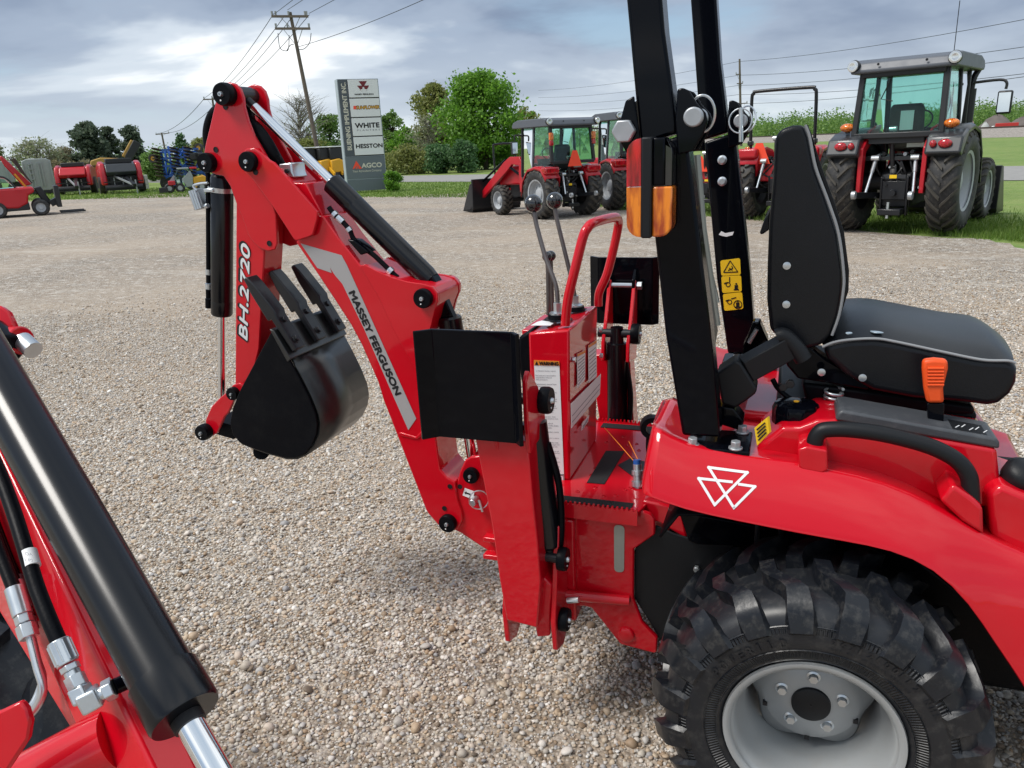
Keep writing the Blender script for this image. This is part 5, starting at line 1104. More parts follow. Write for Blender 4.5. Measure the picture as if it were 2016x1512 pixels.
# centre tunnel, floor and bonnet ahead (beyond the right edge of the picture)
mb = MB(); mb.prism([V((-0.30, -0.13, 0.66)), V((-0.33, -0.13, 0.86)), V((0.36, -0.13, 0.84)), V((0.40, -0.13, 0.60))], (0, 0.26, 0)); mb.build('seat_deck', 'red', tr, bevel=0.015, seg=3)
mb = MB(); mb.box((0.82, 0, 0.36), 0.62, 0.92, 0.03); mb.build('foot_board', 'black_matte', tr, bevel=0.008)
mb = MB(); mb.prism([V((1.02, -0.24, 0.45)), V((1.02, -0.24, 1.02)), V((1.25, -0.24, 1.05)), V((1.80, -0.24, 0.98)), V((1.90, -0.24, 0.85)), V((1.90, -0.24, 0.45))], (0, 0.48, 0)); mb.build('bonnet', 'red', tr, bevel=0.05, seg=4)
for s in (-1, 1):
    cw = V((1.42, s*0.46, 0.23)); mb = MB(); tyre(0.23, 0.13, 0.21, 16, 0.018, R4, 0, 'front_tyre', 'rubber_far', tr, cw, s)
    mb = MB(); mb.lathe([(0.095, 0.13), (0.10, 0.14), (0.07, 0.12), (0.03, 0.11), (0.02, 0.05), (0.03, 0)], cw, (0, s, 0), 32); mb.build('front_rim', 'rim_far', tr)
mb = MB(); mb.cyl((1.42, -0.42, 0.23), (1.42, 0.42, 0.23), 0.05); mb.build('front_axle', 'black_matte', tr)
# ================================================================ loader of the next tractor, at the left edge
ld_root = P(150, 1400, d=0.95); ldr = thing('front_loader', 'red loader arm with glossy black hydraulic cylinder and hoses at the left edge', 'loader', (ld_root.x, ld_root.y, 0))
A_, B_ = P(248, 1200, d=0.90), P(80, 900, d=1.01); ax = (A_ - B_).normalized()
rC = 0.0355
start = B_ - ax*0.28; endc = A_ + ax*0.098
ln = (endc - start).length
mb = MB(); mb.lathe([(0, 0), (0, rC*0.8), (0.006, rC), (ln, rC)], start, ax, 48); lc = mb.build('hydraulic_cylinder', 'gloss_black', ldr, smooth=30)
r2 = rC*1.10
mb = MB(); mb.lathe([(0, rC), (0.001, r2), (0.050, r2), (0.054, r2*0.95), (0.054, 0.017), (0.050, 0.016), (0.050, 0)], endc, ax, 48); mb.build('cylinder_gland', 'gloss_black', lc, smooth=30)
mb = MB(); mb.cyl(endc + ax*0.05, endc + ax*0.40, 0.0150, n=28); mb.build('piston_rod', 'chrome', lc)
mb = MB(); mb.cyl(endc + ax*0.0545, endc + ax*0.066, 0.0175, n=24); mb.build('wiper_ring', 'ink', lc)
# arm beam under the cylinder
def dp(px, py, d): return P(px, py, d=d)
R0_, R1_ = dp(6, 906, 1.10), dp(219, 1345, 0.925)
E0, E1 = dp(120, 906, 1.16), dp(300, 1345, 0.965)
dr = (R1_ - R0_).normalized()
def ext(p, t): return p + dr*t
top = [ext(R0_, -0.35), ext(R1_, 0.22), ext(E1, 0.22), ext(E0, -0.35)]
nrm = (top[1]-top[0]).cross(top[3]-top[0]).normalized(); nrm = nrm if nrm.z > 0 else -nrm
mb = MB(); mb.prism(top, -nrm*0.11); arm = mb.build('loader_arm', 'red', ldr, bevel=0.006, seg=3)
# lower, darker side web left of the ridge
# cross tube
c0, c1 = dp(-120, 1640, 0.93), dp(232, 1452, 0.945)
mb = MB(); mb.cyl(c0, c1, 0.040, n=36); mb.build('torque_tube', 'red', ldr, smooth=40)
pl = [dp(a, b, 0.86) for a, b in ((-60, 1420), (0, 1400), (39, 1381), (52, 1396), (60, 1422), (55, 1455), (18, 1512), (-20, 1560), (-80, 1560))]
nn = (pl[1]-pl[0]).cross(pl[5]-pl[0]).normalized(); mb = MB(); mb.prism(pl, nn*0.010); mb.build('gusset_plate', 'red', ldr, bevel=0.003)
# upper pivot
pv = dp(44, 670, 1.30); mb = MB(); mb.cyl(dp(-20, 672, 1.33), pv, 0.024, n=24); mb.build('pivot_boss', 'red', ldr, bevel=0.003)
mb = MB(); mb.cyl(pv, dp(66, 690, 1.29), 0.0155, n=20); mb.build('pivot_pin', 'zinc', ldr)
pl = [dp(a, b, 1.33) for a, b in ((-60, 590), (0, 602), (16, 614), (28, 640), (36, 690), (20, 720), (-60, 740))]; mb = MB(); nn = (pl[1]-pl[0]).cross(pl[4]-pl[0]).normalized(); mb.prism(pl, nn*0.014); mb.build('pivot_lug', 'red', ldr, bevel=0.003)
mb = MB(); mb.cyl(dp(-20, 655, 1.31), dp(15, 690, 1.28), 0.028, n=24); mb.build('cylinder_eye', 'black_paint', lc, bevel=0.004)
# hose with its white label and fittings
hp = smooth_path([dp(-25, 880, 1.06), dp(0, 935, 1.03), dp(26, 1005, 1.0), dp(49, 1078, 0.97), dp(72, 1155, 0.945), dp(98, 1222, 0.925), dp(118, 1268, 0.915)], 6)
mb = MB(); mb.tube(hp, 0.0092, 16); hz = mb.build('hydraulic_hose', 'black_matte', ldr, smooth=60)
i0, i1 = 15, 18; l0, l1 = dp(56, 1086, 0.967), dp(64, 1116, 0.957); mb = MB(); mb.cyl(l0, l1, 0.0098, n=20); lb = mb.build('paper_label', 'white', hz, smooth=60)
tq = (RGT*0.9 - UP*0.1).normalized(); ta = (l1 - l0).normalized()
lettering('label_print', 'OA', dp(50, 1093, 0.9475), tq, -ta, 'print_grey', lb, height=0.0045, ext=0.0)
lettering('label_print', '1 P2', dp(50, 1105, 0.9445), tq, -ta, 'print_grey', lb, height=0.0045, ext=0.0)
def seg_chain(pts, parts, parent):
    a, b = pts
    for t0, t1, r, n, m, nm in parts: mb = MB(); mb.cyl(a.lerp(b, t0), a.lerp(b, t1), r, n=n); mb.build(nm, m, parent, bevel=r*0.08, smooth=25)
fa, fb = dp(114, 1262, 0.905), dp(166, 1376, 0.890)
seg_chain((fa, fb), ((0, 0.40, 0.0122, 18, 'zinc', 'crimp_sleeve'), (0.42, 0.52, 0.0112, 6, 'zinc', 'hose_nut'), (0.52, 0.62, 0.0090, 18, 'zinc', 'hose_fitting'), (0.60, 0.80, 0.0118, 6, 'zinc', 'hose_nut')), hz)
for k in range(10):
    a = 2*math.pi*k/10; x = (fb-fa).normalized().cross(UP).normalized(); y = (fb-fa).normalized().cross(x); off = (x*math.cos(a) + y*math.sin(a))*0.0121
    mb = MB(); mb.cyl(fa.lerp(fb, 0.03) + off, fa.lerp(fb, 0.36) + off, 0.0012, n=6); mb.build('crimp_ridge', 'zinc', hz)
ea, eb = dp(168, 1382, 0.890), dp(226, 1352, 0.900)
mb = MB(); mb.bar(ea - (eb-ea).normalized()*0.006, ea.lerp(eb, 0.52), 0.024, 0.024, up=tuple(UP)); mb.build('elbow_block', 'zinc', hz, bevel=0.003)
mb = MB(); mb.bar(fa.lerp(fb, 0.78), ea, 0.020, 0.020, up=tuple(FWD)); mb.build('elbow_arm', 'zinc', hz, bevel=0.003)
seg_chain((ea, eb), ((0.5, 0.66, 0.0085, 16, 'zinc', 'elbow_neck'), (0.64, 0.98, 0.0132, 6, 'zinc', 'elbow_nut')), hz)
mb = MB(); mb.cyl(eb, dp(285, 1326, 0.925), 0.0095, n=18); mb.build('cylinder_port', 'black_paint', lc)
mb = MB(); mb.lathe([(0, 0.010), (0.004, 0.015), (0.010, 0.013), (0.012, 0.010)], dp(262, 1335, 0.915), dp(285, 1326, 0.925) - eb, 20); mb.build('port_weld', 'dark_steel', lc)
# bundle of steel tubes with fittings
for k in range(3):
    o = RGT*(-0.0075*k) + FWD*(0.012*k)
    tp = [dp(46, 1205, 1.0) + o, dp(60, 1258, 0.985) + o, dp(73, 1312, 0.975) + o, dp(84, 1350, 0.97) + o*1.3, dp(80, 1376, 0.97) + o*1.3, dp(62, 1404, 0.975) + o*0.8, dp(30, 1428, 0.985) + o*0.5]
    mb = MB(); mb.tube(smooth_path(tp, 6), 0.0052, 12); tb = mb.build('steel_tube', 'zinc', ldr, smooth=60)
    a, b = dp(22, 1140, 1.01) + o*2.2, dp(58, 1256, 0.985) + o*2.0
    seg_chain((a, b), ((0.15, 0.62, 0.0115, 16, 'zinc', 'crimp_sleeve'), (0.62, 0.76, 0.0108, 6, 'zinc', 'hose_nut'), (0.78, 1.0, 0.0122, 6, 'zinc', 'hose_nut')), tb)
    mb = MB(); mb.tube(smooth_path([dp(-40, 980, 1.06) + o*2.5, dp(-15, 1050, 1.04) + o*2.4, dp(10, 1115, 1.02) + o*2.3, a.lerp(b, 0.2)], 5), 0.0085, 12); mb.build('hydraulic_hose', 'black_matte', ldr, smooth=60)
# side web of the arm, seen behind the hoses
wb = [dp(-40, 870, 1.16), dp(6, 906, 1.105), dp(215, 1345, 0.93), dp(150, 1440, 1.0), dp(-40, 1130, 1.15)]
mb = MB(); mb.prism([wb[0], wb[1], wb[2], wb[3], wb[4]], -UP*0.006); mb.build('arm_web', 'red', arm)
# the tractor's front wheel below
tp = dp(25, 1262, 1.42); cw = V((tp.x - 0.17, tp.y + 0.02, 0.36))
wheel_t = thing('tractor_wheel', 'black lugged tyre in the lower left corner beneath the loader hoses', 'wheel', (cw.x, cw.y, 0))
tyre(0.36, 0.185, 0.28, 17, 0.028, R4, 0, 'tyre', 'rubber', wheel_t, cw, -1)
mb = MB(); mb.lathe([(0.12, 0.185), (0.125, 0.195), (0.10, 0.18), (0.05, 0.165), (0.03, 0.06), (0.04, 0)], cw, (0, -1, 0), 36); mb.build('rim', 'rim_far', wheel_t)
# ================================================================ tractors parked behind
AG = [(0.02, 0.0, 0.022), (0.35, 0.10, 0.022), (0.65, 0.20, 0.023), (0.88, 0.27, 0.025), (1.0, 0.29, 0.025)]
R4F = [(0.02, 0.0, 0.036), (0.35, 0.03, 0.036), (0.55, 0.10, 0.036), (0.75, 0.17, 0.038), (1.0, 0.18, 0.040)]
def rot_wheel(root, c, R, r, wd, nl, lug, path, nm, rimmat, yo):
    wh = tyre(R, r, wd, nl, lug, path, 0, nm, 'rubber_far', root, V(c), -1, lug_mat='lug_far', local=True, nseg=40, sidelug=0.22)
    mb = MB(); s = yo; mb.lathe([(wd*0.40, r*0.93), (wd*0.43, r*1.03), (wd*0.39, r*1.04), (wd*0.30, r*0.93), (wd*0.10, r*0.88), (0.02, r*0.75), (0.06, r*0.42), (0.10, r*0.36), (0.12, r*0.18), (0.12, 0)], c, (0, s, 0), 36)
    mb.build('rim', rimmat, wh, local=True, smooth=40)
    mb = MB(); mb.lathe([(wd*0.40, r*1.0), (wd*0.1, r*0.9), (0.0, r*0.6), (0.0, 0)], c, (0, -s, 0), 30); mb.build('inner_rim', 'cab_dark', wh, local=True)
    for k in range(8):
        a = k*math.pi/4; p = V(c) + V((math.cos(a)*r*0.55, s*0.05, math.sin(a)*r*0.55)); mb = MB(); mb.cyl(p, p + V((0, s*0.03, 0)), r*0.05, n=6); mb.build('wheel_nut', 'zinc_dull', wh, local=True)
    return wh
def farm_tractor(label, loc, rz, scale=1.0, cab=True, R=0.80, wd=0.46, Rf=0.55, wf=0.36, track=0.85, wb=2.2, lug='ag', fender_mat='grey_panel', loader=True, smv=False, stalk_lamps=False, name='farm_tractor', group='tractors parked across the yard', guard=False, hood=True, rops=False, rops_w=0.55, roof_z=2.75, rim='rim_far', body='red_far', hz=1.45, cw=1.0, reach=0.0):
    t = thing(name, label, 'tractor', loc, rz, group, scale)
    def b(mb, nm, m, par=None, **k): return mb.build(nm, m, par or t, local=True, **k)
    path = AG if lug == 'ag' else R4F; nl = 22 if lug == 'ag' else 20
    for s in (-1, 1):
        rot_wheel(t, (0, s*track, R), R, R*0.56, wd, nl, 0.045, path, 'rear_tyre', rim, s)
        rot_wheel(t, (wb, s*(track - 0.05), Rf), Rf, Rf*0.58, wf, nl - 2, 0.035, path, 'front_tyre', rim, s)
    # chassis
    mb = MB(); mb.prism([V((-0.28, -0.24, 0.42)), V((-0.32, -0.24, 0.95)), V((0.1, -0.24, 1.15)), V((1.0, -0.24, 1.1)), V((1.0, -0.24, 0.45))], (0, 0.48, 0)); b(mb, 'transmission', 'cab_dark', bevel=0.03)
    mb = MB(); mb.box((wb*0.75, 0, 0.72), wb*0.8, 0.36, 0.45); b(mb, 'engine_block', 'cab_dark', bevel=0.03)
    mb = MB(); mb.cyl((0, -track, R), (0, track, R), 0.14, n=20); b(mb, 'rear_axle', 'cab_dark')
    mb = MB(); mb.cyl((wb, -track + 0.1, Rf), (wb, track - 0.1, Rf), 0.09, n=16); b(mb, 'front_axle', 'cab_dark')
    if hood:
        mb = MB(); mb.prism([V((1.05, -0.36, 0.9)), V((1.05, -0.36, hz + 0.10)), V((wb + 0.2, -0.34, hz + 0.02)), V((wb + 0.62, -0.32, hz - 0.12)), V((wb + 0.70, -0.32, 0.85))], (0, 0.70, 0)); b(mb, 'bonnet', body, bevel=0.07, seg=4)
        mb = MB(); mb.box((wb + 0.72, 0, 0.95), 0.10, 0.60, 0.40); b(mb, 'front_weight', 'cab_dark', bevel=0.03)
    # fenders
    for s in (-1, 1):
        arc = [(-R*0.98, R + 0.15), (-R*0.80, R*1.62), (-R*0.45, R*1.98 + 0.02), (0.0, R*2.08), (R*0.55, R*1.98), (R*0.95, R*1.55), (R*1.08, R*1.0)]
        y0, y1 = s*(track - wd*0.62), s*(track + wd*0.48)
        sec = lambda x, z: [V((x*0.9, y0, z - 0.25)), V((x, y0, z)), V((x, y1 - s*0.05, z)), V((x*0.985, y1, z - 0.035)), V((x*0.97, y1, z - 0.085))]
        if fender_mat == 'grey_panel': arc2 = arc[1:]
        else: arc2 = arc[1:]
        mb = MB(); mb.grid([sec(x, z) for x, z in arc2]); fe = b(mb, 'rear_fender', fender_mat, solid=0.03, smooth=50)
        zf = R*1.98
        if fender_mat == 'grey_panel':
            pr = [(-R*0.86, zf - 0.10), (-R*0.98, zf - 0.34), (-R*0.80, zf - 0.40), (-R*0.40, zf - 0.02), (-R*0.55, zf)]
            mb = MB(); mb.prism([V((x, y0, z)) for x, z in pr], (0, y1 - y0, 0)); b(mb, 'fender_tail', 'grey_panel', bevel=0.03, seg=3)
            mb = MB(); mb.prism([V((x, y0 - s*0.05, z)) for x, z in ((-R*0.40, zf + 0.03), (-R*0.80, zf - 0.25), (-R*0.80, zf - 0.95), (-R*0.66, zf - 0.95), (-R*0.6, zf - 0.3), (0.2, zf + 0.06), (0.2, zf + 0.12))], (0, s*0.07, 0)); b(mb, 'fender_panel', body, bevel=0.01)
            for q, (rw, rh) in ((0.55, (0.10, 0.065)), (0.22, (0.05, 0.055))):
                c = V((-R*0.935, y0 + (y1-y0)*q, zf - 0.20)); mb = MB(); mb.lathe([(0.0, 0), (0.0, 1), (0.03, 0.9), (0.05, 0.5), (0.055, 0)], (0, 0, 0), (-1, 0, 0), 20)
                mb.v = [V((c.x + v.x, c.y + v.y*rw, c.z + v.z*rh)) for v in mb.v]; b(mb, 'tail_lamp', 'lens_red', smooth=60)
            mb = MB(); mb.lathe([(0.0, 0), (0.0, 1), (0.03, 0.95), (0.08, 0.5), (0.09, 0)], (0, 0, 0), (-1, 0, 0), 20); c = V((-R*0.62, y0 + (y1-y0)*0.55, zf + 0.09)); mb.v = [V((c.x + v.x, c.y + v.y*0.115, c.z + v.z*0.07)) for v in mb.v]; b(mb, 'turn_signal', 'lens_amber', smooth=60)
            mb = MB(); mb.box((c.x + 0.03, c.y, c.z - 0.06), 0.05, 0.06, 0.06); b(mb, 'signal_stalk', 'cab_dark')
        else:
            mb = MB(); mb.box((-R*0.62, (y0+y1)/2 + s*0.0, zf - 0.05), 0.26, abs(y1-y0)*0.95, 0.20); b(mb, 'lamp_housing', 'lens_red' if stalk_lamps else fender_mat, bevel=0.05, seg=3)
    # cab or roll hoop
    if cab:
        zt = roof_z; fz = hz + 0.12
        hwb, hwt = 0.72*cw, 0.68*cw
        xb0, xt0, xb1, xt1 = -0.52, -0.42, 1.10, 0.98
        cor = {}
        for s in (-1, 1):
            cor[s] = [V((xb0, s*hwb, fz)), V((xt0, s*hwt, zt - 0.22)), V((0.40, s*(hwb + 0.04), fz - 0.3)), V((0.38, s*hwt, zt - 0.2)), V((xb1, s*(hwb - 0.05), fz - 0.4)), V((xt1, s*hwt, zt - 0.2))]
            for i, w_ in ((0, 0.09), (2, 0.07), (4, 0.075)):
                mb = MB(); mb.bar(cor[s][i], cor[s][i+1], w_, w_, up=(1, 0, 0)); b(mb, 'cab_pillar', 'cab_dark' if fender_mat == 'grey_panel' or i != 2 else 'roof_grey', bevel=0.015)
        for z_, i in ((fz, 0), (zt - 0.24, 1)):
            mb = MB(); mb.bar(cor[-1][i], cor[1][i], 0.10 if i == 0 else 0.16, 0.09 if i == 0 else 0.14, up=(0, 0, 1)); b(mb, 'cab_crossbar', 'cab_dark', bevel=0.015)
        def pane(nm, q, th=(0.008, 0, 0)): mb = MB(); mb.prism(q, th); b(mb, nm, 'glass', smooth=0)
        pane('rear_window', [cor[-1][0], cor[1][0], cor[1][1], cor[-1][1]]); pane('windscreen', [cor[-1][4], cor[1][4], cor[1][5], cor[-1][5]])
        for s in (-1, 1):
            pane('side_window', [cor[s][0], cor[s][2], cor[s][3], cor[s][1]], (0, s*0.006, 0)); pane('cab_door_glass', [cor[s][2], cor[s][4], cor[s][5], cor[s][3]], (0, s*0.006, 0))
            mb = MB(); mb.prism([V((0.42, s*hwb, 0.75)), V((1.12, s*(hwb-0.05), 0.75)), cor[s][4], cor[s][2]], (0, s*0.03, 0)); b(mb, 'lower_door', 'grey_panel' if fender_mat != 'grey_panel' else 'cab_dark', bevel=0.01)
        ro = [V((xt0 - 0.22, 0.72, zt - 0.16)), V((xt0 - 0.20, 0.80, zt - 0.12)), V((xt1 + 0.24, 0.80, zt - 0.14)), V((xt1 + 0.30, 0.70, zt - 0.18))]
        mb = MB(); pts = [V((x, y, z)) for x, y, z in ((xt0 - 0.16, -0.86*cw, zt - 0.18), (xt0 - 0.10, -0.86*cw, zt - 0.06), (xt0 + 0.1, -0.86*cw, zt), (xt1, -0.86*cw, zt), (xt1 + 0.24, -0.86*cw, zt - 0.06), (xt1 + 0.32, -0.86*cw, zt - 0.16), (xt1 + 0.28, -0.86*cw, zt - 0.22), (xt0 - 0.14, -0.86*cw, zt - 0.22))]
        mb.prism(pts, (0, 1.72*cw, 0)); rf_ = b(mb, 'cab_roof', 'roof_grey', bevel=0.045, seg=3)
        for s in (-1, 1):
            c = V((xt0 - 0.14, s*0.80*cw, zt - 0.10)); mb = MB(); mb.lathe([(0, 0), (0, 0.085), (0.05, 0.10), (0.10, 0.09), (0.12, 0.05)], c + V((0.06, 0, 0)), (-1, s*0.15, 0), 20); wl_ = b(mb, 'work_lamp', 'cab_dark', smooth=50)
            mb = MB(); mb.lathe([(0.10, 0), (0.125, 0.04), (0.115, 0.085), (0.09, 0.09)], c + V((0.06, 0, 0)), (-1, s*0.15, 0), 20); b(mb, 'lamp_glass', 'lamp_glass', wl_, smooth=60)
            for k in (-0.35, 0.35):
                if s > 0: mb = MB(); mb.cyl((xt0 - 0.165, k, zt - 0.10), (xt0 - 0.175, k, zt - 0.10), 0.02, n=10); b(mb, 'roof_bolt', 'ink')
        # inside
        mb = MB(); mb.prism([V((-0.02, -0.26, fz - 0.25)), V((-0.08, -0.26, fz + 0.42)), V((0.02, -0.24, fz + 0.50)), V((0.14, -0.26, fz - 0.10)), V((0.55, -0.26, fz - 0.12)), V((0.55, -0.26, fz - 0.28))], (0, 0.52, 0)); b(mb, 'driver_seat', 'rust_dark' if fender_mat == 'grey_panel' else 'cab_dark', bevel=0.07, seg=3)
        mb = MB(); mb.box((0.85, 0, fz - 0.1), 0.25, 0.45, 0.4); b(mb, 'dash', 'cab_dark', bevel=0.04)
        mb = MB(); cs_ = V((0.72, 0, fz + 0.22)); mb.tube([cs_ + V((0.10*math.cos(a), 0.20*math.sin(a), 0.16*math.cos(a))) for a in [k*math.pi/10 for k in range(21)]], 0.014, 8); b(mb, 'steering_wheel', 'cab_dark')
        mb = MB(); mb.box((0.35, 0, fz - 0.36), 1.5, 1.35, 0.06); b(mb, 'cab_floor', 'cab_dark')
        mb = MB(); mb.tube([cor[1][1] + V((-0.02, -0.45, -0.06)), V((xt0 - 0.04, 0.30, zt - 0.62)), V((xt0 - 0.05, 0.12, zt - 0.66))], 0.010, 6); b(mb, 'wiper', 'ink')
        mb = MB(); mb.bar(V((-0.0, -0.62, fz + 0.15)), V((-0.02, -0.62, fz + 0.75)), 0.015, 0.015); b(mb, 'grab_bar', 'ink')
        if fender_mat == 'grey_panel':
            mb = MB(); mb.box((-0.10, -0.02, fz + 0.22), 0.01, 0.20, 0.30); b(mb, 'seat_paper', 'white', smooth=0)
        # mirrors
        for s in (-1, 1):
            a0 = V((xt1 - 0.05, s*0.70, zt - 0.42)); a1 = a0 + V((0.10, s*(0.36 if s < 0 else 0.20), 0.02)); a2 = a1 + V((0.0, s*(0.10 if s < 0 else 0.04), -0.05)); a3 = a2 + V((0, 0, -0.10))
            mb = MB(); mb.tube(smooth_path([a0, a1, a2, a3], 4), 0.022, 8); ma = b(mb, 'mirror_arm', 'cab_dark')
            mb = MB(); mb.box(a3 + V((0.03, 0, -0.20)), 0.06, 0.22, 0.36); mh = b(mb, 'mirror', 'cab_dark', bevel=0.03, seg=3)
            mb = MB(); mb.box(a3 + V((-0.006, 0, -0.20)), 0.010, 0.17, 0.30); b(mb, 'mirror_glass', 'mirror', mh)
        if stalk_lamps:
            for s in (-1, 1):
                c = cor[s][0].lerp(cor[s][1], 0.72) + V((-0.07, s*0.03, 0)); mb = MB(); mb.box(c, 0.09, 0.12, 0.20); b(mb, 'amber_lamp', 'lens_amber', bevel=0.02); mb = MB(); mb.box(c - V((0, 0, 0.17)), 0.09, 0.11, 0.14); b(mb, 'red_lamp', 'lens_red', bevel=0.02)
        if fender_mat == 'grey_panel':
            mb = MB(); mb.cyl((1.22, -0.62, hz - 0.2), (1.22, -0.62, zt - 0.5), 0.085, n=16); ex_ = b(mb, 'exhaust_stack', 'cab_dark'); mb = MB(); mb.tube(smooth_path([(1.22, -0.62, zt - 0.52), (1.24, -0.64, zt - 0.32), (1.34, -0.70, zt - 0.15)], 4), 0.05, 12); b(mb, 'exhaust_tip', 'dark_steel', ex_)
            mb = MB(); mb.cyl((0.1, -0.55, zt), (0.1, -0.55, zt + 0.75), 0.006, n=6); b(mb, 'antenna', 'ink')
            mb = MB(); mb.bar((-0.50, -0.42, fz - 0.06), (-0.50, 0.42, fz - 0.06), 0.04, 0.14); b(mb, 'window_sill', 'cab_dark', bevel=0.01)
    if rops:
        hh = roof_z; w2 = rops_w
        mb = MB(); mb.tube(smooth_path([(-0.25, -w2, 1.0), (-0.30, -w2, 1.6), (-0.36, -w2*0.99, hh - 0.16), (-0.37, -w2*0.93, hh - 0.04), (-0.37, -w2*0.78, hh), (-0.37, w2*0.78, hh), (-0.37, w2*0.93, hh - 0.04), (-0.36, w2*0.99, hh - 0.16), (-0.30, w2, 1.6), (-0.25, w2, 1.0)], 5), 0.035, 10); b(mb, 'roll_hoop', 'dark_steel', smooth=50)
        for s in (-1, 1): mb = MB(); mb.box((-0.30, s*w2, 1.58), 0.12, 0.11, 0.10); b(mb, 'hoop_hinge', 'dark_steel', bevel=0.02)
        mb = MB(); mb.prism([V((0.05, -0.24, 1.05)), V((-0.10, -0.24, 1.55)), V((0.0, -0.24, 1.60)), V((0.14, -0.24, 1.15)), V((0.50, -0.24, 1.14)), V((0.5, -0.24, 1.03))], (0, 0.48, 0)); b(mb, 'driver_seat', 'cab_dark', bevel=0.05, seg=3)
        mb = MB(); cs_ = V((0.80, 0, 1.42)); mb.tube([cs_ + V((0.10*math.cos(a), 0.19*math.sin(a), 0.14*math.cos(a))) for a in [k*math.pi/10 for k in range(21)]], 0.014, 8); b(mb, 'steering_wheel', 'cab_dark')
        mb = MB(); mb.box((-0.28, 0, 0.98), 0.16, 0.90, 0.36); b(mb, 'rear_panel', body, bevel=0.02)
        for s in (-1, 1): mb = MB(); mb.box((-0.42, s*(w2 + 0.02), 1.40), 0.06, 0.10, 0.22); b(mb, 'tail_lamp', 'lens_amber', bevel=0.02)
    if smv:
        zs, xs, yS = smv; mb = MB(); mb.prism([V((xs, yS - 0.24, zs)), V((xs, yS + 0.24, zs)), V((xs, yS + 0.07, zs + 0.42)), V((xs, yS - 0.07, zs + 0.42))], (-0.012, 0, 0)); e_ = b(mb, 'slow_vehicle_triangle', 'smv', smooth=0)
    # three point linkage
    for s in (-1, 1):
        mb = MB(); mb.bar((-0.15, s*0.26, 0.60), (-0.95, s*0.42, 0.66), 0.05, 0.10); lk_ = b(mb, 'lower_link', 'dark_steel', bevel=0.01)
        mb = MB(); mb.lathe([(-0.03, 0.03), (-0.03, 0.065), (0.03, 0.065), (0.03, 0.03)], (-0.99, s*0.425, 0.665), (0, 1, 0), 16, closed=True); b(mb, 'ball_end', 'zinc_dull', lk_)
        p0, p1 = V((-0.42, s*0.30, 1.22)), V((-0.62, s*0.36, 0.68))
        for a, c_, r, m in ((0, 0.42, 0.032, 'zinc_dull'), (0.40, 1.0, 0.024, 'zinc')): mb = MB(); mb.cyl(p0.lerp(p1, a), p0.lerp(p1, c_), r, n=12); b(mb, 'lift_rod', m)
        mb = MB(); mb.bar((-0.15, s*0.24, 1.20), (-0.46, s*0.30, 1.22), 0.06, 0.10); b(mb, 'lift_arm', 'dark_steel', bevel=0.01)
        mb = MB(); mb.cyl((-0.46, s*0.30 - 0.06, 1.22), (-0.46, s*0.30 + 0.06, 1.22), 0.045, n=10); b(mb, 'lift_pin', 'zinc', smooth=30)
        mb = MB(); mb.bar((-0.28, s*0.20, 0.30), (-0.34, s*0.20, 0.92), 0.035, 0.10, up=(1, 0, 0)); b(mb, 'hitch_rail', 'dark_steel', bevel=0.008)
    mb = MB(); mb.cyl((-0.30, 0.05, 0.98), (-0.36, 0.05, 1.10), 0.05, n=12); b(mb, 'top_link_bracket', 'zinc_dull')
    mb = MB(); mb.tube([(-0.36, 0.05, 1.05), (-0.42, 0.07, 1.35), (-0.43, 0.08, 1.62)], [0.04, 0.035, 0.028], 12); tl_ = b(mb, 'top_link', 'dark_steel'); mb = MB(); mb.cyl((-0.43, 0.03, 1.66), (-0.43, 0.13, 1.66), 0.05, n=14); b(mb, 'top_link_eye', 'zinc', tl_)
    mb = MB(); mb.box((-0.36, 0, 0.70), 0.03, 0.36, 0.30); b(mb, 'pto_shield', 'dark_steel', bevel=0.01)
    mb = MB(); mb.cyl((-0.36, 0, 0.66), (-0.46, 0, 0.66), 0.05, n=14); b(mb, 'pto_shaft', 'dark_steel')
    mb = MB(); mb.bar((-0.20, 0, 0.36), (-0.55, 0, 0.36), 0.36, 0.10); b(mb, 'drawbar', 'dark_steel', bevel=0.015); mb = MB(); mb.cyl((-0.50, 0.03, 0.26), (-0.50, 0.03, 0.52), 0.025, n=10); b(mb, 'hitch_pin', 'zinc')
    mb = MB(); mb.box((-0.385, 0.0, 0.92), 0.02, 0.34, 0.06); b(mb, 'hitch_plate', 'grey_panel'); mb = MB(); mb.box((-0.397, 0.02, 0.92), 0.006, 0.11, 0.055); b(mb, 'hitch_label', 'yellow_label', smooth=0)
    for k, (y_, z_) in enumerate(((-0.22, 1.30), (-0.12, 1.27), (0.20, 1.28), (0.28, 1.25))):
        mb = MB(); mb.cyl((-0.28, y_, z_), (-0.38, y_, z_), 0.03, n=10); b(mb, 'remote_coupler', 'zinc_dull' if k % 2 else 'dark_steel')
    mb = MB(); mb.box((-0.36, -0.26, 1.42), 0.02, 0.26, 0.09); b(mb, 'rear_plate', 'sheet_metal')
    rgh = random.Random(int(loc[0]*100))
    for k in range(9):
        y0, z0 = rgh.uniform(-0.35, 0.35), rgh.uniform(1.0, 1.4); mb = MB(); mb.tube(smooth_path([(-0.24, y0, z0), (-0.36, y0 + rgh.uniform(-.08, .08), z0 - 0.06), (-0.34, y0 + rgh.uniform(-.2, .2), z0 - 0.25), (-0.25, y0 + rgh.uniform(-.2, .2), z0 - 0.38)], 4), 0.016, 7); b(mb, 'hydraulic_hose', 'cab_dark')
    for k in range(7):
        p = V((-0.36, rgh.uniform(-0.4, 0.4), rgh.uniform(0.55, 1.3))); mb = MB(); mb.cyl(p, p - V((0.05, 0, 0)), rgh.uniform(0.015, 0.03), n=8); b(mb, 'fitting', 'zinc' if k % 2 else 'dark_steel')
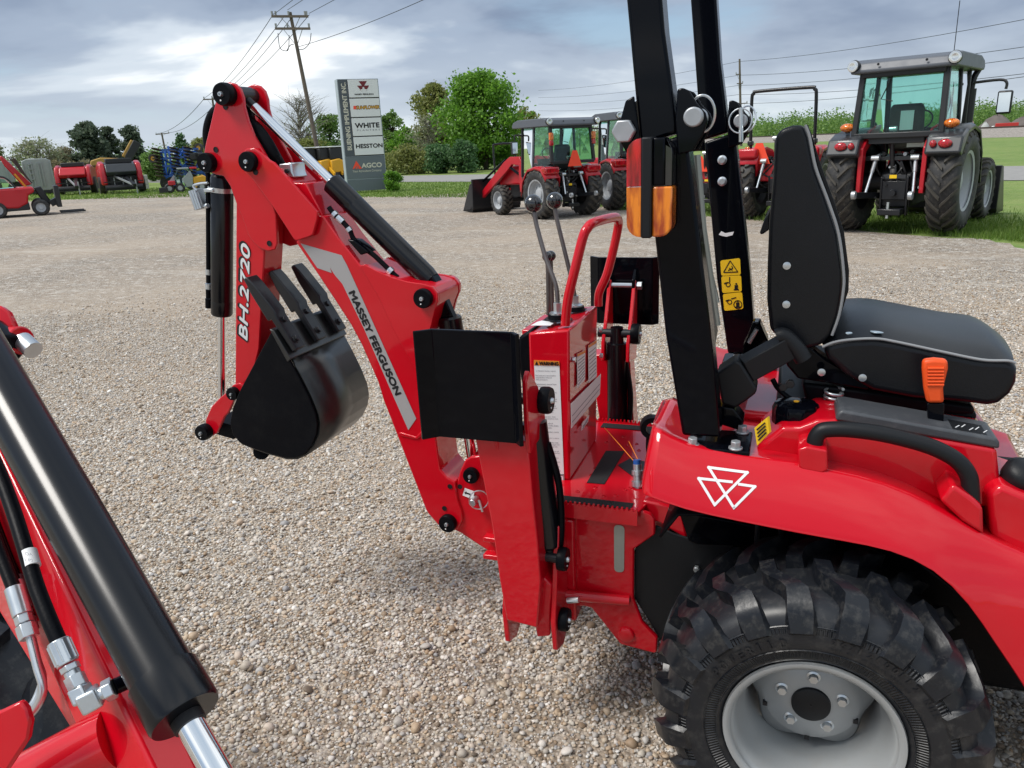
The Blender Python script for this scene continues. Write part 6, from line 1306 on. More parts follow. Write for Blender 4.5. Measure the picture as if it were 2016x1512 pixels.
    if loader:
        for s in (-1, 1):
            pa = [V((1.25, s*0.55, hz + 0.05)), V((1.45, s*0.55, hz + 0.30)), V((2.0, s*0.55, hz + 0.30)), V((2.35, s*0.55, hz + 0.15)), V((3.15 + reach, s*0.55, 0.62)), V((3.05 + reach, s*0.55, 0.45)), V((2.2, s*0.55, hz - 0.12)), V((1.9, s*0.55, hz + 0.08)), V((1.5, s*0.55, hz + 0.05)), V((1.35, s*0.55, hz - 0.1))]
            mb = MB(); mb.prism(pa, (0, -s*0.10, 0)); la_ = b(mb, 'loader_arm', body, bevel=0.012)
            mb = MB(); mb.prism([V((1.20, s*0.58, 0.7)), V((1.20, s*0.58, hz + 0.12)), V((1.42, s*0.58, hz + 0.12)), V((1.46, s*0.58, hz - 0.2)), V((1.42, s*0.58, 0.7))], (0, -s*0.14, 0)); b(mb, 'loader_post', body, bevel=0.012)
            mb = MB(); mb.cyl((1.45, s*0.50, hz - 0.25), (2.15, s*0.50, hz + 0.02), 0.04, n=12); b(mb, 'lift_cylinder', 'black_paint')
            mb = MB(); mb.cyl((2.30, s*0.50, hz + 0.22), (3.12 + reach, s*0.50, 0.95), 0.035, n=12); b(mb, 'tilt_cylinder', 'black_paint')
        bp = [(3.02, 0.92), (3.05, 0.12), (3.15, 0.03), (3.75, 0.02), (3.72, 0.06), (3.22, 0.12), (3.12, 0.20), (3.10, 0.92)]
        mb = MB(); mb.prism([V((x, -0.92, z)) for x, z in [(x + reach, z*(1.15 if reach else 1.0)) for x, z in bp]], (0, 1.84, 0)); bu = b(mb, 'loader_bucket', 'dark_steel', bevel=0.012)
        for s in (-1, 1): mb = MB(); mb.prism([V((3.05 + reach, s*0.92, 0.92)), V((3.20 + reach, s*0.92, 0.90)), V((3.75 + reach, s*0.92, 0.04)), V((3.10 + reach, s*0.92, 0.04))], (0, -s*0.02, 0)); b(mb, 'bucket_side', 'dark_steel', bu)
    if guard:
        mb = MB(); mb.tube(smooth_path([(wb + 0.85, -0.40, 1.0), (wb + 0.90, -0.40, 1.95), (wb + 0.90, -0.33, 2.10), (wb + 0.90, 0.33, 2.10), (wb + 0.90, 0.40, 1.95), (wb + 0.85, 0.40, 1.0)], 4), 0.03, 10); b(mb, 'front_guard', 'dark_steel')
    return t
farm_tractor('large red cab tractor with grey roof and tall ribbed tyres behind the black seat', (1.41, 11.22, 0), rad(68.4), scale=0.90, R=0.82, track=0.78, cw=0.90, name='cab_tractor')
farm_tractor('red cab tractor with loader and orange warning triangle, bucket on the gravel', (-4.75, 14.3, 0), rad(141), scale=0.74, R=0.70, wd=0.46, Rf=0.45, wf=0.34, track=0.76, wb=2.3, lug='r4', fender_mat='red_far', smv=(1.42, -0.60, 0.0), stalk_lamps=True, name='cab_tractor', roof_z=2.72, hz=1.42, reach=0.75, guard=True)
farm_tractor('second red cab tractor partly hidden behind the tail light, close to the loader tractor', (-3.55, 16.2, 0), rad(128), scale=0.78, R=0.70, wd=0.46, Rf=0.45, wf=0.34, track=0.76, wb=2.3, lug='r4', fender_mat='red_far', stalk_lamps=True, name='cab_tractor', roof_z=2.72, loader=False, hz=1.42)
farm_tractor('small red tractor with grey roll hoop and orange triangle behind the seat back', tuple(G(1540, 430)), rad(72), scale=0.86, cab=False, rops=True, rops_w=0.66, R=0.72, wd=0.40, Rf=0.42, wf=0.3, track=0.66, wb=1.9, lug='r4', fender_mat='red_far', smv=(1.16, -0.42, 0.42), name='open_tractor', roof_z=2.60, loader=False, hz=1.3)
farm_tractor('small red tractor seen between the two black roll bar posts', tuple(G(1400, 418)), rad(75), scale=0.72, cab=False, rops=True, rops_w=0.5, R=0.62, wd=0.40, Rf=0.42, wf=0.3, track=0.62, wb=1.9, lug='r4', fender_mat='red_far', smv=(1.16, -0.42, 0.22), name='open_tractor', roof_z=1.75, loader=False, hz=1.3)
# ================================================================ things far off
def hdir(px):
    """level direction through the picture column px at the horizon"""
    lo, hi = -2000.0, 2000.0
    for _ in range(40):
        m = (lo + hi)/2
        if ray(px, m).z > 0: lo = m
        else: hi = m
    r = ray(px, lo); return V((r.x, r.y, 0)).normalized()
def gd(px, dist): p = CAM + hdir(px)*dist; return V((p.x, p.y, 0))
def facing(px): d = hdir(px); return math.atan2(d.y, d.x) - math.pi/2      # local +Y points away, +X to the right
def coss(px): return hdir(px).dot(F0)
def mpx(px, dist): return dist*coss(px)**2/1585.0        # metres across per picture pixel at this column
def mpz(px, dist): return dist*coss(px)/1560.0          # metres up per picture pixel
def leaves(mb, c, rx, ry, rz, n, size, rng_):
    for _ in range(n):
        d = V((rng_.gauss(0, 1), rng_.gauss(0, 1), rng_.gauss(0, 1)))*0.52
        if d.length > 1.3: d = d.normalized()*rng_.uniform(0.4, 1.25)
        p = V((c.x + d.x*rx, c.y + d.y*ry, c.z + d.z*rz))
        u = V((rng_.gauss(0, 1), rng_.gauss(0, 1), rng_.gauss(0, 0.8))).normalized(); v = u.cross(V((rng_.gauss(0, 1), rng_.gauss(0, 1), rng_.gauss(0, 1)))).normalized()
        s = size*rng_.uniform(0.5, 1.25)
        mb.v += [p - u*s*0.5, p + v*s*0.34, p + u*s*0.5, p - v*s*0.34]; k0 = len(mb.v) - 4; mb.f.append((k0, k0+1, k0+2, k0+3))
def raw(mb, name, m, parent):
    me = bpy.data.meshes.new(name); me.from_pydata([tuple(q) for q in mb.v], [], mb.f); return link(name, me, m, parent, smooth=0, local=True)
def tree(label, px, dist, px_w, top_y, leaf, clumps=22, n=170, size=0.30, bare=0.0, bark='bark', seed=1, low=0.18, shape='round', name='tree', group='trees beyond the yard', cat='tree', base_px=None):
    rg = random.Random(seed); loc = gd(px, dist); t = thing(name, label, cat, loc, rg.uniform(0, 6), group)
    H = above(loc, px, top_y).z; W = px_w*mpx(px, dist)/2*1.28
    tr_ = MB(); lean = V((rg.uniform(-.04, .04)*H, rg.uniform(-.04, .04)*H, 0))
    tr_.tube([V((0, 0, -0.1)), V((0, 0, H*0.2)) + lean*0.3, V((0, 0, H*0.55)) + lean*0.7, V((0, 0, H*0.92)) + lean], [H*0.030, H*0.022, H*0.012, H*0.003], 8)
    cr = MB(); limbs = []
    clumps = int(clumps*2.2); n = int(n*0.9); size = size*0.85
    for k in range(clumps):
        zf = rg.uniform(low, 0.97)
        if shape == 'round': prof = math.sin(math.pi*min(1, max(0, (zf - low)/(1.0 - low)*0.92 + 0.08)))**0.55
        elif shape == 'pine': prof = max(0.12, 1.0 - 0.75*((zf - low)/(1-low))**1.4) * rg.uniform(0.6, 1.1)
        else: prof = max(0.08, (1.0 - (zf - low)/(1-low)))
        a = rg.uniform(0, 6.283); rr = W*prof*rg.uniform(0.10, 0.88)**0.7*0.92
        c = V((math.cos(a)*rr, math.sin(a)*rr, zf*H))
        h0 = max(0.1, zf - rg.uniform(0.10, 0.28)); s0 = V((0, 0, H*h0)) + lean*h0
        tr_.tube([s0, s0.lerp(c, 0.5) + V((0, 0, rg.uniform(-.02, .05)*H)), c], [H*0.010, H*0.006, H*0.0018], 5)
        if bare:
            for j in range(9):
                e = c + V((rg.gauss(0, 1)*W*0.35, rg.gauss(0, 1)*W*0.35, abs(rg.gauss(0, 1))*H*0.08)); tr_.tube([s0.lerp(c, rg.uniform(0.4, 1)), e], [H*0.003, H*0.0007], 3)
        cl_r = W*rg.uniform(0.22, 0.46)*(0.45 + 0.55*prof)
        leaves(cr, c, cl_r, cl_r, cl_r*(0.80 if shape != 'pine' else 0.55), int(n*(1-bare)*rg.uniform(0.6, 1.3)), size, rg)
    raw(tr_, 'trunk', bark, t).data.shade_smooth(); raw(cr, 'crown', leaf, t)
    return t
tree('tall bright green leafy tree, the largest, right of the dealer sign', 955, 56, 150, 147, 'leaf_bright', 44, 260, 0.30, seed=3, low=0.10)
tree('olive spring tree standing against the left side of the large green tree', 862, 62, 84, 166, 'leaf_olive', 26, 190, 0.28, seed=4, low=0.20)
tree('brownish budding tree just right of the large green tree', 1036, 66, 48, 208, 'leaf_olive', 12, 130, 0.26, seed=5, low=0.3)
tree('pale grey green tree with open branches in front of the olive tree', 846, 58, 74, 228, 'leaf_pale', 18, 60, 0.24, bare=0.45, seed=6, bark='bark_pale')
tree('low bright green tree between the sign and the pale tree', 798, 60, 52, 250, 'leaf_bright', 16, 130, 0.26, seed=7, low=0.1)
tree('mid green tree immediately right of the sign top', 772, 64, 56, 222, 'leaf_mid', 16, 120, 0.26, seed=8, low=0.15)
tree('dark green bush under the olive tree by the road', 862, 52, 62, 285, 'leaf_dark', 16, 170, 0.22, seed=9, low=0.05, name='bush', cat='bush')
tree('dark green bush at the foot of the large green tree', 912, 51, 66, 278, 'leaf_dark', 16, 170, 0.22, seed=10, low=0.05, name='bush', cat='bush')
tree('wide olive scrub bush left of the dark bushes by the road', 800, 54, 92, 292, 'leaf_olive', 18, 130, 0.22, seed=11, low=0.05, name='bush', cat='bush')
tree('bare grey branching tree left of the sign behind the utility pole', 598, 66, 92, 186, 'leaf_pale', 26, 40, 0.16, bare=0.80, seed=12, bark='bark_pale', low=0.35)
tree('mid green tree hard against the left edge of the sign', 652, 70, 70, 226, 'leaf_mid', 18, 140, 0.28, seed=13, low=0.15)
tree('olive scrub tree behind the boom left of the sign', 612, 64, 78, 275, 'leaf_olive', 16, 120, 0.26, seed=14, low=0.08)
tree('small olive tree behind the raised boom top', 560, 72, 60, 268, 'leaf_pale', 12, 80, 0.24, bare=0.3, seed=15)
tree('broad dark pine, the tallest of three behind the balers', 180, 84, 84, 238, 'leaf_pine', 34, 170, 0.36, seed=16, shape='pine', low=0.22, name='pine_tree')
tree('middle dark pine of three behind the balers', 222, 86, 50, 247, 'leaf_pine', 24, 150, 0.34, seed=17, shape='pine', low=0.2, name='pine_tree')
tree('rightmost dark pine of three behind the balers', 264, 84, 62, 245, 'leaf_pine', 26, 160, 0.34, seed=18, shape='pine', low=0.2, name='pine_tree')
tree('pale budding tree left of the pines above the grey trailer', 78, 80, 88, 272, 'leaf_pale', 22, 90, 0.26, bare=0.35, seed=19, bark='bark_pale', low=0.25)
tree('brown budding tree between the pale tree and the pines', 126, 82, 54, 288, 'leaf_brown', 16, 90, 0.26, bare=0.3, seed=20, low=0.2)
tree('grey green tree cut by the left edge of the picture', -6, 78, 56, 280, 'leaf_pale', 16, 90, 0.28, bare=0.2, seed=21, low=0.2)
tree('pointed dark conifer above the blue implement', 362, 80, 54, 264, 'leaf_dark', 22, 150, 0.28, seed=22, shape='cone', low=0.1, name='conifer')
tree('green leafy tree between the pines and the blue implement', 300, 72, 52, 300, 'leaf_mid', 18, 160, 0.26, seed=23, low=0.08)
tree('low olive hedge bush left of the raised backhoe head', 396, 76, 60, 275, 'leaf_olive', 14, 130, 0.26, seed=24, low=0.1)
tree('brownish scrub bush under the pines', 160, 74, 70, 318, 'leaf_brown', 14, 110, 0.24, seed=25, low=0.05, name='bush', cat='bush')
tree('small thin tree above the cab tractor roofs', 1196, 120, 40, 232, 'leaf_pale', 10, 60, 0.36, bare=0.4, seed=26)
tree('faint bare tree beside the cab tractor roofs', 1222, 130, 30, 230, 'leaf_brown', 8, 60, 0.36, bare=0.4, seed=27)
tree('round green bush at the right foot of the dealer sign', 769, 31.6, 34, 338, 'leaf_bright', 16, 150, 0.11, seed=28, low=0.08, name='bush', cat='bush', group=None)
for k, (px, w_, ty, lf, lab) in enumerate(((700, 70, 300, 'leaf_olive', 'olive scrub bush hidden partly behind the sign'), (742, 66, 296, 'leaf_mid', 'green scrub bush right behind the sign foot'), (826, 70, 268, 'leaf_mid', 'green scrub tree under the pale open tree'), (888, 60, 262, 'leaf_mid', 'green scrub tree between the dark bushes'), (980, 70, 270, 'leaf_mid', 'green scrub bush under the right half of the large tree'), (1022, 60, 282, 'leaf_olive', 'olive scrub bush right of the large tree foot'), (570, 70, 300, 'leaf_olive', 'olive scrub bush right of the backhoe head'), (450, 80, 292, 'leaf_mid', 'green scrub bush behind the backhoe head'), (330, 64, 322, 'leaf_mid', 'green scrub bush behind the blue implement'), (230, 80, 326, 'leaf_mid', 'green scrub bush behind the right baler'), (100, 90, 322, 'leaf_brown', 'brown scrub bush behind the grey trailer'))):
    tree(lab, px, 68 + k, w_, ty, lf, 14, 120, 0.26, seed=60 + k, low=0.05, name='bush', cat='bush', group='scrub beyond the yard')
# far wooded ridge, reads as one mass
rg = random.Random(5); wm_ = MB()
for k in range(520):
    px = rg.choice([rg.uniform(1380, 2100), rg.uniform(1040, 1400), rg.uniform(-300, 1040)]) if k % 3 else rg.uniform(1400, 2100)
    d = rg.uniform(330, 430); c = gd(px, d); h = rg.uniform(5.0, 9.5)*(1.0 if px > 1040 else 0.9); c.z = h*0.5
    leaves(wm_, c, rg.uniform(4, 8), rg.uniform(4, 8), h*0.60, 150, 0.95, rg)
me = bpy.data.meshes.new('far_wood'); me.from_pydata([tuple(q) for q in wm_.v], [], wm_.f); fw = link('far_wood', me, 'leaf_mid', smooth=0); tag(fw, 'hazy green wood along the far horizon', 'trees', kind='stuff')

# ---- dealer sign
BL, BR = gd(677, 32.0), gd(757, 32.3); ux = (BR - BL).normalized(); W_ = (BR - BL).length; H_ = above(BL, 650, 156).z; nz_ = V((ux.y, -ux.x, 0)); nz_ = nz_ if nz_.dot(CAM - BL) > 0 else -nz_
sg = thing('pylon_sign', 'tall grey dealer sign with four brand panels, standing by the road', 'sign', (BL + BR)/2)
def S_(u, v, off=0.0): return BL + ux*(u*W_) + V((0, 0, H_*(1-v))) + nz_*off
def sq(u0, u1, v0, v1, off): return [S_(u0, v1, off), S_(u1, v1, off), S_(u1, v0, off), S_(u0, v0, off)]
mb = MB(); mb.prism(sq(0, 1, 0, 0.985, 0), -nz_*0.45); pb_ = mb.build('sign_body', 'sign_edge', sg, bevel=0.02)
mb = MB(); mb.prism(sq(0.02, 0.985, 0.675, 0.875, 0.002), nz_*0.015); mb.build('lower_panel', 'sign_grey', sg, smooth=0)
mb = MB(); mb.prism(sq(0.02, 0.985, 0.882, 0.985, 0.002), nz_*0.015); mb.build('skirt_panel', 'sign_grey', sg, smooth=0)
mb = MB(); mb.prism(sq(0.03, 0.245, 0.004, 0.672, 0.002), nz_*0.015); cp = mb.build('name_panel', 'sign_dark', sg, smooth=0)
mb = MB(); mb.prism(sq(0.25, 0.985, 0.004, 0.672, 0.002), nz_*0.006); mb.build('panel_backing', 'ink', sg, smooth=0)
vv = [(0.008, 0.160), (0.170, 0.328), (0.338, 0.494), (0.504, 0.664)]; pan = []
for a, b_ in vv: mb = MB(); mb.prism(sq(0.262, 0.978, a, b_, 0.006), nz_*0.03); pan.append(mb.build('brand_panel', 'sign_panel', sg, bevel=0.006))
Zup = V((0, 0, 1))
def st(nm, body, u0, u1, v0, v1, m, par, off=0.038, **k): lettering(nm, body, S_(u0, v1, off), ux, Zup, m, par, width=(u1-u0)*W_, height=(v1-v0)*H_, ext=0.002, **k)
lettering('dealer_name', 'BUENING IMPLEMENT INC.', S_(0.205, 0.615, 0.019), Zup, -ux, 'sign_cream', cp, width=0.585*H_, height=0.105*W_, thick=0.006, ext=0.002)
def tri_(par, q, m, off=0.038): mb = MB(); mb.prism([S_(u, v, off) for u, v in q], nz_*0.003); mb.build('emblem_triangle', m, par, smooth=0)
tri_(pan[0], ((0.52, 0.022), (0.72, 0.022), (0.62, 0.075)), 'maroon'); tri_(pan[0], ((0.475, 0.060), (0.615, 0.060), (0.575, 0.112)), 'maroon'); tri_(pan[0], ((0.625, 0.060), (0.765, 0.060), (0.675, 0.112)), 'maroon')
tri_(pan[0], ((0.545, 0.092), (0.60, 0.092), (0.576, 0.112)), 'white', 0.043); tri_(pan[0], ((0.645, 0.092), (0.70, 0.092), (0.673, 0.112)), 'white', 0.043)
st('brand_name', 'MASSEY FERGUSON', 0.40, 0.85, 0.128, 0.141, 'ink', pan[0], thick=0.004)
st('brand_name_outline', 'SUNFLOWER', 0.405, 0.965, 0.232, 0.262, 'rust_dark', pan[1], thick=0.014, shear=0.15); st('brand_name', 'SUNFLOWER', 0.412, 0.958, 0.235, 0.259, 'yellow', pan[1], off=0.042, thick=0.005, shear=0.15)
mb = MB(); mb.prism([S_(u, v, 0.038) for u, v in ((0.335, 0.262), (0.40, 0.262), (0.405, 0.232), (0.34, 0.232))], nz_*0.003); mb.build('brand_square', 'smv', pan[1], smooth=0)
st('brand_name', 'WHITE', 0.335, 0.925, 0.383, 0.424, 'ink', pan[2], thick=0.011); st('brand_line', 'PLANTERS', 0.37, 0.93, 0.438, 0.452, 'print_grey', pan[2], space=1.5, bold=0.01)
st('brand_name', 'HESSTON', 0.31, 0.955, 0.567, 0.602, 'ink', pan[3], thick=0.009)
lp_ = sg
tri_(lp_, ((0.17, 0.785), (0.40, 0.785), (0.275, 0.712)), 'smv', 0.020); tri_(lp_, ((0.20, 0.785), (0.24, 0.785), (0.30, 0.752)), 'sign_grey', 0.026); tri_(lp_, ((0.28, 0.785), (0.31, 0.785), (0.32, 0.755)), 'sign_grey', 0.026)
st('company_name', 'AGCO', 0.40, 0.895, 0.738, 0.778, 'sign_cream', sg, off=0.020, thick=0.010); st('company_line', 'Your Agriculture Company', 0.17, 0.885, 0.796, 0.822, 'sign_cream', sg, off=0.020, shear=0.15, bold=0.005)

# ---- utility poles and wires
def pole(label, px, dist, tpx, tpy, arms, rw=0.15, base_px=None):
    b = gd(px, dist); t = thing('utility_pole', label, 'pole', b, 0, 'utility poles'); top = above(b, tpx, tpy); d = top - b
    mb = MB(); mb.tube([b, b + d*0.5, top], [rw, rw*0.85, rw*0.65], 12); mb.build('shaft', 'wood_pole', t, smooth=60); ends = []
    for f, (lx, ly), (rx, ry), ins in arms:
        a, c = above(b, lx, ly), above(b, rx, ry); off = -F0*0.15; mb = MB(); mb.bar(a + off, c + off, 0.10, 0.13); cr = mb.build('cross_arm', 'wood_pole', t)
        for k in ins:
            p = a.lerp(c, k) + off; mb = MB(); mb.cyl(p, p + V((0, 0, 0.28)), 0.05, 0.07, n=8); mb.build('insulator', 'insulator', cr); ends.append(p + V((0, 0, 0.28)))
        mid = b + d*(f - 0.055)
        for k in (0.22, 0.78): mb = MB(); mb.bar(a.lerp(c, k) + off, mid, 0.03, 0.03); mb.build('arm_brace', 'insulator', cr)
    return t, ends
p1, e1 = pole('nearest tall wooden utility pole with two cross arms left of the sign', 631, 52, 571, 24, ((0.95, (536, 33), (608, 33), (0.02, 0.12, 0.47, 0.96, 0.92)), (0.86, (543, 57), (612, 57), (0.03, 0.36, 0.97))))
b1 = gd(631, 52)
for q in (((549, 66), (553, 95), (566, 101), (570, 94), (571, 70)), ((566, 101), (573, 90), (580, 88)), ((614, 66), (611, 85), (600, 97), (588, 98))):
    mb = MB(); mb.tube(smooth_path([above(b1, *k) - F0*0.2 for k in q], 4), 0.022, 6); mb.build('jumper_wire', 'wire', p1)
p2, e2 = pole('second utility pole peeking out behind the top of the backhoe', 432, 96, 418, 192, ((0.93, (401, 196), (437, 195), (0.05, 0.5, 0.95)),), 0.16)
p3, e3 = pole('distant utility pole above the blue implement', 330, 150, 318, 261, ((0.97, (307, 265), (334, 262), (0.05, 0.95)),), 0.2)
p4, e4 = pole('thin utility pole right of the roll bar posts', 1460, 120, 1456, 116, ((0.33, (1446, 205), (1471, 203), (0.05, 0.95)), (0.62, (1450, 165), (1462, 164), (0.95,)), (0.80, (1448, 147), (1458, 146), (0.05,))), 0.20)
def wire(label, a, b, sag, r=0.02, grp='overhead wires'):
    pts = [a.lerp(b, k/16) - V((0, 0, sag*4*(k/16)*(1-k/16))) for k in range(17)]; mb = MB(); mb.tube(pts, r, 5); o = mb.build('overhead_wire', 'wire', smooth=60)
    return tag(o, label, 'wire', grp)
for k, (s_, t_) in enumerate((((540, 28), (404, 192)), ((560, 34), (416, 190)), ((575, 36), (424, 192)), ((610, 30), (436, 192)))):
    wire('%s overhead wire from the nearest pole down left to the second pole' % ('outermost left', 'second', 'third', 'outermost right')[k], above(b1, *s_) - F0*0.15, above(gd(432, 96), *t_), 0.5)
for k, (s_, t_) in enumerate((((403, 193), (309, 263)), ((436, 193), (333, 261)))):
    wire('%s overhead wire between the second pole and the distant pole' % ('left', 'right')[k], above(gd(432, 96), *s_), above(gd(330, 150), *t_), 0.8, 0.03)
for k, (s_, e_, d_) in enumerate((((541, 28), (655, -60), 30), ((567, 20), (690, -62), 30), ((609, 27), (760, -55), 30))):
    wire('%s overhead wire leaving the nearest pole towards the upper right' % ('left', 'middle', 'right')[k], above(b1, *s_) - F0*0.1, P(*e_, d=d_), 0.0, 0.015)
wire('long slack wire from halfway up the nearest pole to the top right', above(b1, 588, 92), P(1010, -85, d=30), 0.25, 0.016)
for k, (l_, m_, r_) in enumerate((((1060, 178), (1455, 121), (2060, 30)), ((1060, 192), (1455, 148), (2060, 86)), ((1060, 205), (1455, 168), (2060, 108)), ((1060, 218), (1455, 186), (2060, 140)), ((1060, 232), (1458, 204), (2060, 145)))):
    nm = ('topmost', 'second', 'third', 'fourth', 'lowest')[k]
    a, b, c = P(*l_, d=210), P(*m_, d=119), P(*r_, d=62)
    pts = [a.lerp(b, i/10) - V((0, 0, 0.8*4*(i/10)*(1-i/10))) for i in range(10)] + [b.lerp(c, i/14) - V((0, 0, 0.5*4*(i/14)*(1-i/14))) for i in range(15)]
    mb = MB(); mb.tube(pts, 0.026, 5); o = mb.build('overhead_wire', 'wire', smooth=60); tag(o, nm + ' of the wires crossing the sky on the right', 'wire', 'overhead wires')

# ---- right background: railway bank, spoil heaps, red truck
a0, a1 = gd(1200, 150), gd(2300, 90); a0 = gd(1350, 190)
mb = MB(); d_ = (a1 - a0); n_ = V((-d_.y, d_.x, 0)).normalized(); a0 = a0 - d_*0.3; a1 = a1 + d_*0.5
mb.add([a0, a1, a1 + n_*2.5 + V((0, 0, 0.95)), a0 + n_*2.5 + V((0, 0, 0.95)), a0 + n_*6 + V((0, 0, 0.95)), a1 + n_*6 + V((0, 0, 0.95)), a0 + n_*9, a1 + n_*9], [(0, 1, 2, 3), (3, 2, 5, 4), (4, 5, 7, 6)]); setting(mb.build('railway_bank', 'ballast', smooth=0))
for q in (3.4, 4.9): mb = MB(); mb.bar(a0 + n_*q + V((0, 0, 1.05)), a1 + n_*q + V((0, 0, 1.05)), 0.10, 0.18); o = mb.build('rail', 'rust_dark'); tag(o, 'rusty rail on the stone bank, %s of the two' % ('nearer' if q < 4 else 'farther'), 'rail', 'railway rails')
mat('spoil', (0.13, 0.11, 0.10), 0.95, var=0.4, scale=0.8)
def heap(label, px, dist, wpx, hpx, m='spoil'):
    c = gd(px, dist); s = mpx(px, dist); mb = MB(); R = wpx*s/2; H = hpx*mpz(px, dist); rows = []
    for i in range(9):
        r = R*(1 - i/8)**1.1; z = H*math.sin(i/8*math.pi/2); rows.append([c + V((math.cos(a)*r, math.sin(a)*r, z + 0.12*H*noise.noise(V((math.cos(a)*3 + px, math.sin(a)*3, i*0.8))))) for a in [k*2*math.pi/26 for k in range(27)]])
    mb.grid(rows); tag(mb.build('spoil_heap', m, smooth=60), label, 'heap', 'spoil heaps beyond the railway')
heap('left grey spoil heap beyond the railway', 1962, 165, 95, 32); heap('right dark spoil heap cut by the picture edge', 2014, 170, 90, 26); heap('small pale heap left of the grey heap', 1940, 160, 30, 20, 'concrete')
def at_view(name, label, cat, px, dist, yaw=0.0, group=None): return thing(name, label, cat, gd(px, dist), facing(px) + rad(yaw), group)
def lb(t): return lambda mb, nm, m, par=None, **k: mb.build(nm, m, par or t, local=True, **k)
t = at_view('parked_truck', 'small truck with red box beyond the railway', 'truck', 1983, 158); b = lb(t); s = mpx(1983, 158)
mb = MB(); mb.box((0, 0, 14*s), 46*s, 2.4, 14*s); b(mb, 'cargo_box', 'truck_red', bevel=0.05); mb = MB(); mb.prism([V((-34*s, -1, 6*s)), V((-34*s, -1, 10*s)), V((-30*s, -1, 15*s)), V((-24*s, -1, 16*s)), V((-24*s, -1, 6*s))], (0, 2, 0)); b(mb, 'truck_cab', 'white', bevel=0.1)
for x in (-29, 10, 18): mb = MB(); mb.cyl((x*s, -1.1, 0.5), (x*s, 1.1, 0.5), 0.5, n=16); b(mb, 'wheel', 'rubber_far')

# ---- yellow machines behind the sign
for k, (px, lab) in enumerate(((600, 'yellow compact machine with black canopy, leftmost behind the boom cylinder'), (634, 'yellow compact machine with black canopy behind the chrome rod'), (655, 'yellow compact machine with black canopy touching the sign'))):
    t = at_view('yellow_loader', lab, 'machine', px, 50, 25, 'yellow machines behind the sign'); b = lb(t)
    mb = MB(); mb.prism([V((-0.55, -0.9, 0.45)), V((-0.55, -0.9, 1.15)), V((0.0, -0.9, 1.25)), V((0.55, -0.9, 0.95)), V((0.55, -0.9, 0.45))], (0, 1.4, 0)); b(mb, 'body', 'yellow', bevel=0.06)
    mb = MB(); mb.prism([V((-0.5, -0.7, 1.2)), V((-0.48, -0.7, 1.85)), V((0.25, -0.7, 1.9)), V((0.42, -0.7, 1.75)), V((0.42, -0.7, 1.15))], (0, 1.1, 0)); b(mb, 'cab', 'cab_dark', bevel=0.06)
    mb = MB(); mb.box((0, -0.15, 1.93), 1.0, 1.2, 0.06); b(mb, 'canopy', 'sign_panel', bevel=0.02)
    for x in (-0.38, 0.38):
        for y in (-0.85, 0.45): mb = MB(); mb.cyl((x, y, 0.33), (x, y + 0.22, 0.33), 0.33, n=18); b(mb, 'wheel', 'rubber_far')
    for x in (-0.62, 0.60): mb = MB(); mb.bar((x, -1.3, 0.35), (x, 0.4, 1.3), 0.10, 0.16); b(mb, 'lift_arm', 'yellow')

# ---- row of machines on the left
# red telehandler at the picture edge
t = at_view('telehandler', 'red telehandler with raised boom at the far left edge', 'telehandler', 40, 31, 0); b = lb(t); s = mpx(40, 31); sz = mpz(40, 31)
def X(px): return (px - 40)*s
zb = lambda py: max(0.0, (424 - py)*sz)
mb = MB(); mb.prism([V((X(-60), -0.9, zb(405))), V((X(-60), -0.9, zb(372))), V((X(20), -0.9, zb(370))), V((X(57), -0.9, zb(370))), V((X(57), -0.9, zb(380))), V((X(44), -0.9, zb(384))), V((X(40), -0.9, zb(400))), V((X(20), -0.9, zb(408)))], (0, 1.8, 0)); b(mb, 'body', 'red_far', bevel=0.06)
mb = MB(); mb.prism([V((X(-60), -0.86, zb(414))), V((X(-60), -0.86, zb(402))), V((X(42), -0.86, zb(400))), V((X(42), -0.86, zb(412)))], (0, 1.7, 0)); b(mb, 'chassis', 'cab_dark', bevel=0.03)
mb = MB(); mb.prism([V((X(-40), -0.8, zb(372))), V((X(-40), -0.8, zb(345))), V((X(5), -0.8, zb(352))), V((X(22), -0.8, zb(370)))], (0, 0.9, 0)); b(mb, 'cab_glass', 'glass', bevel=0.02)
mb = MB(); mb.tube(smooth_path([V((X(-40), -0.82, zb(346))), V((X(5), -0.82, zb(350))), V((X(22), -0.82, zb(370)))], 4), 0.03, 8); b(mb, 'cab_frame', 'cab_dark')
mb = MB(); mb.prism([V((X(8), 0.2, zb(310))), V((X(16), 0.2, zb(318))), V((X(56), 0.2, zb(366))), V((X(38), 0.2, zb(370))), V((X(10), 0.2, zb(330))), V((X(4), 0.2, zb(314)))], (0, 0.3, 0)); b(mb, 'boom', 'red_far', bevel=0.03)
mb = MB(); mb.bar(V((X(26), 0.18, zb(345))), V((X(44), 0.18, zb(372))), 0.02, 0.06); b(mb, 'boom_stripe', 'yellow')
for k in range(7): mb = MB(); mb.tube(smooth_path([V((X(20 + k*2), 0.1, zb(314 + k*2))), V((X(34 + k), 0.05, zb(318 + k*4))), V((X(48 + k*1.5), 0.1, zb(352 + k*2)))], 4), 0.018, 6); b(mb, 'hose', 'rust_dark')
for x in (63, -20):
    for y in (-0.95, 0.6):
        c = V((X(x), y, 18*s)); mb = MB(); mb.lathe([(0.0, 10*s), (0.0, 15*s), (0.06, 18*s), (0.30, 18*s), (0.36, 15*s), (0.36, 0)], c, (0, 1, 0), 28); w_ = b(mb, 'tyre', 'rubber_far', smooth=40); mb = MB(); mb.lathe([(0.0, 10.5*s), (0.05, 9*s), (0.05, 5*s), (0.02, 4*s), (0.02, 0)], c, (0, 1, 0), 24); b(mb, 'rim', 'rim_far', w_)
